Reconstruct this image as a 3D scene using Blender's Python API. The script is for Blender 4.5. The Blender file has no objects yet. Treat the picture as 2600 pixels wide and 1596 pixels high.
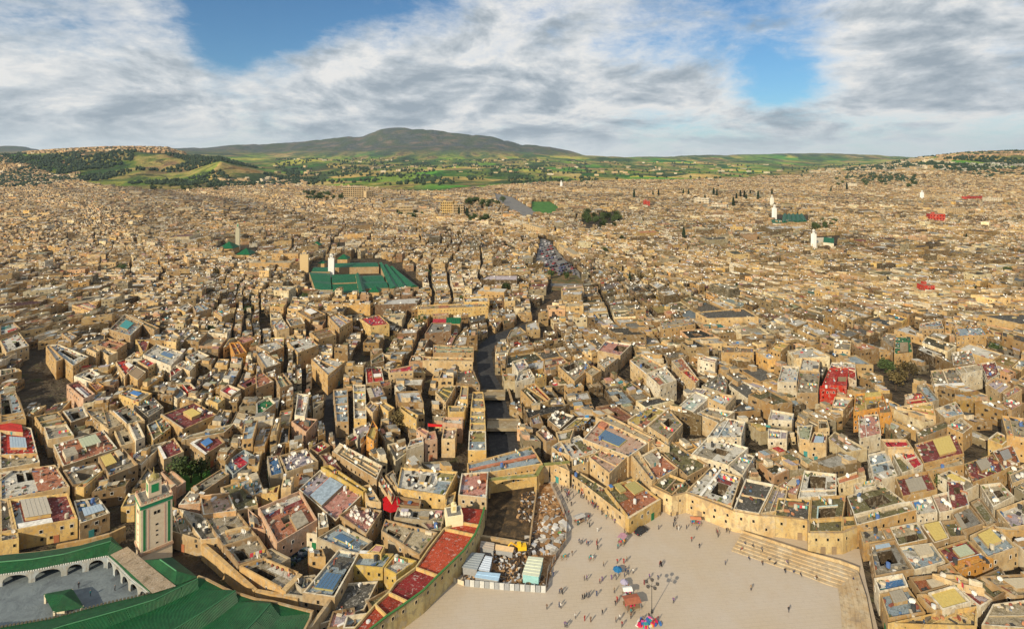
import bpy, bmesh, math, random
import numpy as np
from mathutils import Vector, noise as mnoise

random.seed(7)
rng = np.random.default_rng(7)
scene = bpy.context.scene
COL = scene.collection

# ------------------------------------------------------------------ camera
CAM_Z = 120.0          # height of the viewpoint above the square
F = 1400.0             # focal length in source pixels (photo 2600 wide)
HOR = 400.0            # horizon row of the photo
cam_data = bpy.data.cameras.new('camera')
cam = bpy.data.objects.new('camera', cam_data)
COL.objects.link(cam)
cam.location = (0, 0, CAM_Z)
cam.rotation_euler = (math.radians(90), 0, 0)
cam_data.sensor_width = 36
cam_data.lens = 36 * F / 2600
cam_data.shift_y = -(798 - HOR) / 2600
cam_data.clip_start = 1
cam_data.clip_end = 60000
scene.camera = cam

# ------------------------------------------------------------------ light
SUN_EL, SUN_AZ = 27.0, 36.0    # the light travels forward and to the right of the view
sun_data = bpy.data.lights.new('sun', 'SUN')
sun_data.energy = 5.0
sun_data.angle = math.radians(0.5)
sun_data.color = (1.0, 0.86, 0.62)
sun = bpy.data.objects.new('sun', sun_data)
COL.objects.link(sun)
el, az = math.radians(SUN_EL), math.radians(SUN_AZ)
Ldir = Vector((math.sin(az) * math.cos(el), math.cos(az) * math.cos(el), -math.sin(el)))
sun.rotation_euler = Ldir.to_track_quat('-Z', 'Y').to_euler()
sun.location = (-200, -400, 300)

scene.view_settings.view_transform = 'Standard'
scene.view_settings.look = 'None'
scene.view_settings.gamma = 1.0
scene.view_settings.exposure = 0.24
scene.view_settings.use_curve_mapping = False
scene.cycles.max_bounces = 5
scene.cycles.diffuse_bounces = 3
scene.cycles.volume_bounces = 0
scene.cycles.use_denoising = True

def N(nt, kind, **kw):
    n = nt.nodes.new(kind)
    for k, v in kw.items():
        if k == 'op': n.operation = v
        elif k.startswith('i_'):
            n.inputs[k[2:].replace('_', ' ')].default_value = v
        else: setattr(n, k, v)
    return n
def L(nt, a, b): nt.links.new(a, b)
def ramp(nt, fac, stops, interp='LINEAR'):
    r = nt.nodes.new('ShaderNodeValToRGB'); r.color_ramp.interpolation = interp
    e = r.color_ramp.elements
    while len(e) < len(stops): e.new(0.5)
    for i, (p, c) in enumerate(stops):
        e[i].position = p
        e[i].color = (c[0], c[1], c[2], 1) if not isinstance(c, (int, float)) else (c, c, c, 1)
    L(nt, fac, r.inputs['Fac'])
    return r.outputs['Color']
def mix(nt, fac, a, b, blend='MIX'):
    m = nt.nodes.new('ShaderNodeMix'); m.data_type = 'RGBA'; m.blend_type = blend
    for sock, v in ((m.inputs[0], fac), (m.inputs[6], a), (m.inputs[7], b)):
        if isinstance(v, (int, float)): sock.default_value = v
        elif isinstance(v, tuple): sock.default_value = (v[0], v[1], v[2], 1)
        else: L(nt, v, sock)
    return m.outputs[2]
def math_n(nt, op, a, b=None, clamp=False):
    m = nt.nodes.new('ShaderNodeMath'); m.operation = op; m.use_clamp = clamp
    for i, v in ((0, a), (1, b)):
        if v is None: continue
        if isinstance(v, (int, float)): m.inputs[i].default_value = v
        else: L(nt, v, m.inputs[i])
    return m.outputs[0]
def noise_n(nt, vec, scale, detail=4, rough=0.55, dist=0.0):
    n = nt.nodes.new('ShaderNodeTexNoise')
    n.inputs['Scale'].default_value = scale; n.inputs['Detail'].default_value = detail
    n.inputs['Roughness'].default_value = rough; n.inputs['Distortion'].default_value = dist
    if vec is not None: L(nt, vec, n.inputs['Vector'])
    return n.outputs['Fac']

# ------------------------------------------------------------------ sky
world = bpy.data.worlds.new('World'); scene.world = world; world.use_nodes = True
nt = world.node_tree; nt.nodes.clear()
out = nt.nodes.new('ShaderNodeOutputWorld'); bg = nt.nodes.new('ShaderNodeBackground')
L(nt, bg.outputs[0], out.inputs['Surface'])
sky = nt.nodes.new('ShaderNodeTexSky'); sky.sky_type = 'NISHITA'; sky.sun_disc = False
sky.sun_elevation = el; sky.sun_rotation = math.radians(180 + SUN_AZ)
sky.altitude = 300; sky.air_density = 1.0; sky.dust_density = 0.4; sky.ozone_density = 2.5
bg.inputs['Strength'].default_value = 0.1
tc = nt.nodes.new('ShaderNodeTexCoord')
sep = nt.nodes.new('ShaderNodeSeparateXYZ'); L(nt, tc.outputs['Generated'], sep.inputs[0])
zc = math_n(nt, 'POWER', math_n(nt, 'MAXIMUM', sep.outputs[2], 0.0), 0.75)
cmb = nt.nodes.new('ShaderNodeCombineXYZ')
L(nt, math_n(nt, 'MULTIPLY', sep.outputs[0], 2.7), cmb.inputs[0]); L(nt, math_n(nt, 'MULTIPLY', sep.outputs[1], 2.7), cmb.inputs[1]); L(nt, math_n(nt, 'MULTIPLY', zc, 5.4), cmb.inputs[2])
def sky_dir(x, y):
    return Vector((x - 1300, F, HOR - y)).normalized()
def blob(x, y, r, sx=1.0):
    d = nt.nodes.new('ShaderNodeVectorMath'); d.operation = 'SUBTRACT'
    L(nt, tc.outputs['Generated'], d.inputs[0]); d.inputs[1].default_value = sky_dir(x, y)
    s = nt.nodes.new('ShaderNodeVectorMath'); s.operation = 'MULTIPLY'; L(nt, d.outputs[0], s.inputs[0])
    s.inputs[1].default_value = (1 / sx, 1 / sx, 1)
    l = nt.nodes.new('ShaderNodeVectorMath'); l.operation = 'LENGTH'; L(nt, s.outputs[0], l.inputs[0])
    m = nt.nodes.new('ShaderNodeMapRange'); m.interpolation_type = 'SMOOTHSTEP'
    L(nt, l.outputs['Value'], m.inputs[0])
    m.inputs[1].default_value = 0; m.inputs[2].default_value = r
    m.inputs[3].default_value = 1; m.inputs[4].default_value = 0
    return m.outputs[0]
holes = None
for (x, y, r, sx, w) in [(640, 60, .13, 1.3, .42), (900, -10, .12, 2.2, .34), (560, 150, .06, 1.2, .25), (1960, 150, .10, 1.5, .30), (2010, 230, .05, 2, .2),
                         (1750, 60, .10, 2.4, .14), (60, 40, .09, 2.0, .16), (1650, 320, .05, 4, .10)]:
    b = math_n(nt, 'MULTIPLY', blob(x, y, r, sx), w * .8)
    holes = b if holes is None else math_n(nt, 'ADD', holes, b)
adds = None
for (x, y, r, sx, w) in [(380, 170, .12, 1.6, .16), (1000, 230, .14, 3.0, .20), (1500, 260, .12, 3.2, .16), (2250, 180, .12, 1.8, .16), (2400, 30, .10, 2.5, .12), (300, 310, .06, 5, .14)]:
    b = math_n(nt, 'MULTIPLY', blob(x, y, r, sx), w)
    adds = b if adds is None else math_n(nt, 'ADD', adds, b)
n1 = noise_n(nt, cmb.outputs[0], 1.9, 10, 0.6, 0.3)
off = nt.nodes.new('ShaderNodeVectorMath'); off.operation = 'ADD'; L(nt, cmb.outputs[0], off.inputs[0]); off.inputs[1].default_value = (-0.08, -0.03, 0.12)
n1b = noise_n(nt, off.outputs[0], 1.9, 8, 0.6, 0.3)
n2 = noise_n(nt, cmb.outputs[0], 7.0, 9, 0.68, 0.2)
cov = math_n(nt, 'ADD', math_n(nt, 'MULTIPLY', n1, 0.66), math_n(nt, 'MULTIPLY', n2, 0.34))
cov = math_n(nt, 'SUBTRACT', math_n(nt, 'ADD', cov, adds), holes)
mr = nt.nodes.new('ShaderNodeMapRange'); mr.interpolation_type = 'SMOOTHSTEP'; L(nt, cov, mr.inputs[0])
mr.inputs[1].default_value = 0.28; mr.inputs[2].default_value = 0.60
alpha = mr.outputs[0]
shade = math_n(nt, 'ADD', math_n(nt, 'SUBTRACT', math_n(nt, 'MULTIPLY', math_n(nt, 'SUBTRACT', n1b, n1), 2.4), 0.0),
               math_n(nt, 'ADD', math_n(nt, 'MULTIPLY', math_n(nt, 'SUBTRACT', 0.70, cov), 1.3), math_n(nt, 'MULTIPLY', n2, 0.62)))
ccol = ramp(nt, shade, [(0.06, (2.9, 3.4, 3.9)), (0.28, (4.0, 4.45, 4.85)), (0.47, (5.4, 5.7, 5.95)), (0.70, (7.3, 7.2, 7.0))])
lp = mix(nt, 1.0, sky.outputs[0], (0.46, 0.70, 0.84), 'MULTIPLY')
skc = mix(nt, alpha, lp, ccol)
# pale air close above the horizon
hz = nt.nodes.new('ShaderNodeMapRange'); L(nt, sep.outputs[2], hz.inputs[0])
hz.inputs[1].default_value = 0.0; hz.inputs[2].default_value = 0.05; hz.inputs[3].default_value = 0.7; hz.inputs[4].default_value = 0
skc = mix(nt, hz.outputs[0], skc, (6.9, 7.3, 7.4))
L(nt, skc, bg.inputs['Color'])

# ------------------------------------------------------------------ coordinates
def lerp(a, b, t): return a + (b - a) * t
XC = [-700, -400, 0, 130, 264, 350, 422, 480, 560, 640, 720, 800, 950, 1100, 1300, 1500, 1700, 1900, 2050, 2200, 2330, 2450, 2560, 2700, 3300]
_flat = lambda d: HOR + F * CAM_Z / d
ROWS = [
 (2000, None),
 (2400, [466, 464, 452, 454, 460, 463, 466, 468, 458, 464, 470, 470, 470, 470, 470, 470, 470, 470, 469, 465, 458, 456, 456, 454, 454]),
 (2800, [446, 440, 414, 420, 428, 424, 438, 436, 410, 434, 456, 458, 460, 460, 460, 460, 460, 460, 457, 444, 426, 418, 420, 414, 412]),
 (3300, [430, 412, 396, 390, 384, 384, 388, 402, 401, 424, 446, 450, 448, 447, 451, 450, 450, 449, 447, 434, 411, 396, 393, 388, 388]),
 (3800, [420, 400, 394, 383, 376, 375, 377, 394, 406, 426, 436, 440, 436, 434, 438, 441, 442, 442, 438, 425, 402, 389, 384, 384, 384]),
 (4400, [420, 405, 396, 390, 384, 384, 386, 396, 412, 424, 424, 424, 428, 426, 428, 434, 436, 437, 433, 421, 410, 397, 392, 390, 390]),
 (5400, [415, 405, 400, 396, 392, 392, 392, 396, 404, 412, 405, 404, 418, 420, 420, 425, 428, 430, 428, 418, 412, 406, 400, 396, 396]),
 (6800, [405, 400, 392, 392, 390, 390, 388, 388, 390, 398, 404, 410, 402, 408, 406, 410, 412, 418, 420, 414, 410, 406, 402, 400, 400]),
 (8300, [395, 390, 385, 386, 386, 386, 384, 384, 384, 386, 388, 384, 372, 370, 384, 398, 405, 410, 408, 408, 406, 404, 402, 400, 400]),
 (9800, 'sky'),
 (12500, [402] * 25), (16000, [406] * 25)]
SKX = [-700, -300, 0, 30, 63, 100, 200, 350, 454, 530, 602, 640, 676, 720, 792, 860, 918, 945, 971, 1000, 1029, 1090, 1140, 1200, 1246, 1314, 1345, 1393, 1440, 1478, 1583, 1689, 1760, 1847, 1950, 2058, 2130, 2217, 2322, 2450, 2600, 3300]
SKY = [385, 380, 372, 371, 375, 382, 384, 384, 378, 374, 367, 369, 370, 364, 355, 351, 348, 338, 328, 326, 327, 332, 338, 343, 349, 364, 366, 371, 383, 393, 401, 399, 394, 393, 392, 389, 391, 394, 400, 399, 398, 396]
RD = np.array([r[0] for r in ROWS], float)
def _row(r):
    if r[1] is None: return None
    return 'sky' if isinstance(r[1], str) else r[1]
def terrain_z(X, Y):
    """Height of the ground: flat under the old town, hills and the mountain beyond it."""
    X = np.atleast_1d(np.asarray(X, float)); Y = np.atleast_1d(np.asarray(Y, float))
    x = 1300 + F * X / np.maximum(Y, 1)
    zs = []
    for d, r in ROWS:
        if r is None: zs.append(np.zeros_like(x))
        else:
            y = np.interp(x, SKX, SKY) if isinstance(r, str) else np.interp(x, XC, r)
            z = CAM_Z - (y - HOR) * d / F
            zs.append(np.maximum(z, 0) if d < 9000 else z)
    zs = np.array(zs)
    k = np.clip(np.searchsorted(RD, Y) - 1, 0, len(RD) - 2)
    t = np.clip((Y - RD[k]) / (RD[k + 1] - RD[k]), 0, 1); t = t * t * (3 - 2 * t)
    idx = np.arange(len(x))
    z = zs[k, idx] * (1 - t) + zs[k + 1, idx] * t
    return np.where(Y <= RD[0], 0, z)
def W(x, y, z=0.0):
    """Place in the world of a point of height z seen at source pixel (x, y)."""
    d = (CAM_Z - z) * F / (y - HOR)
    return Vector(((x - 1300) / F * d, d, z))
REG = {'B0': (0, 1100, 3.048), 'B1': (650, 1100, 3.048), 'B2': (1300, 1100, 3.048), 'B3': (1950, 1100, 3.048),
       'M0': (0, 750, 3.78), 'M1': (650, 750, 3.78), 'M2': (1300, 750, 3.78), 'M3': (1950, 750, 3.78),
       'F0': (0, 350, 3.78), 'F1': (650, 350, 3.78), 'F2': (1300, 350, 3.78), 'F3': (1950, 350, 3.78), 'S': (0, 0, 1.0),
       'C': (1000, 1300, 6.1475), 'Q': (1300, 1180, 6.1475), 'T': (200, 1180, 6.1475)}
def R(reg, x, y):
    a, b, s = REG[reg]
    return a + x / s, b + y / s
def pts(reg, s):
    return [R(reg, *map(float, p.split(','))) for p in s.split()]
def inside(P, poly):
    """P (n,2) points inside polygon (m,2)."""
    P = np.asarray(P, float); poly = np.asarray(poly, float)
    c = np.zeros(len(P), bool); j = len(poly) - 1
    for i in range(len(poly)):
        xi, yi = poly[i]; xj, yj = poly[j]
        with np.errstate(divide='ignore', invalid='ignore'):
            h = ((yi > P[:, 1]) != (yj > P[:, 1])) & (P[:, 0] < (xj - xi) * (P[:, 1] - yi) / (yj - yi + 1e-12) + xi)
        c ^= h; j = i
    return c

# ------------------------------------------------------------------ colours
PAL = dict(
 cream=(.64, .51, .33), ochre=(.54, .38, .19), tan=(.42, .31, .19), white=(.74, .71, .64), brown=(.28, .20, .12), yellow=(.66, .49, .22),
 pinkish=(.58, .40, .31), sand=(.50, .40, .27), greywall=(.42, .38, .31), orange=(.66, .34, .08), redwall=(.50, .03, .02), peach=(.68, .44, .24),
 concrete=(.33, .29, .22), beige=(.47, .40, .28), whitewash=(.66, .64, .59), grey=(.27, .26, .24), moss=(.17, .155, .07), terracotta=(.47, .19, .11),
 red=(.48, .035, .025), maroon=(.24, .055, .055), pink=(.55, .27, .23), bluegrey=(.33, .41, .48), olive=(.36, .31, .12), darkroof=(.12, .115, .105),
 green=(.015, .16, .06), crimson=(.58, .03, .06), teal=(.05, .24, .24), blue=(.07, .19, .42), black=(.03, .03, .03), rust=(.36, .13, .06),
 palegreen=(.40, .43, .30), gold=(.55, .42, .13), lilac=(.45, .40, .46), dirt=(.26, .20, .13), mint=(.45, .58, .55))
WORD = dict(cream='cream', ochre='ochre', tan='tan', white='white', brown='brown', yellow='yellow', pinkish='pinkish', sand='sandy', greywall='grey', orange='orange',
 redwall='bright red', peach='peach', concrete='weathered concrete', beige='beige', whitewash='whitewashed', grey='grey', moss='mossy', terracotta='terracotta', red='red',
 maroon='maroon', pink='pink', bluegrey='blue grey', olive='olive', darkroof='dark', green='green', crimson='crimson', teal='teal', blue='blue', black='black', rust='rust brown',
 palegreen='pale green', gold='golden', lilac='lilac', dirt='earthy', mint='mint')

# ------------------------------------------------------------------ materials
def new_mat(name):
    m = bpy.data.materials.new(name); m.use_nodes = True
    nt = m.node_tree; b = nt.nodes['Principled BSDF']
    b.inputs['Specular IOR Level'].default_value = 0.25
    return m, nt, b
def base_col(nt, src):
    if src == 'obj':
        return nt.nodes.new('ShaderNodeObjectInfo').outputs['Color']
    a = nt.nodes.new('ShaderNodeAttribute'); a.attribute_name = 'tint'
    return a.outputs['Color']
def mat_wall(name, src, dirt=1.0):
    m, nt, b = new_mat(name)
    g = nt.nodes.new('ShaderNodeNewGeometry'); P = g.outputs['Position']
    c = mix(nt, 1, base_col(nt, src), (.86, .82, .72), 'MULTIPLY')
    mp = nt.nodes.new('ShaderNodeMapping'); L(nt, P, mp.inputs[0]); mp.inputs['Scale'].default_value = (.8, .8, 0.30)
    streak = noise_n(nt, mp.outputs[0], 1.0, 4, 0.6)
    big = noise_n(nt, P, 0.22, 5, 0.6)
    fine = noise_n(nt, P, 2.4, 4, 0.65)
    c = mix(nt, ramp(nt, big, [(.38, 0), (.62, .75 * dirt)]), c, mix(nt, 1, c, (.78, .66, .5), 'MULTIPLY'))
    c = mix(nt, ramp(nt, streak, [(.50, 0), (.72, .6 * dirt)]), c, (.20, .15, .095))
    c = mix(nt, ramp(nt, fine, [(.30, .6 * dirt), (.44, 0)]), c, (.22, .17, .11))
    c = mix(nt, ramp(nt, fine, [(.58, 0), (.75, .5)]), c, mix(nt, 1, c, (1.25, 1.25, 1.2), 'MULTIPLY'))
    pt = noise_n(nt, P, .55, 2, .4, .8); c = mix(nt, ramp(nt, pt, [(.60, 0), (.62, .35 * dirt)]), c, (.40, .36, .29))
    c = mix(nt, ramp(nt, pt, [(.34, .45 * dirt), (.37, 0)]), c, (.23, .18, .13))
    L(nt, c, b.inputs['Base Color']); b.inputs['Roughness'].default_value = .92
    bp = nt.nodes.new('ShaderNodeBump'); bp.inputs['Strength'].default_value = .5; bp.inputs['Distance'].default_value = .12
    L(nt, fine, bp.inputs['Height']); L(nt, bp.outputs[0], b.inputs['Normal'])
    return m
def mat_roof(name, src):
    m, nt, b = new_mat(name)
    g = nt.nodes.new('ShaderNodeNewGeometry'); P = g.outputs['Position']
    c = mix(nt, 1, base_col(nt, src), (.76, .74, .69), 'MULTIPLY')
    a1 = noise_n(nt, P, 0.33, 6, 0.68, 0.5); a2 = noise_n(nt, P, 0.9, 5, 0.7, 0.3); a3 = noise_n(nt, P, 4.0, 3, 0.6)
    c = mix(nt, ramp(nt, a1, [(.50, 0), (.64, .8)]), c, mix(nt, 1, c, (.42, .40, .34), 'MULTIPLY'))
    c = mix(nt, ramp(nt, a2, [(.57, 0), (.64, .55)]), c, (.50, .47, .42))
    c = mix(nt, ramp(nt, a2, [(.30, .75), (.41, 0)]), c, (.12, .11, .06))
    c = mix(nt, ramp(nt, a3, [(.34, .8), (.5, 0)]), c, mix(nt, 1, c, (.32, .30, .27), 'MULTIPLY'))
    c = mix(nt, ramp(nt, a3, [(.62, 0), (.72, .35)]), c, (.6, .58, .54))
    L(nt, c, b.inputs['Base Color']); b.inputs['Roughness'].default_value = .88
    bp = nt.nodes.new('ShaderNodeBump'); bp.inputs['Strength'].default_value = .6; bp.inputs['Distance'].default_value = .15
    L(nt, a3, bp.inputs['Height']); L(nt, bp.outputs[0], b.inputs['Normal'])
    return m
def mat_plain(name, src='obj', rough=.7, spec=.3, var=.25):
    m, nt, b = new_mat(name)
    g = nt.nodes.new('ShaderNodeNewGeometry')
    c = base_col(nt, src)
    n = noise_n(nt, g.outputs['Position'], 1.6, 4, .6)
    c = mix(nt, ramp(nt, n, [(.35, var), (.6, 0)]), c, mix(nt, 1, c, (.4, .4, .4), 'MULTIPLY'))
    L(nt, c, b.inputs['Base Color']); b.inputs['Roughness'].default_value = rough; b.inputs['Specular IOR Level'].default_value = spec
    return m
M_WALL = mat_wall('wall_plaster', 'obj', 1.05); M_ROOF = mat_roof('roof_surface', 'obj')
S_WALL = mat_wall('town_plaster', 'attr', 1.2); S_ROOF = mat_roof('town_roofs', 'attr'); S_PLAIN = mat_plain('town_details', 'attr')
M_PLAIN = mat_plain('painted', 'obj'); M_CLOTH = mat_plain('cloth', 'obj', .9, .1, .35); M_METAL = mat_plain('metal', 'obj', .35, .5, .2)
M_GLASS = mat_plain('dark_glass', 'obj', .12, .6, .2)
def mat_tiles(name, col, scale=1.6):
    m, nt, b = new_mat(name)
    g = nt.nodes.new('ShaderNodeNewGeometry'); P = g.outputs['Position']
    uv = nt.nodes.new('ShaderNodeUVMap'); uv.uv_map = 'UVMap'
    w = nt.nodes.new('ShaderNodeTexWave'); w.wave_type = 'BANDS'; w.bands_direction = 'X'; w.inputs['Scale'].default_value = scale
    w.inputs['Distortion'].default_value = .3; L(nt, uv.outputs[0], w.inputs['Vector'])
    w2 = nt.nodes.new('ShaderNodeTexWave'); w2.wave_type = 'BANDS'; w2.bands_direction = 'Y'; w2.inputs['Scale'].default_value = scale * .8
    w2.inputs['Distortion'].default_value = .6; L(nt, uv.outputs[0], w2.inputs['Vector'])
    n1 = noise_n(nt, P, .5, 6, .7); n2 = noise_n(nt, P, 3, 4, .7)
    c = mix(nt, ramp(nt, n1, [(.35, 0), (.7, 1)]), col, tuple(v * .45 for v in col))
    c = mix(nt, ramp(nt, n2, [(.55, 0), (.8, .6)]), c, (col[0] + .12, col[1] + .08, col[2] * .6))
    c = mix(nt, ramp(nt, w.outputs['Fac'], [(.0, .45), (.5, 0)]), c, (.004, .02, .012))
    c = mix(nt, ramp(nt, w2.outputs['Fac'], [(.0, .3), (.3, 0)]), c, (.004, .02, .012))
    L(nt, c, b.inputs['Base Color']); b.inputs['Roughness'].default_value = .5; b.inputs['Specular IOR Level'].default_value = .25
    bp = nt.nodes.new('ShaderNodeBump'); bp.inputs['Strength'].default_value = .8; bp.inputs['Distance'].default_value = .2
    L(nt, w.outputs['Fac'], bp.inputs['Height']); L(nt, bp.outputs[0], b.inputs['Normal'])
    return m
M_GREEN = mat_tiles('green_tiles', (.010, .115, .034), 3.2)
M_GREEN_FAR = mat_tiles('green_tiles_far', (.004, .13, .05), .7)

# ------------------------------------------------------------------ object helpers
def put(name, mesh, parent=None, loc=(0, 0, 0), col=None, rot=None):
    o = bpy.data.objects.new(name, mesh); COL.objects.link(o)
    o.location = loc
    if rot is not None: o.rotation_euler = rot
    if parent is not None: o.parent = parent
    if col is not None: o.color = (*col[:3], 1)
    return o
def thing(name, label, cat, loc=(0, 0, 0), rz=0, group=None):
    o = bpy.data.objects.new(name, None); COL.objects.link(o); o.location = loc; o.rotation_euler = (0, 0, rz)
    o.empty_display_size = 1
    tag(o, label, cat, group); return o
def tag(o, label=None, cat=None, group=None, kind=None):
    if label: o['label'] = label
    if cat: o['category'] = cat
    if group: o['group'] = group
    if kind: o['kind'] = kind
    return o
class MB:
    """collects quads and polygons of one mesh"""
    def __init__(s): s.v = []; s.f = []; s.m = []
    def poly(s, ps, m=0):
        k = len(s.v); s.v.extend(tuple(p) for p in ps); s.f.append(tuple(range(k, k + len(ps)))); s.m.append(m)
    def prism(s, base, z0, z1, m=0, mt=None, bottom=False):
        n = len(base); b = [(p[0], p[1], z0) for p in base]; t = [(p[0], p[1], z1) for p in base]
        ar = sum(base[i][0] * base[(i + 1) % n][1] - base[(i + 1) % n][0] * base[i][1] for i in range(n))
        if ar < 0: b.reverse(); t.reverse()
        for i in range(n):
            j = (i + 1) % n; s.poly([b[i], b[j], t[j], t[i]], m)
        s.poly(t, m if mt is None else mt)
        if bottom: s.poly(b[::-1], m)
    def box(s, c, sx, sy, z0, z1, rz=0, m=0, mt=None):
        co, si = math.cos(rz), math.sin(rz)
        s.prism([(c[0] + a * sx / 2 * co - b * sy / 2 * si, c[1] + a * sx / 2 * si + b * sy / 2 * co) for a, b in ((-1, -1), (1, -1), (1, 1), (-1, 1))], z0, z1, m, mt, True)
    def tube(s, a, b, r, n=6, r2=None, m=0):
        a = Vector(a); b = Vector(b); d = (b - a).normalized(); u = d.orthogonal().normalized(); w = d.cross(u); r2 = r if r2 is None else r2
        ra = [a + (u * math.cos(2 * math.pi * i / n) + w * math.sin(2 * math.pi * i / n)) * r for i in range(n)]
        rb = [b + (u * math.cos(2 * math.pi * i / n) + w * math.sin(2 * math.pi * i / n)) * r2 for i in range(n)]
        for i in range(n): s.poly([ra[i], ra[(i + 1) % n], rb[(i + 1) % n], rb[i]], m)
        s.poly(rb, m); s.poly(ra[::-1], m)
    def mesh(s, name, mats, off=(0, 0, 0), uv=False):
        me = bpy.data.meshes.new(name)
        ox, oy, oz = off
        me.from_pydata([(x - ox, y - oy, z - oz) for x, y, z in s.v], [], s.f)
        for m in mats: me.materials.append(m)
        if len(mats) > 1: me.polygons.foreach_set('material_index', s.m)
        if uv:
            l = me.uv_layers.new(name='UVMap')
            for p in me.polygons:
                q = [Vector(me.vertices[i].co) for i in p.vertices]
                e = (q[1] - q[0]); w = max(e.length, 1e-4); h = (q[-1] - q[0]).length
                U = e.normalized(); Vv = p.normal.cross(U)
                for k, li in enumerate(p.loop_indices):
                    r = q[k] - q[0]; l.data[li].uv = (r.dot(U) * .35, r.dot(Vv) * .35)
        me.update(); return me
def part(mb, name, parent, mat, col=None, uv=False):
    if not mb.f: return None
    off = parent.location if parent is not None else (0, 0, 0)
    return put(name, mb.mesh(name, mat if isinstance(mat, list) else [mat], off, uv), parent, (0, 0, 0), col)
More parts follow.
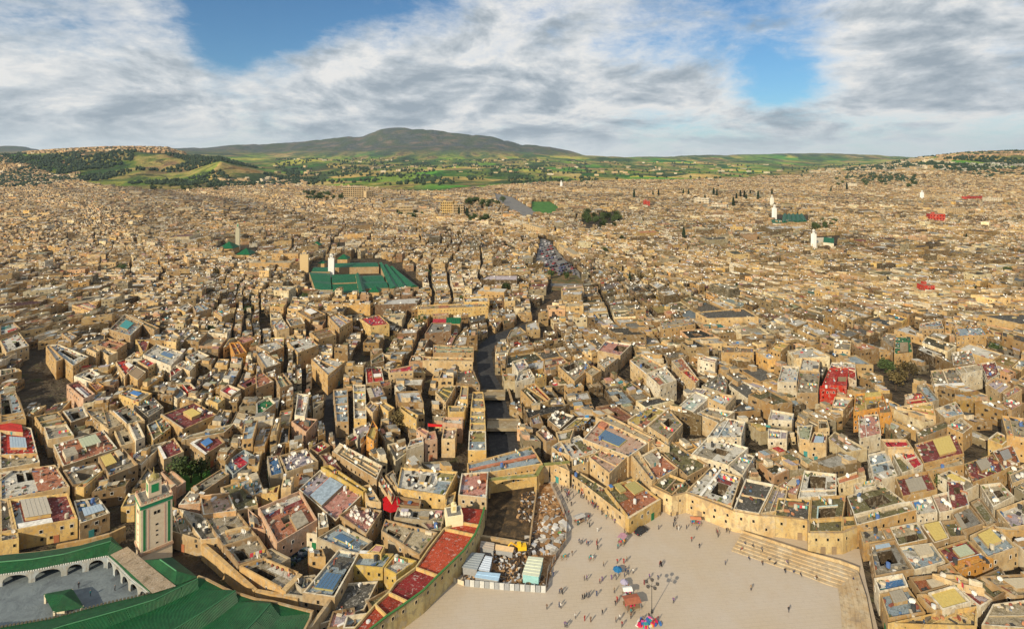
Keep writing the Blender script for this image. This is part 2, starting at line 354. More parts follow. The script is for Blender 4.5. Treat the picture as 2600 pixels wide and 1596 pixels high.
# ------------------------------------------------------------------ houses traced from the photograph
# region | roof corners: far-left far-right near-right near-left | roof height | wall | roof | features in roof fractions
# c courtyard, k canopy, h raised room (height wall roof), p patch of another colour, g glass roof, d dishes
TR = """
S|0,1078 79,1091 95,1156 0,1160|9|ochre|red|h .0 .0 .7 .3 1.6 cream red;k .28 .45 .75 .8 bluegrey 1.2;c .3 .5 .7 .78
S|0,1161 95,1156 101,1178 0,1196|8|cream|beige|d 3
S|0,1200 140,1182 177,1238 0,1272|9|cream|whitewash|p .55 0 1 .95 terracotta;c .28 .12 .40 .45;c .44 .12 .55 .45;d 5
S|22,1274 172,1257 197,1322 40,1352|9|yellow|maroon|k .18 .1 .62 .72 greywall 1.4;p 0 .25 .16 1 bluegrey;h .05 .82 .6 .97 .9 white white
S|0,1274 20,1272 38,1350 0,1358|8.5|cream|concrete|d 2
S|187,1274 249,1264 279,1305 203,1332|8.5|tan|concrete|p .1 .05 .8 .45 blue;k .2 .45 .9 .8 bluegrey .8;h .45 0 .55 1 .5 beige beige
S|0,1360 45,1353 48,1372 0,1380|8|yellow|grey|d 1
S|160,1195 243,1176 272,1221 184,1234|9|brown|concrete|c .3 .2 .85 .75;p 0 0 1 .15 whitewash;d 2
S|249,1166 312,1143 351,1186 276,1217|10|tan|concrete|k .05 .1 .45 .6 gold 1.6;h .6 .1 .8 .4 1.8 cream beige
S|135,1131 262,1094 298,1140 160,1186|9.5|tan|terracotta|k .45 .15 .8 .6 palegreen 1.2;h .08 .5 .3 .85 2 white concrete;d 3
S|325,1080 348,1074 368,1115 345,1124|11|white|whitewash|
S|285,1086 323,1080 344,1126 306,1136|9|cream|beige|c .4 .5 .8 .8
S|400,1139 442,1114 467,1150 416,1171|9|cream|maroon|c .05 .4 .3 .8;h 0 0 .15 1 .9 white white
S|482,1131 541,1096 572,1128 521,1160|9|tan|maroon|k .3 .25 .65 .6 blue .9;h 0 0 .1 1 1 white white;h .1 .0 1 .12 1 white white
S|408,1205 432,1195 472,1229 449,1244|5|pinkish|beige|
S|485,1241 563,1192 582,1206 498,1263|8|tan|moss|p .25 .1 .9 .9 concrete;h 0 .3 .1 .8 1.5 cream beige
S|568,1180 620,1146 652,1165 592,1211|7|bluegrey|bluegrey|p .35 .1 .7 .9 crimson;d 2
S|508,1266 581,1257 600,1301 516,1311|10|peach|peach|h 0 0 1 .07 1.2 peach peach;p .35 .2 .9 .9 pinkish
S|455,1298 512,1312 560,1372 512,1377|8|cream|concrete|h .05 .1 .35 .5 1.6 white concrete;d 6
S|516,1313 603,1303 652,1364 566,1392|8.5|tan|concrete|c .45 .35 .75 .6;h .3 .6 .95 .68 .9 ochre ochre;d 3
S|420,1288 453,1299 511,1379 422,1352|7|sand|beige|p 0 .35 .35 1 moss;d 2
S|380,1290 420,1288 421,1352 385,1392|6.5|tan|concrete|
S|568,1395 655,1368 690,1420 604,1442|7.5|brown|concrete|c .2 .2 .5 .7;d 2
S|0,1015 48,1010 65,1060 0,1075|9|ochre|moss|c .2 .3 .6 .8
S|655,1297 762,1252 806,1327 703,1388|10|pinkish|terracotta|p 0 0 .95 .18 whitewash;p 0 .18 1 .3 maroon;h .5 .55 .8 .95 1.2 tan concrete;c .35 .42 .55 .6;d 3
S|788,1325 806,1330 805,1362 778,1358|7|white|whitewash|
S|560,1240 640,1215 655,1285 600,1300|8|cream|moss|c .2 .3 .5 .7;d 3
S|600,1225 655,1205 672,1252 640,1262|8.5|tan|bluegrey|h .5 .1 .9 .5 2 cream beige;d 4
S|758,1246 813,1196 924,1256 852,1327|8|tan|pink|h .06 .28 .92 .6 .9 greywall bluegrey;p .02 .02 .98 .22 lilac;d 1
S|860,1313 900,1290 970,1302 930,1364|8.5|tan|pink|d 26
S|815,1192 838,1186 932,1250 922,1257|9.6|gold|gold|
S|811,1157 836,1150 868,1194 850,1209|9|brown|maroon|d 2
S|843,1152 862,1130 971,1189 956,1224|10.5|tan|beige|h .02 0 .98 .1 .8 cream cream;h .3 .15 .32 .95 .7 cream cream;h .62 .15 .64 .95 .7 cream cream;p .08 .2 .28 .8 concrete;d 5
S|709,1163 778,1144 808,1177 727,1206|9|sand|lilac|d 22
S|678,1161 706,1158 720,1203 686,1212|9|greywall|blue|d 4
S|785,1143 820,1125 839,1137 808,1157|7.5|tan|crimson|
S|1018,1190 1162,1201 1131,1263 1008,1244|11|yellow|whitewash|c .25 .3 .36 .55;h .5 .2 .56 .7 .9 white white;p .68 .05 .98 .35 olive;p .72 .4 .95 .95 bluegrey;k .4 .3 .6 .6 concrete .9;d 7
S|1133,1263 1158,1250 1152,1280 1130,1290|9|yellow|concrete|
S|1172,1207 1240,1202 1235,1270 1163,1262|11|sand|pink|h .7 .1 .95 .35 1.2 rust rust;p .05 .45 .35 .65 lilac;d 2
S|1005,1264 1070,1275 1066,1293 1008,1288|8|brown|rust|
S|1010,1292 1130,1300 1125,1330 1000,1318|8.5|greywall|grey|h .1 .2 .25 .6 1 lilac lilac;h .5 .3 .7 .8 1.2 concrete concrete;h .8 .1 .95 .5 .9 pink pink;c .35 .2 .45 .6;d 6
S|1070,1332 1127,1310 1120,1345 1090,1352|8|greywall|pink|
S|978,1322 1111,1356 1065,1416 968,1352|9|tan|beige|c .12 .5 .42 .78;h .55 .3 .57 1 .7 tan tan
S|1010,1360 1040,1370 1060,1405 985,1380|7|greywall|concrete|d 1
S|1003,1414 1058,1430 1006,1466 975,1449|8.5|gold|whitewash|
S|905,1408 1000,1410 972,1448 895,1440|8|gold|bluegrey|h .1 0 .5 .25 1.4 yellow whitewash
S|955,1386 978,1390 968,1412 932,1407|9.5|yellow|beige|h .2 .2 .8 .8 .8 gold pink
S|804,1372 862,1337 946,1380 905,1414|8|greywall|bluegrey|g .4 .2 .7 .6;d 1
S|860,1399 913,1408 850,1522 768,1510|9|sand|bluegrey|p .15 .1 .85 .35 darkroof;g .2 .5 .8 .85
S|650,1405 690,1395 738,1420 700,1440|8|greywall|concrete|
S|608,1443 672,1422 768,1463 726,1507|8.5|ochre|concrete|c .2 .1 .55 .6;p .62 .3 .95 .95 whitewash;h 0 .9 1 1 .6 peach ochre
S|768,1470 800,1465 830,1530 720,1515|7|greywall|grey|d 2
S|740,1482 790,1475 812,1500 765,1505|7.3|greywall|bluegrey|
S|865,1485 960,1478 925,1550 810,1590|4.5|greywall|darkroof|
S|845,1555 900,1545 905,1590 830,1600|6|brown|pink|p .2 .2 .7 .7 lilac
S|880,1572 970,1560 950,1602 870,1605|6.5|greywall|bluegrey|p .4 .0 .9 .3 moss;p 0 .5 .8 1 whitewash
S|930,1530 985,1500 1025,1530 960,1570|5|brown|moss|
S|1186,1180 1350,1136 1378,1181 1190,1212|10.5|ochre|bluegrey|h .02 .42 .98 .56 .5 rust terracotta;h .02 .96 .98 1 .7 cream yellow
S|1190,1213 1376,1182 1378,1200 1195,1228|7.5|yellow|concrete|d 2
S|1400,1140 1424,1125 1446,1162 1415,1152|10|cream|concrete|
S|1399,1152 1424,1150 1446,1200 1402,1180|9.5|cream|beige|d 1
S|1424,1126 1470,1107 1520,1150 1452,1168|10|cream|whitewash|c .3 .3 .5 .6;p .55 .2 .9 .8 moss
S|1452,1170 1500,1152 1494,1178 1452,1190|9|cream|concrete|d 1
S|1512,1062 1538,1053 1664,1117 1648,1126|13|cream|beige|
S|1480,1118 1524,1068 1646,1128 1596,1163|12|cream|pinkish|g .3 .2 .72 .68;h .72 .05 .95 .2 1 terracotta terracotta
S|1496,1164 1522,1146 1594,1162 1547,1207|11.5|cream|pinkish|
S|1536,1242 1606,1218 1678,1272 1597,1321|7.5|yellow|rust|p .08 .05 .4 .5 moss;k .3 .0 .5 .3 olive .8;p .5 .55 .98 .98 terracotta;k .6 .1 .95 .5 olive .6;k .12 .0 .22 .1 blue 1.2;h .0 .95 1 1 .7 cream cream
S|1438,1196 1450,1188 1536,1242 1597,1321|6.5|cream|moss|
S|1625,1166 1665,1144 1722,1190 1668,1222|10.5|cream|terracotta|h .12 .12 .6 .5 1.6 white concrete;h .0 .0 1 .08 1.3 cream cream;d 3
S|1600,1160 1622,1150 1665,1222 1655,1228|11|cream|beige|
S|1657,1236 1690,1204 1742,1225 1707,1262|9|ochre|moss|h .1 .55 .9 .6 .6 tan tan;d 2
S|1620,1095 1655,1110 1700,1140 1665,1142|10.5|cream|terracotta|p .1 .1 .5 .7 ochre
S|1708,1232 1742,1226 1760,1245 1722,1265|9|tan|moss|
S|1660,1130 1700,1120 1800,1185 1745,1215|8.5|tan|moss|c .3 .3 .5 .6;d 5
S|1805,1188 1882,1215 1858,1290 1740,1252|9.5|cream|whitewash|c .45 .35 .75 .75;p .38 .2 .8 .34 maroon;h .3 .0 .36 1 .9 white white;d 8
S|1740,1255 1752,1258 1860,1292 1860,1303|8.6|cream|moss|
S|1893,1220 1965,1235 1928,1310 1862,1298|10.5|cream|darkroof|
S|1966,1236 2000,1248 1990,1300 1930,1310|9.5|cream|concrete|p .2 .1 .8 .5 lilac
S|1755,1157 1800,1110 1900,1140 1850,1185|10|white|whitewash|c .4 .35 .65 .7;p .05 .1 .5 .5 concrete;d 3
S|1850,1186 1884,1150 1916,1162 1886,1212|9|white|grey|p .3 .3 .9 .9 whitewash;d 2
S|1975,1266 2058,1272 2055,1323 1966,1312|10|yellow|moss|p .35 .4 1 .95 darkroof;h .35 .2 .8 .38 .6 brown rust
S|2059,1268 2148,1262 2140,1318 2056,1325|9.5|ochre|moss|c .25 .45 .75 .95;h .2 .38 .8 .43 .5 white mint;h .2 .43 .24 .98 .5 white mint
S|2054,1326 2140,1320 2139,1356 2054,1356|9|yellow|moss|d 1
S|2140,1320 2172,1318 2176,1342 2140,1345|8.6|yellow|moss|
S|2150,1263 2240,1232 2300,1277 2168,1310|8.5|brown|moss|c .35 .35 .8 .8
S|2167,1313 2310,1279 2326,1302 2175,1342|9.5|ochre|beige|p .3 .2 .9 .8 moss
S|2180,1346 2258,1342 2274,1370 2192,1384|8|ochre|beige|p .1 .5 .9 .95 concrete
S|2259,1343 2328,1330 2355,1373 2281,1390|8|ochre|moss|p .1 .1 .8 .5 beige;c .35 .5 .8 .85
S|2338,1335 2388,1325 2411,1370 2372,1382|8.5|tan|gold|k .12 .05 .88 .95 gold .8
S|2390,1330 2428,1326 2454,1368 2412,1372|8|tan|moss|
S|2208,1390 2272,1378 2320,1454 2222,1472|8.5|tan|grey|c .22 .2 .75 .62;k .2 0 .75 .16 bluegrey .8;p .0 .7 1 1 concrete
S|2282,1394 2366,1382 2400,1430 2322,1454|8.5|white|bluegrey|p .0 .1 .4 .6 whitewash;k .4 .1 .85 .55 beige 1;d 1
S|2380,1396 2455,1371 2508,1422 2420,1444|8.5|ochre|maroon|k .35 .25 .8 .72 palegreen 1;p .45 .0 .8 .2 red;p .0 .75 1 1 crimson;h .02 .72 .98 .76 .5 white white
S|2462,1366 2524,1336 2585,1396 2508,1422|8.5|cream|bluegrey|k .25 .1 .75 .62 gold 1;d 1
S|2410,1432 2488,1412 2522,1421 2430,1455|9.5|orange|orange|
S|2219,1475 2292,1462 2306,1495 2232,1510|9|white|whitewash|p .3 .2 .95 .8 blue;p .05 .6 .5 1 teal
S|2235,1513 2305,1496 2350,1560 2255,1577|9|ochre|bluegrey|k .3 .05 .75 .5 concrete 1;d 2
S|2308,1472 2387,1464 2409,1494 2338,1514|8.5|tan|rust|k .45 .3 .9 .85 beige .9
S|2380,1448 2410,1438 2452,1478 2410,1494|8.5|tan|moss|p .2 .2 .8 .8 beige
S|2328,1516 2352,1514 2398,1556 2372,1560|9|ochre|terracotta|
S|2356,1514 2424,1494 2466,1538 2394,1558|9.3|white|olive|k .08 .05 .92 .95 gold .7
S|2426,1492 2458,1480 2520,1525 2490,1545|8.5|white|maroon|p .4 .3 .9 .9 lilac;d 2
S|2462,1478 2541,1444 2574,1494 2524,1524|8.5|brown|moss|c .25 .25 .75 .75
S|2492,1590 2521,1537 2605,1526 2620,1600|11|sand|beige|h .46 .05 .5 .95 .25 beige beige
S|2254,1592 2390,1562 2480,1548 2480,1600|8|yellow|yellow|
S|2272,1218 2356,1202 2380,1250 2292,1268|9|ochre|maroon|k .25 .2 .75 .85 concrete 1;d 1
S|2406,1225 2442,1222 2462,1284 2410,1300|9|white|maroon|c .35 .2 .75 .45
S|2312,1277 2364,1264 2380,1304 2328,1313|9|white|whitewash|k .1 .15 .4 .5 blue .8;d 3
S|2366,1262 2406,1252 2420,1300 2385,1306|9|white|pinkish|d 3
S|2464,1278 2489,1266 2536,1330 2506,1337|8.5|tan|beige|p .2 .2 .8 .8 moss
S|2415,1310 2460,1285 2500,1335 2440,1355|8|tan|grey|c .3 .3 .6 .6;k .1 .1 .3 .9 concrete .8
S|2530,1302 2600,1276 2610,1340 2568,1347|9|cream|whitewash|p .1 .3 .8 .9 lilac
S|2488,1236 2540,1230 2575,1265 2522,1293|8.5|white|beige|c .4 .3 .75 .65;d 3
S|2252,1127 2300,1119 2344,1184 2322,1196|10.5|white|crimson|
S|2262,1152 2292,1148 2320,1194 2290,1205|9.5|white|moss|k .2 0 .8 .3 white .9
S|2203,1156 2252,1145 2278,1208 2218,1225|9.5|white|whitewash|p .1 .1 .8 .7 bluegrey;d 2
S|2322,1130 2424,1101 2448,1154 2345,1180|10|ochre|maroon|k .42 .1 .85 .85 gold 1
S|2042,1199 2124,1208 2124,1262 2026,1270|9|white|whitewash|c .18 .1 .68 .58;p .72 .3 .95 .9 concrete
S|2010,1215 2040,1208 2024,1262 1960,1245|8.5|tan|pink|k .3 .2 .8 .6 beige .8
S|2167,1236 2220,1224 2225,1240 2172,1252|8.5|white|whitewash|
S|2448,1180 2520,1155 2555,1195 2470,1228|9|ochre|maroon|k .35 .15 .7 .7 concrete 1.2
S|2520,1148 2570,1130 2590,1175 2548,1195|9|ochre|rust|k .25 .2 .7 .7 grey 1
S|2347,1190 2443,1157 2448,1185 2352,1200|8.5|ochre|beige|
S|2560,1200 2600,1180 2612,1215 2570,1230|8.5|cream|concrete|d 2
M3|610,650 835,650 850,830 590,700|9|white|red|p 0 0 1 .28 whitewash;c .35 .72 .75 .95
M3|500,880 655,870 655,905 495,905|9.5|redwall|red|
M3|590,710 770,705 755,880 520,870|10.5|redwall|red|c .55 .45 .95 .7
M3|135,690 300,700 275,850 90,850|11|white|whitewash|
M3|300,740 500,750 480,950 275,950|9.5|tan|concrete|d 1
M3|330,610 500,630 490,740 300,735|10|cream|whitewash|k .65 .55 .95 .8 darkroof .9
M3|840,960 1090,945 1150,1080 820,1140|11|orange|gold|h .35 0 .95 .3 1.2 orange gold;c .4 .6 .75 .9;h .34 .55 .38 .95 .5 ochre ochre
M3|1055,1030 1150,1000 1190,1130 1070,1140|11.5|orange|brown|
M3|865,1160 1060,1150 1085,1340 880,1390|8.5|white|pink|p .1 .1 .5 .4 whitewash;d 2
M3|1310,960 1470,930 1540,1040 1330,1060|9|cream|red|p .05 .0 .5 .4 white
M3|1240,1090 1400,1060 1580,1040 1610,1180|9|cream|gold|p 0 .2 .3 .8 crimson
M3|1560,740 1800,710 1890,880 1600,890|10|cream|concrete|h 0 .85 1 1 1 white white;h .45 0 .5 1 .8 cream cream;d 2
M3|1800,700 2030,660 2060,720 1850,760|13|white|beige|
M3|2040,660 2180,640 2220,760 2110,830|10|white|maroon|d 3
M3|1760,560 1950,530 1990,660 1780,690|9|brown|concrete|d 8
M3|1770,300 2100,290 2170,380 1810,400|12|ochre|orange|p .1 .2 .8 .9 bluegrey
M3|1460,280 1660,250 1690,330 1450,330|10|tan|bluegrey|d 2
M3|2250,950 2390,880 2440,920 2300,1000|10|cream|pink|
M3|2190,1060 2330,990 2460,1050 2340,1120|9.5|tan|pink|d 3
M3|2240,1170 2460,1200 2500,1400 2290,1360|12|ochre|beige|
M3|1080,1400 1330,1400 1400,1500 1150,1500|10|cream|crimson|
M2|1135,640 1240,575 1470,700 1290,770|12|cream|beige|c .35 .35 .6 .7;h 0 0 .05 1 .8 white white
M2|1290,770 1470,700 1580,830 1420,890|12.5|white|whitewash|p .1 .3 .4 .8 terracotta;p .42 .3 .62 .85 palegreen;d 3
M2|820,540 900,445 1150,480 1040,590|10|sand|pink|c .4 .5 .85 .95
M2|820,650 930,590 1020,610 890,710|11|sand|whitewash|d 2
M2|690,730 770,680 860,730 770,790|11.5|ochre|beige|
M2|440,690 680,600 760,700 600,840|11|ochre|concrete|c .15 .1 .6 .4;d 6
M2|0,650 110,620 160,690 60,760|11|white|whitewash|p .2 .2 .8 .8 lilac;d 1
M2|60,760 170,720 220,800 30,850|10|white|whitewash|c .4 .3 .6 .6
M2|215,790 300,740 330,780 230,810|9.5|yellow|grey|
M2|80,920 180,870 350,1030 220,1070|9.5|ochre|moss|c .35 .25 .7 .75;h .3 .2 .34 .8 .6 white white
M2|120,880 220,855 370,1010 350,1030|9.3|ochre|red|
M2|1110,1210 1330,1060 1480,1110 1260,1290|10.5|cream|gold|c .5 .45 .75 .7;p .05 .55 .4 .95 terracotta;h 0 .0 .3 .06 1 cream cream
M2|1300,1270 1500,1100 1640,1250 1500,1400|10|cream|concrete|c .45 .3 .8 .6;h .4 .25 .44 .65 .7 cream cream
M2|1590,1080 1760,930 1900,990 1740,1130|10.5|white|whitewash|p .1 .3 .5 .7 mint;d 2
M2|1880,1000 1980,960 2150,980 2050,1090|11|cream|whitewash|k .1 .2 .3 .7 bluegrey .8;h 0 .9 1 1 1 tan tan
M2|1770,1150 1880,1090 2140,1130 1980,1240|10|sand|concrete|c .4 .3 .7 .7
M2|1870,1380 2020,1180 2240,1230 2200,1380|10|white|whitewash|p .2 .1 .6 .5 bluegrey;c .75 .7 .95 .9;d 3
M2|1530,640 1630,600 1780,800 1620,740|10|cream|terracotta|p .1 .1 .5 .5 beige
M2|1620,740 1680,720 1800,820 1760,860|11|cream|red|
M2|1780,620 1850,590 1970,620 1950,660|11|white|maroon|p .5 .0 1 .5 lilac
M2|1820,880 2000,760 2070,840 2050,960|8.5|greywall|grey|c .5 .1 .75 .3;d 5
M2|2010,490 2320,510 2320,560 2010,560|11|ochre|brown|
M2|1420,260 1700,210 1760,280 1440,330|11|ochre|concrete|d 8
M2|630,1180 760,1180 700,1240 480,1300|8|brown|gold|
M2|340,1210 420,1120 600,1170 460,1300|8.5|brown|darkroof|d 12
M2|230,1330 320,1290 430,1400 330,1430|8.5|tan|pink|d 6
M2|1690,950 1750,890 1880,910 1800,990|8|grey|lilac|
M1|1690,180 1850,170 1850,190 1700,200|8|tan|pink|
M1|1550,100 2190,80 2230,110 1560,140|11.5|yellow|tan|p .3 .1 .45 .8 terracotta;p .7 .1 .8 .7 bluegrey;d 3
M1|1990,30 2230,20 2240,70 2000,75|12.5|yellow|whitewash|c .3 .3 .6 .7
M1|1100,640 1220,560 1230,640 1110,670|9|brown|moss|
M1|1050,700 1200,690 1230,830 1060,850|8.5|tan|red|p .4 .1 .8 .6 maroon;k .45 .5 .9 .7 white .8
M1|1270,720 1510,670 1510,730 1280,750|11|cream|crimson|p 0 .2 .5 1 pink
M1|1180,840 1290,820 1300,870 1200,900|8|tan|terracotta|
M1|1060,900 1200,870 1240,960 1100,1010|8.5|brown|lilac|h 0 0 .3 .9 .6 beige beige
M1|1330,870 1400,850 1440,890 1370,930|10|white|bluegrey|
M1|1700,480 2090,500 2090,560 1700,560|8.5|tan|palegreen|
M1|1600,600 2080,610 2080,650 1600,640|10|cream|ochre|
M1|1940,740 2080,720 2150,870 1920,850|9|brown|dirt|h .1 0 .3 .1 .3 tan tan
M1|530,620 600,590 860,640 690,780|13|ochre|whitewash|c .3 .3 .5 .7;d 8
M1|300,450 500,400 600,480 400,560|13.5|ochre|whitewash|c .1 .3 .4 .6;d 2
M1|520,370 700,320 770,390 600,440|12|ochre|brown|
M1|690,210 790,180 930,250 800,330|14|ochre|whitewash|p .3 .3 .7 .8 lilac;d 3
M1|390,160 520,110 670,190 520,240|12|ochre|brown|k .3 .25 .75 .7 whitewash 1.5
M1|1000,230 1180,190 1280,280 1100,300|12.5|yellow|crimson|
M1|170,290 250,220 320,320 200,340|13|cream|whitewash|p .3 .3 .7 .7 pink
M1|290,240 430,220 470,280 330,310|12|ochre|concrete|d 4
M1|0,490 190,440 270,500 130,560|11|tan|whitewash|p .1 .2 .6 .8 concrete;d 2
M1|0,560 70,540 240,660 90,710|11|tan|whitewash|d 4
M1|0,760 60,740 170,830 0,900|11|tan|terracotta|
M1|180,800 260,760 350,870 230,910|10|tan|moss|p .2 .2 .8 .8 palegreen;d 1
M1|0,1050 120,990 190,1050 0,1190|9|tan|green|h 0 0 .1 1 .8 greywall greywall
M1|400,960 510,970 470,1180 370,1170|10.5|white|whitewash|p .15 .15 .55 .55 pink;h .6 .1 .9 .4 1 white whitewash;d 2
M1|340,1230 430,1190 590,1210 480,1340|9|pinkish|terracotta|h .5 .5 .7 .8 1.8 darkroof darkroof
M1|740,920 880,900 890,1230 770,1230|8|tan|bluegrey|h 0 .2 1 .23 .5 tan tan;h 0 .45 1 .48 .5 tan tan;h 0 .7 1 .73 .5 tan tan;d 8
M1|930,870 1050,870 1060,1200 940,1200|8.5|yellow|whitewash|h 0 .2 1 .24 .5 yellow gold;h 0 .45 1 .49 .6 yellow gold;h 0 .7 1 .73 .5 tan tan;p .1 .5 .9 .68 beige;d 3
M1|1050,1080 1100,1030 1180,1070 1120,1150|10|cream|lilac|
M1|1190,1060 1230,1030 1330,1090 1270,1130|10.5|yellow|beige|
M1|1380,1100 1400,1080 1560,1170 1540,1220|11|yellow|beige|
M1|1540,1290 1570,1270 1660,1310 1640,1360|10.5|pinkish|pink|
M1|1480,1400 1600,1370 1610,1440 1440,1500|10|white|whitewash|p .1 0 1 .3 terracotta
M1|1640,1340 1720,1320 1740,1400 1620,1420|10|pinkish|pink|
M1|1800,1190 1990,1190 1980,1260 1790,1240|9.5|pinkish|whitewash|
M1|1840,1070 2020,1070 2000,1130 1850,1130|9.5|yellow|concrete|
M1|1970,880 2040,880 2030,1010 1950,1010|9|yellow|beige|p .1 .6 .9 1 red
M1|1800,1290 1930,1280 1910,1390 1780,1390|9.5|cream|pinkish|d 2
M1|2080,940 2180,940 2200,1100 2060,1100|9|yellow|concrete|h 0 .4 1 .44 .6 yellow gold
M1|2060,1110 2195,1110 2205,1300 2050,1300|9|yellow|beige|h 0 .3 1 .34 .6 yellow gold;h 0 .65 1 .69 .6 yellow gold
M1|2045,1310 2205,1310 2210,1500 2035,1500|9.5|yellow|olive|p 0 .5 1 1 bluegrey;d 1
M1|1720,930 1800,880 1920,870 1820,1040|9|cream|moss|h .3 .2 .34 1 .5 gold gold;h .6 .2 .64 1 .5 gold gold
M1|1060,1370 1120,1210 1170,1290 1130,1420|11|orange|gold|
M0|1110,640 1200,620 1310,690 1200,780|10.5|cream|red|k .55 .4 .9 .8 whitewash .8
M0|1370,580 1500,480 1760,560 1640,690|10.5|white|whitewash|g .45 .4 .75 .8;p .05 .2 .3 .8 bluegrey;d 3
M0|1320,640 1440,600 1510,650 1420,700|8.5|cream|crimson|
M0|1050,340 1200,190 1380,280 1250,400|10.5|tan|beige|k .3 .25 .75 .65 teal 1;p .05 .65 .7 .95 bluegrey;d 1
M0|450,490 560,480 850,600 700,690|12|ochre|whitewash|c .4 .3 .75 .8;p .1 .1 .35 .9 bluegrey;d 2
M0|440,500 480,490 610,620 540,650|12.5|ochre|whitewash|
M0|920,490 1030,420 1220,470 1120,540|11|tan|terracotta|c .4 .3 .65 .7
M0|830,520 900,500 960,540 920,560|13|cream|beige|
M0|960,540 1010,520 1130,560 1040,600|11|cream|whitewash|c .3 .4 .6 .7
M0|710,790 860,720 960,770 880,850|9.5|white|whitewash|c .35 .3 .75 .75;h .3 .25 .34 .8 .6 white black
M0|640,870 760,830 910,960 800,1010|11|pinkish|maroon|h .3 .3 .5 .95 .5 white whitewash;p .55 .3 .8 .9 lilac
M0|850,850 940,840 1000,880 920,930|10|orange|terracotta|
M0|1140,960 1250,890 1460,950 1330,1040|10|yellow|concrete|k .4 .3 .75 .7 blue .9;p .1 .2 .4 .9 whitewash
M0|1220,760 1300,690 1400,750 1320,830|9.5|ochre|brown|k .1 .1 .9 .9 brown 1
M0|1630,740 1680,680 1750,720 1640,800|10|white|red|
M0|1690,680 1760,640 1880,680 1820,740|10|cream|whitewash|d 1
M0|1780,600 1900,540 2010,590 1850,670|10|ochre|whitewash|c .4 .3 .7 .7
M0|1620,950 1700,880 1790,960 1700,1010|9|white|bluegrey|
M0|1750,870 1830,860 1880,910 1800,940|9.5|redwall|red|
M0|1540,1160 1870,1030 2080,1150 1750,1300|10|ochre|maroon|k .42 .35 .7 .75 gold 1.5;h 0 0 .04 1 1 cream beige;h .75 .5 .8 .7 2 white white
M0|2110,930 2190,870 2310,920 2210,990|10|sand|crimson|k .3 .5 .7 .9 whitewash .9
M0|2000,1020 2080,980 2160,1010 2090,1060|9.5|yellow|mint|
M0|1740,1400 1830,1350 2250,1240 2150,1330|9|tan|moss|
M0|330,1170 560,1120 640,1230 400,1280|9.5|ochre|moss|p .3 .1 .9 .7 beige
M0|420,1280 640,1250 710,1360 460,1400|9|cream|greywall|
M0|600,1130 800,1080 850,1180 680,1240|8.5|tan|grey|c .3 .2 .7 .7
M0|820,1120 990,1090 1040,1280 920,1230|9|tan|beige|
M0|870,1170 1060,1110 1200,1240 1040,1300|9.5|cream|beige|p .05 .05 .9 .9 beige
M0|1080,1130 1230,1060 1390,1210 1210,1250|10|cream|concrete|c .3 .3 .6 .75;h 0 0 .05 1 1.2 white white
M0|1280,1060 1480,990 1570,1080 1420,1180|8.5|greywall|grey|c .3 .3 .6 .6;d 3
M0|1410,1250 1570,1170 1640,1270 1470,1400|9|yellow|moss|p .2 0 .7 .4 bluegrey
M0|0,960 150,940 250,1180 0,1240|9|tan|grey|c .1 .2 .5 .8;p .6 .0 .95 1 bluegrey
M0|0,720 150,700 155,740 0,780|11|tan|moss|
M0|0,440 180,360 280,490 60,560|10.5|cream|whitewash|c .5 .5 .75 .8;d 1
M0|0,300 130,270 200,330 0,400|10|tan|whitewash|p .1 .1 .7 .4 teal;p .4 .6 .9 1 red
M0|690,100 850,70 930,100 900,170|12|ochre|pink|h .3 .2 .5 .9 .8 cream beige
M0|1370,550 1400,540 1440,440 1300,430|9|yellow|maroon|
M0|2050,160 2110,140 2220,170 2130,210|13|ochre|whitewash|k .3 .3 .6 .6 teal 1
M0|1850,110 1940,80 2030,130 1880,170|13|tan|bluegrey|
M0|1700,130 1800,80 1850,110 1780,170|11|yellow|whitewash|c .3 .3 .6 .6
M0|2240,420 2400,390 2457,420 2330,470|9|ochre|pink|p .0 .3 .3 .8 maroon
M0|2200,470 2300,460 2370,560 2250,590|9|orange|rust|
M0|590,370 650,350 740,400 680,440|9.5|tan|whitewash|
M0|1590,390 1660,360 1730,400 1660,440|9.5|cream|whitewash|
M0|2280,860 2457,770 2457,850 2350,900|10|tan|maroon|c .3 .4 .7 .9
M0|1200,200 1240,190 1530,320 1480,340|11|tan|moss|
M0|0,1170 230,1130 250,1200 0,1240|9.5|ochre|beige|
M2|170,1190 260,1150 300,1240 200,1260|8.5|brown|lilac|
M2|420,1330 600,1290 560,1400 450,1420|9|cream|moss|p .1 .1 .6 .6 whitewash
M3|440,1330 570,1350 560,1440 400,1440|9|cream|maroon|k .2 .3 .8 .9 bluegrey .9
M3|0,1290 190,1310 180,1390 0,1390|9|white|lilac|
M3|280,1260 430,1250 400,1400 300,1380|9|cream|palegreen|
M3|480,1200 570,1200 590,1280 480,1290|9.5|cream|concrete|c .3 .3 .8 .9
M3|640,990 820,1000 720,1130 600,1120|8.5|cream|grey|p .1 0 .9 .3 whitewash
M3|30,1110 250,1150 230,1220 0,1210|8.5|white|whitewash|p .1 .3 .6 .7 lilac
M3|1720,1280 1850,1190 1960,1280 1870,1350|9|ochre|concrete|
M3|1420,1310 1700,1210 1760,1260 1440,1390|9|tan|moss|
M3|1600,1100 1800,1030 1880,1150 1700,1190|10|cream|whitewash|k .4 .1 .6 .4 darkroof 1;p .3 .5 .9 .9 bluegrey
M3|1430,880 1520,870 1640,1020 1560,1040|9|greywall|bluegrey|
M3|2090,860 2200,800 2330,880 2230,960|9|cream|lilac|d 2
M3|2110,1390 2200,1320 2330,1380 2250,1450|9|yellow|gold|
M3|20,530 80,450 210,480 120,560|10|ochre|gold|
M3|1080,420 1130,370 1230,380 1200,520|10|tan|concrete|
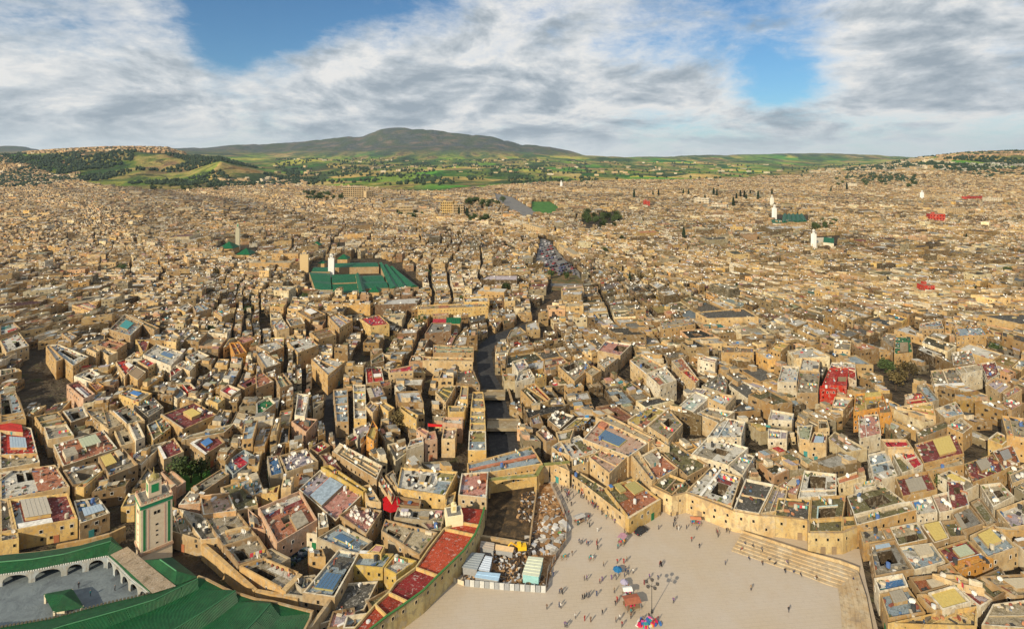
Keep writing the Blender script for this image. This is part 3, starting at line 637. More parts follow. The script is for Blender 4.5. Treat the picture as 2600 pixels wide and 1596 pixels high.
M3|1220,400 1370,400 1390,560 1210,580|9|ochre|green|c .3 .3 .8 .9
M3|630,430 800,440 790,530 630,520|10|cream|concrete|d 6
"""
def parse_traced():
    out = []
    for ln in TR.strip().splitlines():
        reg, ps, z, wc, rc, ft = ln.split('|')
        z = float(z) * (.60 if reg == 'S' else .72)
        P = [W(x, y, z) for x, y in pts(reg, ps)]
        feats = []; nd = 0
        for t in ft.split(';'):
            t = t.split()
            if not t: continue
            if t[0] == 'd': nd = int(t[1]); continue
            nums = [float(q) for q in t[1:5]]
            feats.append((t[0], *nums, *t[5:]))
        src = pts(reg, ps)
        out.append(dict(Q=[(p.x, p.y) for p in P], z=z, wc=wc, rc=rc, feats=feats, nd=nd, traced=True,
                        sx=sum(p[0] for p in src) / 4, sy=sum(p[1] for p in src) / 4))
    return out
HOUSES = parse_traced()

# ------------------------------------------------------------------ open ground where no house stands (source pixels, ground level)
P_SQUARE = [(900, 1640), (935, 1600), (1000, 1560), (1110, 1490), (1142, 1449), (1385, 1492), (1395, 1440), (1432, 1380), (1436, 1330), (1425, 1290), (1398, 1240), (1388, 1212), (1430, 1200), (1500, 1240), (1590, 1345), (1610, 1342), (1690, 1290),
            (1745, 1290), (1870, 1332), (1965, 1345), (2056, 1362), (2062, 1392), (2182, 1392), (2200, 1480), (2240, 1640)]
P_SITE = [(1142, 1449), (1215, 1368), (1236, 1280), (1240, 1240), (1300, 1232), (1380, 1215), (1400, 1228), (1432, 1290), (1440, 1330), (1432, 1385), (1400, 1440), (1387, 1492)]
P_CANAL = [(1352, 818), (1364, 822), (1338, 843), (1296, 852), (1262, 868), (1248, 895), (1256, 950), (1275, 985), (1290, 1040), (1310, 1110), (1325, 1165), (1330, 1260), (1225, 1260), (1245, 1165), (1238, 1060), (1228, 990), (1214, 950), (1210, 905), (1220, 872), (1245, 853), (1292, 836)]
P_MOSQUE = [(-200, 1395), (0, 1385), (190, 1372), (260, 1340), (310, 1330), (360, 1330), (425, 1352), (470, 1400), (540, 1420), (600, 1470), (700, 1525), (800, 1545), (790, 1660), (-200, 1700)]
P_GARDEN = [(430, 1200), (470, 1175), (530, 1190), (540, 1215), (490, 1245), (440, 1240)]
P_REDT = [(1160, 1262), (1236, 1272), (1220, 1350), (1190, 1400), (1140, 1450), (1070, 1520), (950, 1600), (890, 1600), (985, 1530), (1060, 1450), (1120, 1370)]
P_FARMOSQUE = [(775, 690), (800, 662), (960, 655), (1010, 672), (1075, 728), (1060, 752), (790, 752)]
P_PARK = [(1361, 660), (1374, 603), (1398, 615), (1430, 655), (1470, 690), (1480, 735), (1400, 740), (1400, 700)]
P_RIVERROAD = [(1255, 490), (1300, 500), (1340, 525), (1378, 545), (1330, 553), (1290, 530), (1262, 512)]
P_LAWN = [(1350, 512), (1395, 512), (1425, 530), (1390, 548), (1352, 535)]
P_WOOD = [(1478, 565), (1520, 545), (1565, 535), (1570, 560), (1545, 580), (1490, 585)]
P_ALLEY1 = [(60, 905), (120, 900), (165, 985), (200, 1030), (165, 1045), (65, 1035), (45, 1010), (75, 960)]
P_ALLEY2 = [(828, 985), (855, 975), (862, 1010), (845, 1060), (850, 1110), (900, 1150), (880, 1150), (830, 1120), (820, 1080), (826, 1030)]
P_ALLEY3 = [(860, 960), (935, 905), (1000, 855), (1010, 862), (950, 910), (880, 970), (858, 990)]
P_CORR = [(1402, 738), (1428, 738), (1408, 768), (1388, 796), (1366, 824), (1350, 818), (1366, 790), (1388, 762)]
P_HOTEL = [(862, 498), (935, 498), (935, 508), (862, 508)]
P_APTS = [(1110, 540), (1195, 540), (1195, 548), (1110, 548)]
P_WHITEMOSQUE = [(2050, 612), (2070, 600), (2125, 600), (2125, 630), (2075, 638)]
P_RIGHTMOSQUE = [(1948, 560), (1965, 545), (2050, 545), (2055, 568), (1980, 572)]
P_PYR = [(560, 620), (600, 618), (645, 632), (640, 650), (575, 650)]
P_SHRINE = [(1095, 820), (1170, 822), (1180, 850), (1090, 850)]
P_RUIN = [(2235, 950), (2300, 920), (2330, 960), (2320, 1010), (2270, 1020), (2240, 1010)]
BLOCKED = [[(W(x, y).x, W(x, y).y) for x, y in p] for p in (P_SQUARE, P_SITE, P_CANAL, P_MOSQUE, P_GARDEN, P_REDT, P_FARMOSQUE, P_PARK, P_RIVERROAD, P_LAWN, P_WOOD, P_ALLEY1, P_ALLEY2, P_ALLEY3, P_RUIN, P_CORR, P_HOTEL, P_APTS, P_WHITEMOSQUE, P_RIGHTMOSQUE, P_PYR, P_SHRINE)]
# ------------------------------------------------------------------ the ground, hills and mountain
def build_terrain():
    xs = np.concatenate([np.arange(-700, 3301, 9.0)])
    d = np.concatenate([[40, 90, 140, 300, 600, 1000, 1500], np.geomspace(2000, 16000, 150)])
    Xg = (xs[None, :] - 1300) / F * d[:, None]; Yg = np.repeat(d[:, None], len(xs), 1)
    Z = terrain_z(Xg.ravel(), Yg.ravel()).reshape(Xg.shape)
    for i in range(Xg.shape[0]):
        if d[i] <= 2050: continue
        k = min(1, (d[i] - 2050) / 1500)
        for j in range(Xg.shape[1]):
            X, Y = Xg[i, j], Yg[i, j]
            f = mnoise.fractal(Vector((X / 900, Y / 900, 1.3)), 0.9, 2.1, 5)
            r = 1 - abs(mnoise.noise(Vector((X / 420, Y / 900, 4.4))))
            far = d[i] / 9000
            amp = (6 + 34 * far * (0.35 + min(1.0, max(0, Z[i, j] - 60) / 250))) * k
            Z[i, j] += amp * f * .8 - amp * 1.0 * max(0, r - .8) * 2
    n, m = Xg.shape
    v = np.stack([Xg, Yg, Z], -1).reshape(-1, 3)
    a = (np.arange(n - 1)[:, None] * m + np.arange(m - 1)[None, :]).ravel()
    f = np.stack([a, a + 1, a + m + 1, a + m], -1)
    me = bpy.data.meshes.new('hills')
    me.vertices.add(len(v)); me.vertices.foreach_set('co', v.ravel())
    me.loops.add(f.size); me.loops.foreach_set('vertex_index', f.ravel())
    me.polygons.add(len(f)); me.polygons.foreach_set('loop_start', np.arange(0, f.size, 4)); me.polygons.foreach_set('loop_total', np.full(len(f), 4))
    me.update(); me.validate()
    me.polygons.foreach_set('use_smooth', np.ones(len(f), bool))
    mt, nt, b = new_mat('hill_ground')
    g = nt.nodes.new('ShaderNodeNewGeometry'); P = g.outputs['Position']
    s = nt.nodes.new('ShaderNodeSeparateXYZ'); L(nt, P, s.inputs[0])
    mp = nt.nodes.new('ShaderNodeMapping'); L(nt, P, mp.inputs[0]); mp.inputs['Scale'].default_value = (1, .45, 1)
    wp = nt.nodes.new('ShaderNodeTexNoise'); wp.inputs['Scale'].default_value = .0022; L(nt, mp.outputs[0], wp.inputs['Vector'])
    ad = nt.nodes.new('ShaderNodeVectorMath'); ad.operation = 'MULTIPLY_ADD'; L(nt, wp.outputs['Color'], ad.inputs[0]); ad.inputs[1].default_value = (300, 300, 0); L(nt, mp.outputs[0], ad.inputs[2])
    vo = nt.nodes.new('ShaderNodeTexVoronoi'); vo.inputs['Scale'].default_value = .0042; L(nt, ad.outputs[0], vo.inputs['Vector'])
    sc = nt.nodes.new('ShaderNodeSeparateColor'); L(nt, vo.outputs['Color'], sc.inputs[0])
    lit_fields = ramp(nt, sc.outputs[0], [(0, (.03, .12, .018)), (.16, (.09, .28, .03)), (.30, (.18, .30, .03)), (.42, (.45, .42, .07)), (.54, (.55, .38, .12)), (.66, (.05, .08, .03)), (.78, (.33, .22, .10)), (.88, (.20, .30, .04)), (.95, (.50, .38, .14))], 'CONSTANT')  # crop colours; ochre patches also paint in golden sunlight
    big = noise_n(nt, mp.outputs[0], .0011, 5, .6)
    bands = noise_n(nt, mp.outputs[0], .0035, 6, .6)
    fine = noise_n(nt, P, .02, 5, .7)
    lit_grass = ramp(nt, bands, [(.32, (.025, .04, .02)), (.43, (.04, .09, .02)), (.50, (.13, .17, .035)), (.56, (.36, .28, .09)), (.62, (.22, .13, .07)), (.70, (.05, .09, .025))])  # slope growth; the yellow band also paints golden streaks of light
    c = mix(nt, ramp(nt, big, [(.42, 0), (.56, 1)]), lit_fields, lit_grass)
    sp = noise_n(nt, P, .011, 4, .8)
    c = mix(nt, ramp(nt, sp, [(.53, 0), (.60, .85)]), c, (.022, .035, .016))
    c = mix(nt, ramp(nt, fine, [(.3, .5), (.5, 0)]), c, mix(nt, 1, c, (.45, .5, .45), 'MULTIPLY'))
    bn0 = noise_n(nt, P, .004, 8, .7)
    # scrub and bare rock on the high mountain, haze blue mixed in
    hi = nt.nodes.new('ShaderNodeMapRange'); L(nt, s.outputs[2], hi.inputs[0]); hi.inputs[1].default_value = 110; hi.inputs[2].default_value = 240
    rock = ramp(nt, fine, [(.3, (.03, .045, .045)), (.5, (.055, .070, .068)), (.7, (.12, .11, .095))])
    rock = mix(nt, ramp(nt, bands, [(.42, 0), (.56, .8)]), rock, (.055, .075, .035)); rock = mix(nt, ramp(nt, bn0, [(.5, 0), (.62, .8)]), rock, (.17, .125, .095))
    c = mix(nt, hi.outputs[0], c, rock)
    # trodden earth among the houses, darkened to paint shade into the lanes
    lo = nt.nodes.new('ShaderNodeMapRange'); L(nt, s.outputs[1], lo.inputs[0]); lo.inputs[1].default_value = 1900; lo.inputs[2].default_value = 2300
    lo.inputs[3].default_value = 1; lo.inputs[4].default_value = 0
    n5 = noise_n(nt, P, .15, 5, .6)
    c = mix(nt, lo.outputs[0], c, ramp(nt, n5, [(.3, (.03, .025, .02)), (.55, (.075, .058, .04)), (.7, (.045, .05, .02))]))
    L(nt, c, b.inputs['Base Color']); b.inputs['Roughness'].default_value = .95; b.inputs['Specular IOR Level'].default_value = .1
    bp = nt.nodes.new('ShaderNodeBump'); bp.inputs['Strength'].default_value = 1; bp.inputs['Distance'].default_value = 40
    bn = noise_n(nt, P, .006, 8, .65)
    L(nt, bn, bp.inputs['Height']); L(nt, bp.outputs[0], b.inputs['Normal'])
    me.materials.append(mt)
    tag(put('hills', me), 'green and brown hills rising to a dark grey mountain behind the old town', None, None, 'structure')
    g2 = MB(); g2.poly([(-26000, -9000, -1.0), (26000, -9000, -1.0), (26000, 20000, -1.0), (-26000, 20000, -1.0)])
    tag(put('ground', g2.mesh('ground', [mt])), 'wide earth plain around the town', None, None, 'structure')
build_terrain()

# ------------------------------------------------------------------ one house
def bil(Q, u, v):
    a, b, c, d = Q
    return ((a[0] * (1 - u) + b[0] * u) * (1 - v) + (d[0] * (1 - u) + c[0] * u) * v,
            (a[1] * (1 - u) + b[1] * u) * (1 - v) + (d[1] * (1 - u) + c[1] * u) * v)
def plen(p, q): return math.hypot(p[0] - q[0], p[1] - q[1])
WIN = {}
def window_mesh(w, h):
    k = (w, h)
    if k in WIN: return WIN[k]
    m = MB(); t = .07
    for (x0, x1, z0, z1) in ((-w / 2, -w / 2 + t, 0, h), (w / 2 - t, w / 2, 0, h), (-w / 2 + t, w / 2 - t, 0, t), (-w / 2 + t, w / 2 - t, h - t, h)):
        b = [(x0, .07), (x1, .07), (x1, -.02), (x0, -.02)]
        m.prism(b, z0, z1, 0, 0)
    m.poly([(w / 2 - t, .03, t), (-w / 2 + t, .03, t), (-w / 2 + t, .03, h - t), (w / 2 - t, .03, h - t)], 1)
    me = m.mesh('window', [M_PLAIN, M_PANE]); WIN[k] = me; return me
M_COURT_SHADE, _nt, _b = new_mat('court_floor_shade'); _b.inputs['Base Color'].default_value = (.03, .028, .024, 1); _b.inputs['Roughness'].default_value = .8  # near-black floor colour paints in the shade of the courts
M_PANE, _nt, _b = new_mat('window_dark'); _b.inputs['Base Color'].default_value = (.018, .016, .014, 1); _b.inputs['Roughness'].default_value = .25
def door_mesh():
    m = MB(); m.prism([(-.7, .1), (.7, .1), (.7, -.02), (-.7, -.02)], 0, 2.3); return m.mesh('door', [M_PLAIN])
DOOR = door_mesh()
DISH_SPOTS = []; TANK_SPOTS = []
FOOT = []      # (polygon, roof height) of all individually built houses, to know which walls show
def covered(px, py, z, skip):
    for (x0, y0, x1, y1, poly, h, i) in FOOT_BOX:
        if i == skip or h < z + 1.2 or px < x0 or px > x1 or py < y0 or py > y1: continue
        c = False; j = len(poly) - 1
        for k in range(len(poly)):
            xi, yi = poly[k]; xj, yj = poly[j]
            if (yi > py) != (yj > py) and px < (xj - xi) * (py - yi) / (yj - yi + 1e-12) + xi: c = not c
            j = k
        if c: return True
    return False
def build_house(H, idx):
    Q = H['Q']; z = H['z']; r = random.Random(idx * 31 + 5)
    cx = sum(p[0] for p in Q) / 4; cy = sum(p[1] for p in Q) / 4
    root = thing('house', None, 'house', (cx, cy, 0))
    wu = (plen(Q[0], Q[1]) + plen(Q[3], Q[2])) / 2; wv = (plen(Q[0], Q[3]) + plen(Q[1], Q[2])) / 2
    pt = H.get('pt', .42); pu, pv = min(.2, pt / max(wu, 1)), min(.2, pt / max(wv, 1))
    par = H.get('par', r.choice([.5, .7, .9, 1.1]))
    wcol = np.array(PAL[H['wc']]) * r.uniform(.9, 1.08); rcol = np.array(PAL[H['rc']]) * r.uniform(.88, 1.12)
    us = {0.0, 1.0, pu, 1 - pu}; vs = {0.0, 1.0, pv, 1 - pv}
    feats0 = list(H['feats'])
    if not any(f[0] == 'h' for f in feats0) and min(wu, wv) > 6 and r.random() < .7:
        t_ = .3 / wu; u_ = r.uniform(.25, .75)
        cand = ('h', u_, .0, u_ + t_, 1.0, '%.2f' % r.uniform(.35, .8), H['wc'], H['wc']) if r.random() < .5 else ('h', .0, u_, 1.0, u_ + .3 / wv, '%.2f' % r.uniform(.35, .8), H['wc'], H['wc'])
        if all(cand[3] < f[1] or cand[1] > f[3] or cand[4] < f[2] or cand[2] > f[4] for f in feats0 if f[0] in 'ckg'): H['feats'] = feats0 = feats0 + [cand]
    zones = []
    for f in H['feats']:
        if f[0] in 'chp':
            u0, v0, u1, v1 = f[1:5]
            if f[0] in 'cp': u0, v0, u1, v1 = max(u0, pu), max(v0, pv), min(u1, 1 - pu), min(v1, 1 - pv)
            if u1 - u0 < .015 or v1 - v0 < .015: continue
            us |= {u0, u1}; vs |= {v0, v1}
            zones.append((f, u0, v0, u1, v1))
            if f[0] == 'c':
                e, g = .22 / max(wu, 1), .22 / max(wv, 1)
    def clean(s):
        s = sorted(s); o = [s[0]]
        for a in s[1:]:
            if a - o[-1] > .004: o.append(a)
        o[-1] = 1.0; return o
    us, vs = clean(us), clean(vs); nu, nv = len(us) - 1, len(vs) - 1
    cls = [[None] * nv for _ in range(nu)]
    for i in range(nu):
        for j in range(nv):
            um, vm = (us[i] + us[i + 1]) / 2, (vs[j] + vs[j + 1]) / 2
            c = ('par',) if (um < pu or um > 1 - pu or vm < pv or vm > 1 - pv) else ('roof',)
            for n, (f, u0, v0, u1, v1) in enumerate(zones):
                if u0 - 1e-6 < um < u1 + 1e-6 and v0 - 1e-6 < vm < v1 + 1e-6:
                    if f[0] == 'p' and c[0] != 'roof': continue
                    if f[0] == 'c' and c[0] == 'par': continue
                    c = (f[0], n)
            cls[i][j] = c
    def height(c):
        if c[0] == 'par': return z + par
        if c[0] == 'roof': return z
        if c[0] == 'p': return z + .03
        f = zones[c[1]][0]
        if c[0] == 'c': return H.get('base', 0) + .4
        return z + float(f[5])
    wall, rf, pp, cy_ = MB(), MB(), MB(), MB(); huts = {}; patches = {}
    def target(c):
        if c[0] == 'par': return pp, 0
        if c[0] == 'roof': return rf, 0
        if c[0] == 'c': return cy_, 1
        if c[0] == 'h': return huts.setdefault(c[1], MB()), 1
        return patches.setdefault(c[1], MB()), 0
    base = H.get('base', 0) - .6
    for i in range(nu):
        for j in range(nv):
            c = cls[i][j]; h = height(c); tm, mi = target(c)
            q = [bil(Q, us[i], vs[j]), bil(Q, us[i + 1], vs[j]), bil(Q, us[i + 1], vs[j + 1]), bil(Q, us[i], vs[j + 1])]
            tm.poly([(*q[3], h), (*q[2], h), (*q[1], h), (*q[0], h)], mi)
            for (di, dj, a, b) in ((-1, 0, q[3], q[0]), (1, 0, q[1], q[2]), (0, -1, q[0], q[1]), (0, 1, q[2], q[3])):
                ii, jj = i + di, j + dj
                if ii < 0 or jj < 0 or ii >= nu or jj >= nv:
                    wall.poly([(*a, h), (*b, h), (*b, base), (*a, base)]); continue
                h2 = height(cls[ii][jj])
                if h > h2 + .001:
                    cc = cls[ii][jj]
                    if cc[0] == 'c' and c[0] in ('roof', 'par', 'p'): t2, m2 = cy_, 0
                    elif c[0] == 'roof': t2, m2 = rf, 0
                    else: t2, m2 = tm, 0
                    t2.poly([(*a, h), (*b, h), (*b, h2), (*a, h2)], m2)
    part(wall, 'wall', root, M_WALL, wcol)
    part(pp, 'parapet', root, M_WALL, wcol * r.uniform(.95, 1.12) if r.random() < .8 else PAL['white'])
    part(rf, 'roof', root, M_ROOF, rcol)
    if cy_.f: part(cy_, 'courtyard', root, [M_WALL, M_COURT_SHADE], (.07, .055, .04) if r.random() < .8 else (.3, .28, .25))  # inner walls mostly coloured dark, as painted court shade
    for k, m in huts.items():
        f = zones[k][0]; part(m, 'roof_room' if float(f[5]) > 1.25 else 'low_wall', root, [M_WALL, M_WALL_TOP(f[7])], PAL[f[6]])
        if float(f[5]) >= 1.5 and (f[3] - f[1]) * wu > 1.6 and (f[4] - f[2]) * wv > 1.6:
            u = (f[1] + f[3]) / 2; a = bil(Q, f[1], f[4]); b = bil(Q, f[3], f[4]); e = bil(Q, u, f[4])
            ang = math.atan2(b[1] - a[1], b[0] - a[0]) + math.pi
            dd = MB(); dd.prism([(-.45, .06), (.45, .06), (.45, -.03), (-.45, -.03)], 0, min(1.9, float(f[5]) - .15))
            o = put('door', HUT_DOOR, root, (e[0] - cx, e[1] - cy, z + .04), (.06, .08, .1) if r.random() < .6 else PAL['teal'], (0, 0, ang))
            o.scale = (1, 1, min(1.0, (float(f[5]) - .2) / 1.8))
    for k, m in patches.items():
        f = zones[k][0]; part(m, 'roof_patch', root, M_ROOF, PAL[f[5]])
    for f in H['feats']:
        if f[0] == 'k':
            _, u0, v0, u1, v1, col, hh = f; hh = float(hh)
            q = [bil(Q, u0, v0), bil(Q, u1, v0), bil(Q, u1, v1), bil(Q, u0, v1)]
            m = MB(); m.prism(q, z + hh - .12, z + hh, 0, 0, True)
            L1 = 6
            for t in range(1, L1):   # ribs of the sheet
                a = bil(q, t / L1 - .004, 0); b = bil(q, t / L1 + .004, 0); c2 = bil(q, t / L1 + .004, 1); d2 = bil(q, t / L1 - .004, 1)
                m.prism([a, b, c2, d2], z + hh + .002, z + hh + .06)
            part(m, 'canopy', root, M_PLAIN, PAL[col])
            w = MB(); qi = [bil(q, .03, .03), bil(q, .97, .03), bil(q, .97, .97), bil(q, .03, .97)]
            w.prism(qi, z, z + hh - .13); part(w, 'skylight_base', root, M_WALL, wcol)
        if f[0] == 'g':
            _, u0, v0, u1, v1 = f[:5]; q = [bil(Q, u0, v0), bil(Q, u1, v0), bil(Q, u1, v1), bil(Q, u0, v1)]
            fr = MB(); n = 5
            fr.prism(q, z, z + .35); fo = part(fr, 'skylight', root, M_PLAIN, PAL['olive'])
            for t in range(n):
                a, b = t / n + .012, (t + 1) / n - .012
                m = MB(); m.prism([bil(q, a, .03), bil(q, b, .03), bil(q, b, .97), bil(q, a, .97)], z + .36, z + .42)
                part(m, 'pane', root, M_GLASS, (.05, .12, .22))
    # windows and a door on the walls that show
    for e in range(4):
        a, b = Q[e], Q[(e + 1) % 4]; ln = plen(a, b)
        if ln < 3: continue
        nx, ny = (b[1] - a[1]) / ln, -(b[0] - a[0]) / ln
        mx, my = (a[0] + b[0]) / 2, (a[1] + b[1]) / 2
        if nx * (mx - cx) + ny * (my - cy) < 0: nx, ny = -nx, -ny
        if nx * (-mx) + ny * (-my) < 0: continue
        ang = math.atan2(ny, nx) - math.pi / 2
        big = H.get('big', 1); nw = int(ln / r.uniform(1.9, 3.2)); wins = [(.85, 1.05), (.7, .85), (1.0, 1.15)][r.randrange(3)]
        zf = z - 1.7; fl = 0
        while zf > .8 and fl < 3:
            for t in range(nw):
                if r.random() > (.72 if fl == 0 else .55): continue
                u = (t + .5 + r.uniform(-.15, .15)) / nw
                px, py = a[0] + (b[0] - a[0]) * u, a[1] + (b[1] - a[1]) * u
                if covered(px + nx * .9, py + ny * .9, zf, idx): continue
                put('window', window_mesh(*wins), root, (px - cx, py - cy, zf), wcol * .8 if r.random() < .7 else PAL['white'], (0, 0, ang))
            zf -= 2.4; fl += 1
        if not covered(mx + nx * 1.2, my + ny * 1.2, 0, idx) and r.random() < .6:
            u = r.uniform(.25, .75)
            put('door', DOOR, root, (a[0] + (b[0] - a[0]) * u - cx, a[1] + (b[1] - a[1]) * u - cy, H.get('base', 0)), PAL[r.choice(['brown', 'teal', 'green', 'rust'])], (0, 0, ang))
    # spots for dishes and tanks
    def free(u, v):
        return all(not (f[1] - .03 < u < f[3] + .03 and f[2] - .03 < v < f[4] + .03) for f in H['feats'] if f[0] in 'ckgh')
    if H.get('clutter', True):
        cq = MB(); cn = int(r.uniform(.10, .24) * wu * wv); cols_ = []
        for _ in range(cn):
            u, v = r.uniform(pu + .03, .97 - pu), r.uniform(pv + .03, .97 - pv)
            if r.random() < .5:
                if r.random() < .5: u = r.choice([pu + .03, .97 - pu])
                else: v = r.choice([pv + .03, .97 - pv])
            if not free(u, v): continue
            p = bil(Q, u, v); k0 = len(cq.f); cq.box(p, r.uniform(.15, .9), r.uniform(.15, .9) * r.choice([1, 1, 2.5]), z + .02, z + r.uniform(.08, .75), r.uniform(0, 3))
            c_ = np.array(r.choice([(.6, .58, .54), (.35, .30, .22), (.05, .045, .04), (.05, .045, .04), (.12, .10, .07), (.5, .42, .3), (.25, .08, .05), (.08, .14, .25), (.10, .12, .04), (.45, .2, .1)])) * r.uniform(.8, 1.2)
            cols_ += [c_] * (len(cq.f) - k0)
        if cq.f:
            me = cq.mesh('roof_clutter', [S_PLAIN], root.location); at = me.attributes.new('tint', 'FLOAT_COLOR', 'FACE')
            at.data.foreach_set('color', np.c_[np.array(cols_), np.ones(len(cols_))].astype(np.float32).reshape(-1)); o = put('roof_clutter', me, root); o['kind'] = 'stuff'
    n = H['nd']; tries = 0
    while n > 0 and tries < 200:
        tries += 1; u, v = r.uniform(pu + .06, .94 - pu), r.uniform(pv + .06, .94 - pv)
        if free(u, v):
            p = bil(Q, u, v); DISH_SPOTS.append((p[0], p[1], z, idx)); n -= 1
    if r.random() < .5:
        for _ in range(20):
            u, v = r.uniform(.15, .85), r.uniform(.15, .85)
            if free(u, v): p = bil(Q, u, v); TANK_SPOTS.append((p[0], p[1], z, idx)); break
    H['root'] = root
    return root
_tops = {}
def M_WALL_TOP(colname):
    """raised rooms carry a roof of their own colour"""
    if colname not in _tops:
        m, nt, b = new_mat('room_top_' + colname)
        g = nt.nodes.new('ShaderNodeNewGeometry'); n = noise_n(nt, g.outputs['Position'], .8, 5, .7)
        c = PAL[colname]
        L(nt, mix(nt, ramp(nt, n, [(.42, 0), (.6, .7)]), c, tuple(v * .5 for v in c)), b.inputs['Base Color']); b.inputs['Roughness'].default_value = .85
        _tops[colname] = m
    return _tops[colname]
_m = MB(); _m.prism([(-.45, .06), (.45, .06), (.45, -.03), (-.45, -.03)], 0, 1.7); HUT_DOOR = _m.mesh('door', [M_PLAIN])

# ------------------------------------------------------------------ the rest of the town: a warped street grid
def town_cells():
    ang = math.radians(14); co, si = math.cos(ang), math.sin(ang)
    def lines(lo, hi, r):
        o = [lo]; al = []; k = 0
        while o[-1] < hi:
            big = 1 + .35 * min(1.0, max(0, (abs(o[-1])) - 1800) / 1500)
            o.append(o[-1] + r.uniform(11.5, 17.5) * big); al.append(r.uniform(0, 1) < .45)
        return np.array(o), np.array(al)
    u, au = lines(-5200, 5600, rng); v, av = lines(-1800, 5200, rng)
    U, V = np.meshgrid(u, v, indexing='ij')
    U = U + rng.normal(0, 1.3, U.shape); V = V + rng.normal(0, 1.3, V.shape)
    X0 = U * co - V * si; Y0 = U * si + V * co
    def sm(a, b, s, ph): return np.sin(X0 / s + ph) * np.cos(Y0 / (s * 1.3) + a) + .6 * np.sin((X0 + Y0) / (s * .6) + b)
    X = X0 + 42 * sm(1., 2., 190, .4) + 12 * sm(.3, 4., 61, 1.7)
    Y = Y0 + 42 * sm(3., .7, 170, 2.2) + 12 * sm(2.3, 1., 57, .3)
    A = np.stack([X[:-1, 1:], Y[:-1, 1:]], -1); B = np.stack([X[1:, 1:], Y[1:, 1:]], -1)
    C = np.stack([X[1:, :-1], Y[1:, :-1]], -1); D = np.stack([X[:-1, :-1], Y[:-1, :-1]], -1)
    Q = np.stack([A, B, C, D], 2).reshape(-1, 4, 2)
    ni, nj = X.shape[0] - 1, X.shape[1] - 1
    AU = np.repeat(au[:ni, None], nj, 1).ravel(); AV = np.repeat(av[None, :nj], ni, 0).ravel()
    c = Q.mean(1)
    with np.errstate(divide='ignore', invalid='ignore'):
        px = 1300 + F * c[:, 0] / c[:, 1]
    py = HOR + F * CAM_Z / np.maximum(c[:, 1], 1)
    lim = np.interp(px, [-300, 0, 60, 260, 330, 420, 600, 700, 900, 1000, 1100, 1160, 1300, 1400, 1500, 1700, 1850, 1980, 2100, 2200, 2300, 2450, 2600, 3000],
                    [452, 452, 460, 478, 480, 488, 478, 474, 476, 486, 490, 484, 470, 464, 461, 458, 456, 450, 448, 452, 462, 465, 462, 460])
    keep = (py < 1625) & (c[:, 1] > 95) & (px > -260) & (px < 2860) & (py > lim)
    Q, AU, AV = Q[keep], AU[keep], AV[keep]
    # subdivide some plots into smaller houses
    t = rng.random(len(Q)); out = []; fl = []
    def sub(q, u0, v0, u1, v1):
        def b(u, v): return (q[:, 0] * (1 - u) + q[:, 1] * u) * (1 - v) + (q[:, 3] * (1 - u) + q[:, 2] * u) * v
        return np.stack([b(u0, v0), b(u1, v0), b(u1, v1), b(u0, v1)], 1)
    g = .01
    def put_(mask, rects):
        q = Q[mask]; a = AU[mask]; bb = AV[mask]
        for (u0, v0, u1, v1) in rects:
            uu0 = u0 + (0.19 if u0 == 0 else 0) * a[:, None] + g; vv1 = v1 - (.19 if v1 == 1 else 0) * bb[:, None] - g
            def b(u, v): return (q[:, 0] * (1 - u) + q[:, 1] * u) * (1 - v) + (q[:, 3] * (1 - u) + q[:, 2] * u) * v
            one = np.ones_like(uu0)
            out.append(np.stack([b(uu0, one * (v0 + g)), b(one * (u1 - g), one * (v0 + g)), b(one * (u1 - g), vv1), b(uu0, vv1)], 1))
    put_(t < .46, [(0, 0, 1, 1)])
    put_((t >= .46) & (t < .64), [(0, 0, .48, 1), (.5, 0, 1, 1)])
    put_((t >= .64) & (t < .82), [(0, 0, 1, .52), (0, .54, 1, 1)])
    put_((t >= .82) & (t < .975), [(0, 0, .45, .5), (.47, 0, 1, .5), (0, .52, .6, 1), (.62, .52, 1, 1)])
    return np.concatenate(out)
CELLS = town_cells()
_blk = BLOCKED + [h['Q'] for h in HOUSES]
def drop_blocked(Q):
    keep = np.ones(len(Q), bool); c = Q.mean(1)
    Qn = Q.copy()
    for poly in _blk:
        P = np.asarray(poly); lo, hi = P.min(0) - 14, P.max(0) + 14
        near = np.where(keep & (c[:, 0] > lo[0]) & (c[:, 0] < hi[0]) & (c[:, 1] > lo[1]) & (c[:, 1] < hi[1]))[0]
        if not len(near): continue
        cin = inside(c[near], P); keep[near[cin]] = False
        near = near[~cin]
        if not len(near): continue
        for k in range(4):
            bad = inside(Qn[near, k], P)
            for s in (.35, .6, .85):
                idx = near[bad]
                if not len(idx): break
                tryp = Q[idx, k] * (1 - s) + c[idx] * s
                Qn[idx, k] = tryp; bb = inside(tryp, P); b2 = bad.copy(); b2[np.where(bad)[0][~bb]] = False; bad = b2
        # corners of the obstacle that stick into the plot
        for i in near:
            e = 0
            for t in (.5,):
                for k in range(4):
                    m = Qn[i, k] * (1 - t) + Qn[i, (k + 1) % 4] * t
                    if inside([m], P)[0]: e += 1
            if e >= 2: keep[i] = False
            elif e == 1: Qn[i] = Qn[i] * .72 + Qn[i].mean(0) * .28
    Qn = Qn[keep]
    x, y = Qn[..., 0], Qn[..., 1]
    area = abs(.5 * ((x * np.roll(y, -1, 1)).sum(1) - (y * np.roll(x, -1, 1)).sum(1)))
    side = np.sqrt(((Qn - np.roll(Qn, -1, 1)) ** 2).sum(-1)).min(1)
    return Qn[(area > 14) & (side > 1.8)]
CELLS = drop_blocked(CELLS)
cc = CELLS.mean(1)
CELLS = CELLS[np.argsort(cc[:, 1])]
cc = CELLS.mean(1)
print('plots', len(CELLS), 'traced', len(HOUSES))
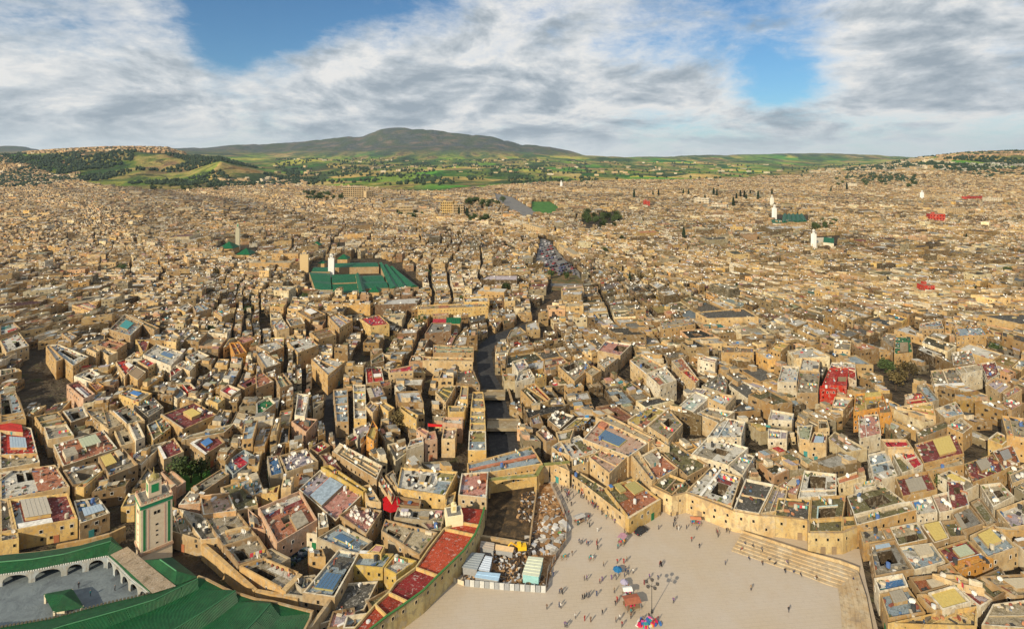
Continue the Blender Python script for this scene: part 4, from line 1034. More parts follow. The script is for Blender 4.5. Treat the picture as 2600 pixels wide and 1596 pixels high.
def fillers():
    g = 7.5; xs = np.arange(-560, 560, g); ys = np.arange(138, 560, g); U, V = np.meshgrid(xs, ys, indexing='ij'); U = U + rng.normal(0, .7, U.shape); V = V + rng.normal(0, .7, V.shape)
    a = .35; X = U * math.cos(a) - V * math.sin(a) + 120; Y = U * math.sin(a) + V * math.cos(a)
    q = np.stack([np.stack([X[:-1, 1:], Y[:-1, 1:]], -1), np.stack([X[1:, 1:], Y[1:, 1:]], -1), np.stack([X[1:, :-1], Y[1:, :-1]], -1), np.stack([X[:-1, :-1], Y[:-1, :-1]], -1)], 2).reshape(-1, 4, 2)
    c = q.mean(1); px = 1300 + F * c[:, 0] / np.maximum(c[:, 1], 1); k = (c[:, 1] > 150) & (c[:, 1] < 560) & (px > -250) & (px < 2850); q = q[k]; c = c[k]
    q = c[:, None] + (q - c[:, None]) * .93
    S = np.concatenate([q, (q + np.roll(q, -1, 1)) / 2, c[:, None]], 1)
    ok = np.ones(len(q), bool)
    for poly in _blk + [list(map(tuple, z)) for z in CELLS[cc[:, 1] < 600]]:
        P = np.asarray(poly); lo, hi = P.min(0) - 7, P.max(0) + 7
        near = np.where(ok & (c[:, 0] > lo[0]) & (c[:, 0] < hi[0]) & (c[:, 1] > lo[1]) & (c[:, 1] < hi[1]))[0]
        if not len(near): continue
        ins = inside(S[near].reshape(-1, 2), P).reshape(len(near), 9); ok[near[ins.sum(1) >= 2]] = False
        near = near[ins.sum(1) < 2]
        for i in near:
            if inside(P[:4], q[i]).any(): ok[i] = False
    print('fillers', ok.sum()); return q[ok]
FILL = fillers()
# ground clear of the plots that stay hidden from the frame
_px = 1300 + F * cc[:, 0] / cc[:, 1]; _py = HOR + F * (CAM_Z - 9) / cc[:, 1]
inframe = (_px > -40) & (_px < 2640) & (_py < 1640)
ind = np.where(inframe)[0][: max(0, 300 - len(HOUSES))]
auto = CELLS[ind]; rest = np.ones(len(CELLS), bool); rest[ind] = False
REST = np.concatenate([CELLS[rest], FILL])
WK = ['cream', 'ochre', 'tan', 'tan', 'cream', 'sand', 'brown', 'white', 'yellow', 'pinkish']
RK = ['concrete', 'beige', 'whitewash', 'grey', 'moss', 'terracotta', 'bluegrey', 'concrete', 'beige', 'whitewash', 'maroon', 'moss', 'lilac', 'pink', 'palegreen']
ra = random.Random(11)
for q in auto:
    c = q.mean(0); d = c[1]
    P = [tuple(p) for p in q]
    z = ra.uniform(4.2, 6.6)
    feats = []; s = math.sqrt(plen(P[0], P[1]) * plen(P[1], P[2]))
    t = ra.random()
    if s > 9 and t < .5:
        u, v = ra.uniform(.25, .45), ra.uniform(.25, .45); feats.append(('c', u, v, u + .3, v + .32))
    elif t < .68: feats.append(('k', .25, .22, .7, .7, ra.choice(['gold', 'concrete', 'bluegrey', 'beige', 'palegreen', 'white']), '1.0'))
    if ra.random() < .6:
        a, b = ra.choice([(.03, .03), (.68, .04), (.04, .7), (.7, .72)]); feats.append(('h', a, b, a + .27, b + .24, '%.1f' % ra.uniform(1.4, 2.4), ra.choice(['cream', 'white', 'tan', 'ochre']), ra.choice(['concrete', 'whitewash', 'beige'])))
    if ra.random() < .5:
        feats.append(('p', .02, .02, ra.choice([.35, .98]), ra.choice([.3, .98]), ra.choice(RK)))
    if ra.random() < .5:
        feats.append(('h', .02, ra.uniform(.3, .6), .98, 0, '.7', 'tan', 'tan')); f = feats[-1]; feats[-1] = (f[0], f[1], f[2], f[3], f[2] + .035, f[5], f[6], f[7])
    HOUSES.append(dict(Q=P, z=z, wc=ra.choice(WK), rc=ra.choice(RK), feats=feats, nd=ra.choice([0, 0, 1, 2, 3]), traced=False,
                       sx=1300 + F * c[0] / d, sy=HOR + F * (CAM_Z - z) / d))
FOOT_BOX = []
for i, h in enumerate(HOUSES):
    xs = [p[0] for p in h['Q']]; ys = [p[1] for p in h['Q']]
    FOOT_BOX.append((min(xs), min(ys), max(xs), max(ys), h['Q'], h['z'], i))
for i, h in enumerate(HOUSES): build_house(h, i)
# ------------------------------------------------------------------ the far town as one body of houses
class Quads:
    def __init__(s): s.v = []; s.c = []; s.m = []
    def add(s, V, col, m):
        n = len(V)
        if n == 0: return
        s.v.append(V.astype(np.float32)); col = np.asarray(col, np.float32)
        s.c.append(np.broadcast_to(col, (n, 3)).copy()); s.m.append(np.full(n, m, np.int32))
    def prism(s, Q, z0, z1, cw, ct, mw=0, mt=1, sides=(0, 1, 2, 3)):
        z0 = np.broadcast_to(z0, (len(Q),)); z1 = np.broadcast_to(z1, (len(Q),))
        for k in sides:
            a, b = Q[:, k], Q[:, (k + 1) % 4]
            s.add(np.stack([np.c_[a, z1], np.c_[b, z1], np.c_[b, z0], np.c_[a, z0]], 1), cw, mw)
        s.add(np.stack([np.c_[Q[:, k], z1] for k in (3, 2, 1, 0)], 1), ct, mt)
    def walls(s, Q, z0, z1, cw, mw=0, flip=False):
        z0 = np.broadcast_to(z0, (len(Q),)); z1 = np.broadcast_to(z1, (len(Q),))
        for k in range(4):
            a, b = Q[:, k], Q[:, (k + 1) % 4]
            V = np.stack([np.c_[a, z1], np.c_[b, z1], np.c_[b, z0], np.c_[a, z0]], 1)
            s.add(V[:, ::-1] if flip else V, cw, mw)
    def top(s, Q, z, ct, mt=1):
        z = np.broadcast_to(z, (len(Q),)); s.add(np.stack([np.c_[Q[:, k], z] for k in (3, 2, 1, 0)], 1), ct, mt)
    def ring(s, Qo, Qi, z, ct, mt=0):
        z = np.broadcast_to(z, (len(Qo),))
        for k in range(4):
            j = (k + 1) % 4
            s.add(np.stack([np.c_[Qo[:, j], z], np.c_[Qo[:, k], z], np.c_[Qi[:, k], z], np.c_[Qi[:, j], z]], 1), ct, mt)
    def build(s, name, mats):
        V = np.concatenate(s.v); C_ = np.concatenate(s.c); M_ = np.concatenate(s.m); n = len(V)
        me = bpy.data.meshes.new(name)
        me.vertices.add(n * 4); me.vertices.foreach_set('co', V.reshape(-1))
        me.loops.add(n * 4); me.loops.foreach_set('vertex_index', np.arange(n * 4, dtype=np.int32))
        me.polygons.add(n); me.polygons.foreach_set('loop_start', np.arange(0, n * 4, 4, dtype=np.int32)); me.polygons.foreach_set('loop_total', np.full(n, 4, np.int32))
        for m in mats: me.materials.append(m)
        me.polygons.foreach_set('material_index', M_)
        at = me.attributes.new('tint', 'FLOAT_COLOR', 'FACE'); at.data.foreach_set('color', np.c_[C_, np.ones(n, np.float32)].astype(np.float32).reshape(-1))
        me.update(); print(name, n, 'quads'); return me
def subq(Q, u0, v0, u1, v1):
    n = len(Q)
    u0, v0, u1, v1 = (np.broadcast_to(a, (n,))[:, None] for a in (u0, v0, u1, v1))
    def b(u, v): return (Q[:, 0] * (1 - u) + Q[:, 1] * u) * (1 - v) + (Q[:, 3] * (1 - u) + Q[:, 2] * u) * v
    return np.stack([b(u0, v0), b(u1, v0), b(u1, v1), b(u0, v1)], 1)
def pick(names, n, wts, jit=.16):
    A = np.array([PAL[k] for k in names]); w = np.array(wts, float); w /= w.sum()
    return np.clip(A[rng.choice(len(A), n, p=w)] * rng.uniform(1 - jit, 1 + jit, (n, 1)), 0, .85)
WN = ['cream', 'ochre', 'tan', 'sand', 'brown', 'white', 'yellow', 'pinkish', 'peach']; WW = [22, 10, 20, 12, 14, 18, 2, 7, 1]
RN = ['concrete', 'beige', 'whitewash', 'grey', 'moss', 'terracotta', 'bluegrey', 'maroon', 'lilac', 'pink', 'red', 'darkroof', 'palegreen', 'teal', 'gold']
RW = [18, 14, 26, 14, 13, 4, 8, 2.5, 5, 2, 1, 6, 4, .6, 2]
TQ = Quads()
# merge some neighbouring plots into large blocks
def big_blocks(Q, cnt):
    r = np.random.default_rng(31); c = Q.mean(1); cand = np.where((c[:, 1] > 330) & (c[:, 1] < 2800))[0]; w_ = 1 / c[cand, 1]; pickd = r.choice(cand, cnt, replace=False, p=w_ / w_.sum()); dead = np.zeros(len(Q), bool); out = []
    occ = [np.asarray(p) for p in _blk]
    boxes = np.array([[*p.min(0), *p.max(0)] for p in occ])
    for i in pickd:
        if dead[i]: continue
        f = r.uniform(1.5, 2.4); q = c[i] + (Q[i] - c[i]) * np.array([f, f * r.uniform(.7, 1)]); lo, hi = q.min(0), q.max(0)
        hit = (boxes[:, 0] < hi[0]) & (boxes[:, 2] > lo[0]) & (boxes[:, 1] < hi[1]) & (boxes[:, 3] > lo[1])
        if hit.any() or any((np.abs(o_.mean(0) - c[i]) < 34).all() for o_ in out): continue
        nr = np.where((np.abs(c[:, 0] - c[i, 0]) < 32) & (np.abs(c[:, 1] - c[i, 1]) < 32))[0]; S = np.concatenate([Q[nr], Q[nr].mean(1, keepdims=True)], 1).reshape(-1, 2)
        ins = inside(S, q).reshape(len(nr), 5); dead[nr[ins[:, 4] | (ins.sum(1) >= 2)]] = True; out.append(q)
    return np.concatenate([Q[~dead], np.array(out)]), len(out)
_fill = FILL; REST = CELLS[rest]; REST, NBIG = big_blocks(REST, 700); REST = np.concatenate([REST, FILL]); print('big', NBIG)
Q = REST; n = len(Q); c = Q.mean(1); d = c[:, 1]
lens = np.sqrt(((Q - np.roll(Q, -1, 1)) ** 2).sum(-1)); su = (lens[:, 0] + lens[:, 2]) / 2; sv = (lens[:, 1] + lens[:, 3]) / 2
gz = terrain_z(c[:, 0], c[:, 1])
gz = np.maximum(gz, 0)
wc = pick(WN, n, WW) if False else None
hn = np.sin(c[:, 0] / 90 + 1) * np.cos(c[:, 1] / 110) * 1.0
h = 4.3 + hn + rng.normal(0, 1.15, n) + (rng.random(n) < .07) * rng.uniform(2, 5, n); h = np.clip(h, 2.2, 12)
far = np.clip((d - 700) / 2000, 0, 1)
h += far * .4; nf = len(FILL); h[-nf:] = rng.uniform(2.6, 4.6, nf); h[-nf - NBIG:-nf] = rng.uniform(5.5, 9.5, NBIG)
wc = pick(WN, n, WW); rc = pick(RN, n, RW)
wc = wc * np.array([1.0, .95, .80]) * rng.choice([.35, .6, .85, 1.15, 1.25], (n, 1)); rc = rc * rng.choice([.3, .55, .8, 1.0, 1.15], (n, 1))
# lighter lime plaster in the western quarter
wl = (c[:, 0] < -150) & (d > 500); rc[wl] = rc[wl] * .85 + np.array([.6, .50, .40]) * .12; wc[wl] = wc[wl] * .95 + np.array([.5, .40, .30]) * .1
# roofs and walls darkened here and there
dk = rng.random(n) < .25; rc[dk] *= .35; dk2 = rng.random(n) < .2; wc[dk2] *= .55
# darker, mossier roofs in the eastern quarter
wr = (c[:, 0] > 60) & (d > 400) & (rng.random(n) < .75); rc[wr] = rc[wr] * .66 * np.array([1, .99, .85]); wc[wr] = wc[wr] * np.array([.80, .83, .82])
wh = rng.random(n) < .12; rc[wh] = np.array([.62, .62, .62]); wh2 = rng.random(n) < .05; wc[wh2] = np.array([.72, .70, .64])
z1 = gz + h
empty = (rng.random(n) < .06) & (d > 260)
live = ~empty
TQ.walls(Q[live], gz[live] - 1.2, (z1 + .7)[live], wc[live])
near = live & (d < 1150); farm = live & ~near
TQ.top(Q[farm], (z1 + .7)[farm], rc[farm])
t = np.where(su > 0, .45 / su, .03); t2 = .45 / sv
Qi = subq(Q, t, t2, 1 - t, 1 - t2)
bright = np.clip(wc * 1.1, 0, .8)
TQ.ring(Q[near], Qi[near], (z1 + .7)[near], bright[near])
TQ.walls(Qi[near], z1[near], (z1 + .7)[near], wc[near] * .95, 0, True)
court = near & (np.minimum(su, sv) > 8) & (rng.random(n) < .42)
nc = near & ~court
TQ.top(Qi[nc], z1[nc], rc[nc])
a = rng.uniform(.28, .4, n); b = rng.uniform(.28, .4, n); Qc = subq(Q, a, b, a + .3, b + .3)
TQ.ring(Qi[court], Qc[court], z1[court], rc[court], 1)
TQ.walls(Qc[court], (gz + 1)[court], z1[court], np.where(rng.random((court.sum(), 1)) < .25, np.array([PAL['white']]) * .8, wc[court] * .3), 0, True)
TQ.top(Qc[court], (gz + 1)[court], rc[court] * .15)  # court wall and floor tones lowered to stand in for shade
# raised rooms, low walls, canopies, coloured patches
def rooms(mask, cnt, hmin, hmax, smin, smax, wn, ww, rn, rw, avoid=True):
    idx = np.where(mask)[0]
    for _ in range(cnt):
        i = idx[rng.random(len(idx)) < .62]
        if not len(i): continue
        q = Q[i]; m = len(i)
        s = rng.uniform(smin, smax, m) / su[i]; s2 = rng.uniform(smin, smax, m) / sv[i]
        s = np.clip(s, .05, .6); s2 = np.clip(s2, .05, .6)
        side = rng.random(m)
        u = np.where(side < .5, np.where(rng.random(m) < .5, .03, .97 - s), rng.uniform(.03, 1, m) * (.94 - s) + .0)
        v = np.where(side >= .5, np.where(rng.random(m) < .5, .03, .97 - s2), rng.uniform(.03, 1, m) * (.94 - s2) + .0)
        u = np.clip(u, .03, .97 - s); v = np.clip(v, .03, .97 - s2)
        TQ.prism(subq(q, u, v, u + s, v + s2), z1[i] - .05, z1[i] + rng.uniform(hmin, hmax, m), pick(wn, m, ww), pick(rn, m, rw))
rooms(near, 2, 1.4, 2.8, 2.2, 4.6, WN, WW, RN, RW)
rooms(near & (d < 700), 5, .4, 1.1, .4, 2.2, ['white', 'cream', 'greywall', 'tan', 'blue', 'rust', 'darkroof', 'black'], [3, 4, 3, 3, 1, 1, 3, 3], RN + ['black'], RW + [14])
rooms(near & (d >= 700), 2, .6, 1.6, .8, 3.4, ['white', 'cream', 'greywall', 'brown', 'darkroof', 'black'], [3, 3, 3, 3, 3, 3], RN + ['black'], RW + [14])
rooms(near & (d < 700), 2, .3, .9, .35, 6, ['tan', 'cream', 'white'], [3, 4, 2], ['cream', 'tan', 'white'], [3, 3, 2])
rooms(farm, 1, 1.8, 3.6, 3.0, 6.0, WN, WW, RN, RW)
rooms(farm & (d < 2300), 1, 1.2, 3.6, 2.0, 4.0, WN, WW, RN, RW)
# thin colourful things on the roofs: sheets, rugs, laundry
i = np.where(near & (rng.random(n) < .5))[0]; m = len(i)
u = rng.uniform(.1, .7, m); v = rng.uniform(.1, .7, m); s = rng.uniform(1, 3, m) / su[i]; s2 = rng.uniform(.8, 2.4, m) / sv[i]
TQ.prism(subq(Q[i], u, v, u + s, v + s2), z1[i], z1[i] + rng.uniform(.08, .9, m), pick(['white', 'blue', 'crimson', 'teal', 'gold', 'lilac', 'rust', 'bluegrey'], m, [6, 1.6, 1.2, 1, 1.6, 2, 1.5, 3]),
         pick(['white', 'blue', 'crimson', 'teal', 'gold', 'lilac', 'rust', 'bluegrey'], m, [7, 1.4, 1.2, 1, 1.6, 2, 1.5, 4]), 2, 2)
# windows on the walls that look to the square
wm = live & (d < 1500)
for rep in range(5):
    for k in range(4):
        A, B = Q[:, k], Q[:, (k + 1) % 4]; e = B - A; ln = np.sqrt((e ** 2).sum(1)); nrm = np.stack([e[:, 1], -e[:, 0]], 1) / ln[:, None]
        mid = (A + B) / 2; sgn = np.sign((nrm * (mid - c)).sum(1)); nrm = nrm * sgn[:, None]
        face = (nrm * -mid).sum(1) > 0
        i = np.where(wm & face & (rng.random(n) < np.where(d < 700, .85, .5)))[0]
        if rep > 2: i = i[d[i] < 700]
        m = len(i); tt = rng.uniform(.1, .9, m)[:, None]; w = rng.uniform(.35, .6, m)[:, None]
        p = A[i] + e[i] * tt + nrm[i] * .05; tv = e[i] / ln[i][:, None]
        zt = z1[i] - rng.choice([.9, .9, 3.4], m) - rng.uniform(0, .5, m); hh = rng.uniform(.8, 1.3, m)
        V = np.stack([np.c_[p - tv * w, zt], np.c_[p + tv * w, zt], np.c_[p + tv * w, zt - hh], np.c_[p - tv * w, zt - hh]], 1)
        TQ.add(V, (.03, .026, .022), 2)
# dishes far off: small tilted squares with cut corners read as discs
i = np.where(near & (rng.random(n) < .8))[0]
for rep in range(3):
    j = i[rng.random(len(i)) < .7]; m = len(j); u = rng.uniform(.1, .9, m)[:, None]; v = rng.uniform(.1, .9, m)[:, None]; q = Q[j]
    p = (q[:, 0] * (1 - u) + q[:, 1] * u) * (1 - v) + (q[:, 3] * (1 - u) + q[:, 2] * u) * v
    r_ = rng.uniform(.35, .62, m); zc = z1[j] + 1.2; az_ = rng.uniform(-.9, .5, m)
    R_ = np.stack([np.cos(az_), np.sin(az_)], 1); Fd = np.stack([-np.sin(az_), np.cos(az_)], 1)
    for (x0, x1, y0, y1) in ((-1, 1, -.5, .5), (-.55, .55, .5, 1), (-.55, .55, -1, -.5)):
        def pt_(a, b_): return np.c_[p + R_ * (a * r_)[:, None] + Fd * (b_ * r_ * .6)[:, None], zc + b_ * r_ * .8]
        TQ.add(np.stack([pt_(x0, y0), pt_(x1, y0), pt_(x1, y1), pt_(x0, y1)], 1), (.72, .70, .66), 2)
# hill-top quarter on the left, blocks on the right hill
def scatter(xa, xb, ya, yb, cnt, dd, size, hts, wn, ww):
    x = rng.uniform(xa, xb, cnt); dpt = rng.uniform(*dd, cnt)
    X = (x - 1300) / F * dpt; Z = terrain_z(X, dpt); y = HOR + F * (CAM_Z - Z) / dpt
    k = (y > ya) & (y < yb); X, dpt, Z = X[k], dpt[k], Z[k]; m = len(X)
    w = rng.uniform(*size, m); l = rng.uniform(*size, m); a_ = rng.uniform(-.5, .5, m); ca, sa = np.cos(a_), np.sin(a_)
    q = np.stack([np.stack([X + (sx * w * ca - sy * l * sa) / 2, dpt + (sx * w * sa + sy * l * ca) / 2], 1) for sx, sy in ((-1, 1), (1, 1), (1, -1), (-1, -1))], 1)
    hh = rng.uniform(*hts, m)
    TQ.prism(q, Z - 4, Z + hh, pick(wn, m, ww), pick(['beige', 'whitewash', 'concrete', 'grey', 'terracotta'], m, [4, 4, 3, 2, 1]))
scatter(60, 470, 374, 394, 1900, (3300, 4000), (9, 22), (6, 14), ['cream', 'tan', 'peach', 'white', 'pinkish', 'brown'], [4, 4, 3, 2, 3, 2])
scatter(0, 200, 440, 475, 500, (2150, 2900), (9, 18), (5, 11), WN, WW)
scatter(560, 780, 452, 482, 120, (2100, 2700), (9, 24), (5, 12), WN, WW)
scatter(2380, 2620, 386, 412, 420, (3200, 4000), (9, 20), (5, 11), ['tan', 'brown', 'pinkish', 'cream'], [3, 3, 3, 2])
scatter(2060, 2420, 400, 450, 260, (2600, 4200), (12, 34), (5, 12), ['white', 'cream', 'greywall', 'tan'], [4, 3, 3, 2])
scatter(1300, 2000, 405, 452, 60, (3400, 7000), (14, 45), (6, 12), ['white', 'cream', 'beige'], [3, 3, 3])
scatter(680, 1300, 395, 455, 70, (3400, 7000), (14, 40), (6, 12), ['white', 'cream', 'beige'], [3, 3, 3])
town = put('town_houses', TQ.build('town_houses', [S_WALL, S_ROOF, S_PLAIN]))
tag(town, 'thousands of flat roofed cream and tan houses filling the old town behind the nearest streets', 'houses', 'houses of the old town', 'stuff')
GQ = Quads()
# white graves on the right hill
x = rng.uniform(2230, 2600, 3000); dpt = rng.uniform(2500, 3600, 3000)
X = (x - 1300) / F * dpt; Z = terrain_z(X, dpt); y = HOR + F * (CAM_Z - Z) / dpt
k = (y > 412) & (y < 452) & (y < 470 - (x - 2230) * .02); X, dpt, Z = X[k], dpt[k], Z[k]; m = len(X); w = rng.uniform(3, 7, m)
q = np.stack([np.stack([X + sx * w / 2, dpt + sy * w], 1) for sx, sy in ((-1, 1), (1, 1), (1, -1), (-1, -1))], 1)
GQ.prism(q, Z - 2, Z + 1.4, pick(['white', 'greywall', 'concrete'], m, [2, 3, 3]) * .7, pick(['white', 'greywall', 'beige'], m, [2, 3, 3]) * .7, 0, 0)
tag(put('graves', GQ.build('graves', [S_PLAIN])), 'pale tombs covering the slope of the hill on the far right', 'graves', None, 'stuff')
# ------------------------------------------------------------------ flat ground of the near quarter
def sheet(name, poly, z, mat, label, kind='structure', sub=None, col=None):
    m = MB(); m.poly([W(x, y, z) for x, y in poly])
    me = m.mesh(name, [mat])
    bm = bmesh.new(); bm.from_mesh(me); bmesh.ops.triangulate(bm, faces=bm.faces)
    for f in bm.faces:
        if f.normal.z < 0: f.normal_flip()
    bm.to_mesh(me); bm.free()
    o = put(name, me, None, (0, 0, 0), col); return tag(o, label, None, None, kind)
def mat_square():
    m, nt, b = new_mat('square_paving')
    g = nt.nodes.new('ShaderNodeNewGeometry'); P = g.outputs['Position']
    br = nt.nodes.new('ShaderNodeTexBrick'); br.inputs['Scale'].default_value = 1.0
    br.inputs['Brick Width'].default_value = 2.4; br.inputs['Row Height'].default_value = 1.2; br.inputs['Mortar Size'].default_value = .05
    mp = nt.nodes.new('ShaderNodeMapping'); mp.inputs['Rotation'].default_value = (0, 0, -.10); L(nt, P, mp.inputs[0]); L(nt, mp.outputs[0], br.inputs['Vector'])
    br.inputs['Color1'].default_value = (.42, .345, .25, 1); br.inputs['Color2'].default_value = (.43, .352, .258, 1); br.inputs['Mortar'].default_value = (.375, .305, .222, 1)
    n1 = noise_n(nt, P, .05, 5, .6); n2 = noise_n(nt, P, .6, 5, .7); n3 = noise_n(nt, P, 2.5, 3, .7)
    c = mix(nt, ramp(nt, n1, [(.35, 0), (.65, .6)]), br.outputs['Color'], (.45, .40, .35))
    c = mix(nt, ramp(nt, n2, [(.55, 0), (.75, .45)]), c, (.33, .28, .23))
    c = mix(nt, ramp(nt, n3, [(.64, 0), (.72, .6)]), c, (.2, .17, .14))
    wv = nt.nodes.new('ShaderNodeTexWave'); wv.bands_direction = 'Y'; wv.inputs['Scale'].default_value = .55; wv.inputs['Distortion'].default_value = 5; wv.inputs['Detail'].default_value = 3; wv.inputs['Detail Scale'].default_value = .3; L(nt, mp.outputs[0], wv.inputs['Vector'])
    c = mix(nt, ramp(nt, wv.outputs['Fac'], [(.0, .32), (.12, 0)]), c, (.33, .27, .21))
    n4 = noise_n(nt, P, .16, 6, .75); c = mix(nt, ramp(nt, n4, [(.54, 0), (.68, .35)]), c, (.40, .31, .23))
    L(nt, c, b.inputs['Base Color']); b.inputs['Roughness'].default_value = .85
    bp = nt.nodes.new('ShaderNodeBump'); bp.inputs['Strength'].default_value = .4; bp.inputs['Distance'].default_value = .05; L(nt, br.outputs['Fac'], bp.inputs['Height']); bp.invert = True
    L(nt, bp.outputs[0], b.inputs['Normal']); return m
def mat_soil(name, cols, scale=.5):
    m, nt, b = new_mat(name); g = nt.nodes.new('ShaderNodeNewGeometry'); P = g.outputs['Position']
    n = noise_n(nt, P, scale, 8, .72, .6); c = ramp(nt, n, [(.3, cols[0]), (.48, cols[1]), (.6, cols[2]), (.75, cols[3])])
    L(nt, c, b.inputs['Base Color']); b.inputs['Roughness'].default_value = .95
    bp = nt.nodes.new('ShaderNodeBump'); bp.inputs['Strength'].default_value = .8; bp.inputs['Distance'].default_value = .4; L(nt, n, bp.inputs['Height']); L(nt, bp.outputs[0], b.inputs['Normal']); return m
M_SQUARE = mat_square()
M_SOIL = mat_soil('river_mud', [(.02, .015, .012), (.05, .035, .02), (.12, .075, .035), (.18, .15, .12)], .35)
M_DIRT = mat_soil('building_site_dirt', [(.10, .05, .02), (.26, .13, .05), (.42, .26, .14), (.5, .42, .33)], .5)
M_ROAD = mat_soil('road_surface', [(.10, .10, .10), (.15, .145, .14), (.19, .185, .17), (.24, .22, .2)], .1)
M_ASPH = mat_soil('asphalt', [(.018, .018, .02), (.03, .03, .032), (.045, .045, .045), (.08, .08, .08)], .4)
M_BANK = mat_soil('bank_soil', [(.03, .05, .015), (.09, .08, .03), (.2, .11, .05), (.08, .1, .03)], .12)
M_LAWN = mat_soil('lawn', [(.02, .06, .01), (.04, .13, .02), (.07, .18, .03), (.15, .16, .05)], .12)
M_COURT = mat_soil('court_marble_shade', [(.09, .105, .12), (.13, .155, .17), (.16, .19, .205), (.10, .11, .10)], .25)  # marble tone lowered to paint in the shade of the mosque court
sheet('town_square', P_SQUARE, .02, M_SQUARE, 'large beige paved town square with faint paving joints')
sheet('river_bed', [(1232, 1235), (1360, 1225), (1345, 1388), (1215, 1372)], .05, M_SOIL, 'muddy dark river bed below the arched wall')
sheet('building_site_ground', [(1362, 1228), (1400, 1226), (1434, 1290), (1440, 1332), (1434, 1384), (1402, 1440), (1388, 1492), (1146, 1452), (1215, 1373), (1346, 1389)], .05, M_DIRT, 'orange brown earth of the building site beside the square')
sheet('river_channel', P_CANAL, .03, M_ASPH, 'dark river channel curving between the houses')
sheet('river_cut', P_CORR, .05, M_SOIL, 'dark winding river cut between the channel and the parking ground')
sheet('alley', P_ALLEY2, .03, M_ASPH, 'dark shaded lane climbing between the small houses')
sheet('road', P_RIVERROAD, .06, M_ROAD, 'grey road junction at the far end of the old town')
sheet('river_bank', [(1402, 690), (1448, 684), (1486, 718), (1482, 738), (1400, 738)], .09, M_BANK, 'brown and green earth bank below the parking ground')
sheet('road', [(1398, 719), (1490, 721), (1490, 727), (1398, 726)], .14, M_ROAD, 'pale road crossing the earth bank below the parking ground')
sheet('lawn', P_LAWN, .08, M_LAWN, 'bright green triangular lawn beside the far road')
sheet('parking_ground', P_PARK, .05, M_ROAD, 'grey parking ground full of cars in the middle of the town')
sheet('garden_ground', P_GARDEN, .05, M_LAWN, 'dark planted ground of a walled garden')

def wall_line(name, px, zt, thick, col, label, cat, zb=0, extra=None, mat=None, parent=None, zpx=0):
    """a wall whose foot follows source pixels, cut into straight lengths"""
    P = [W(x, y, zpx) for x, y in px]; m = MB()
    for a, b in zip(P, P[1:]):
        d = (b - a).xy.normalized(); nn = Vector((-d.y, d.x)) * thick / 2
        m.prism([(a.x + nn.x, a.y + nn.y), (b.x + nn.x, b.y + nn.y), (b.x - nn.x, b.y - nn.y), (a.x - nn.x, a.y - nn.y)], zb, zt)
    if parent is not None: return part(m, name, parent, mat or M_WALL, col)
    o = put(name, m.mesh(name, [mat or M_WALL]), None, (0, 0, 0), col); return tag(o, label, cat)
wall_line('channel_wall', [(1208, 845), (1190, 880), (1195, 920), (1212, 985), (1226, 1060), (1232, 1165), (1215, 1258)], 2.2, .6, PAL['brown'], 'long stone retaining wall along the near bank of the dark channel', 'wall', mat=M_WALL)
wall_line('channel_wall', [(1285, 880), (1268, 900), (1275, 950), (1288, 985), (1305, 1040), (1330, 1110), (1345, 1165)], 2.2, .6, PAL['tan'], 'tan retaining wall along the far bank of the dark channel', 'wall')
for (y, w_, l_) in ((1003, 1, 'upper'), (1078, 1, 'lower')):
    x0 = 1222 if y < 1050 else 1238; x1 = 1283 if y < 1050 else 1320
    a, b = W(x0, y), W(x1, y); m = MB(); m.prism([(a.x, a.y), (b.x, b.y), (b.x, b.y - 9), (a.x, a.y - 9)], 1.6, 2.1, bottom=True)
    m.prism([(a.x, a.y), (b.x, b.y), (b.x, b.y - .4), (a.x, a.y - .4)], 2.1, 2.9); m.prism([(a.x, a.y - 8.6), (b.x, b.y - 8.6), (b.x, b.y - 9), (a.x, a.y - 9)], 2.1, 2.9)
    tag(put('footbridge', m.mesh('footbridge', [M_WALL]), None, (0, 0, 0), PAL['concrete']), 'pale %s footbridge with low parapets crossing the dark channel' % l_, 'bridge')

# ------------------------------------------------------------------ arches
def arcade(parent, name, A, B, zb, zt, bays, pier, thick, spring, mat, col, pointed=False, capital=None):
    """a straight length of wall with arched openings from A to B"""
    A = Vector(A); B = Vector(B); ln = (B - A).length; d = (B - A) / ln; nn = Vector((-d.y, d.x)) * thick / 2
    if nn.dot(-A) < 0: nn = -nn
    m = MB(); w = ln / bays
    def P3(s, z, side): q = A + d * s + nn * side; return (q.x, q.y, z)
    for k in range(bays):
        s0, s1 = k * w, (k + 1) * w; a, b = s0 + pier / 2, s1 - pier / 2; r = (b - a) / 2; n = 8
        arch = [(a + r - r * math.cos(math.pi * t / n), min(zt - .15, spring + (zt - spring - .25) * math.sin(math.pi * t / n))) for t in range(n + 1)]
        for side in (1, -1):
            for (x0, x1) in ((s0, a), (b, s1)):
                q = [P3(x0, zb, side), P3(x1, zb, side), P3(x1, zt, side), P3(x0, zt, side)]; m.poly(q if side > 0 else q[::-1])
            for (p, q_) in zip(arch, arch[1:]):
                q = [P3(p[0], p[1], side), P3(q_[0], q_[1], side), P3(q_[0], zt, side), P3(p[0], zt, side)]; m.poly(q if side > 0 else q[::-1])
        for (p, q_) in zip([(a, zb)] + arch, arch + [(b, zb)]):
            m.poly([P3(p[0], p[1], 1), P3(q_[0], q_[1], 1), P3(q_[0], q_[1], -1), P3(p[0], p[1], -1)])
    m.poly([P3(0, zt, 1), P3(ln, zt, 1), P3(ln, zt, -1), P3(0, zt, -1)])
    for s in (0, ln): m.poly([P3(s, zb, 1), P3(s, zt, 1), P3(s, zt, -1), P3(s, zb, -1)])
    return part(m, name, parent, mat, col)
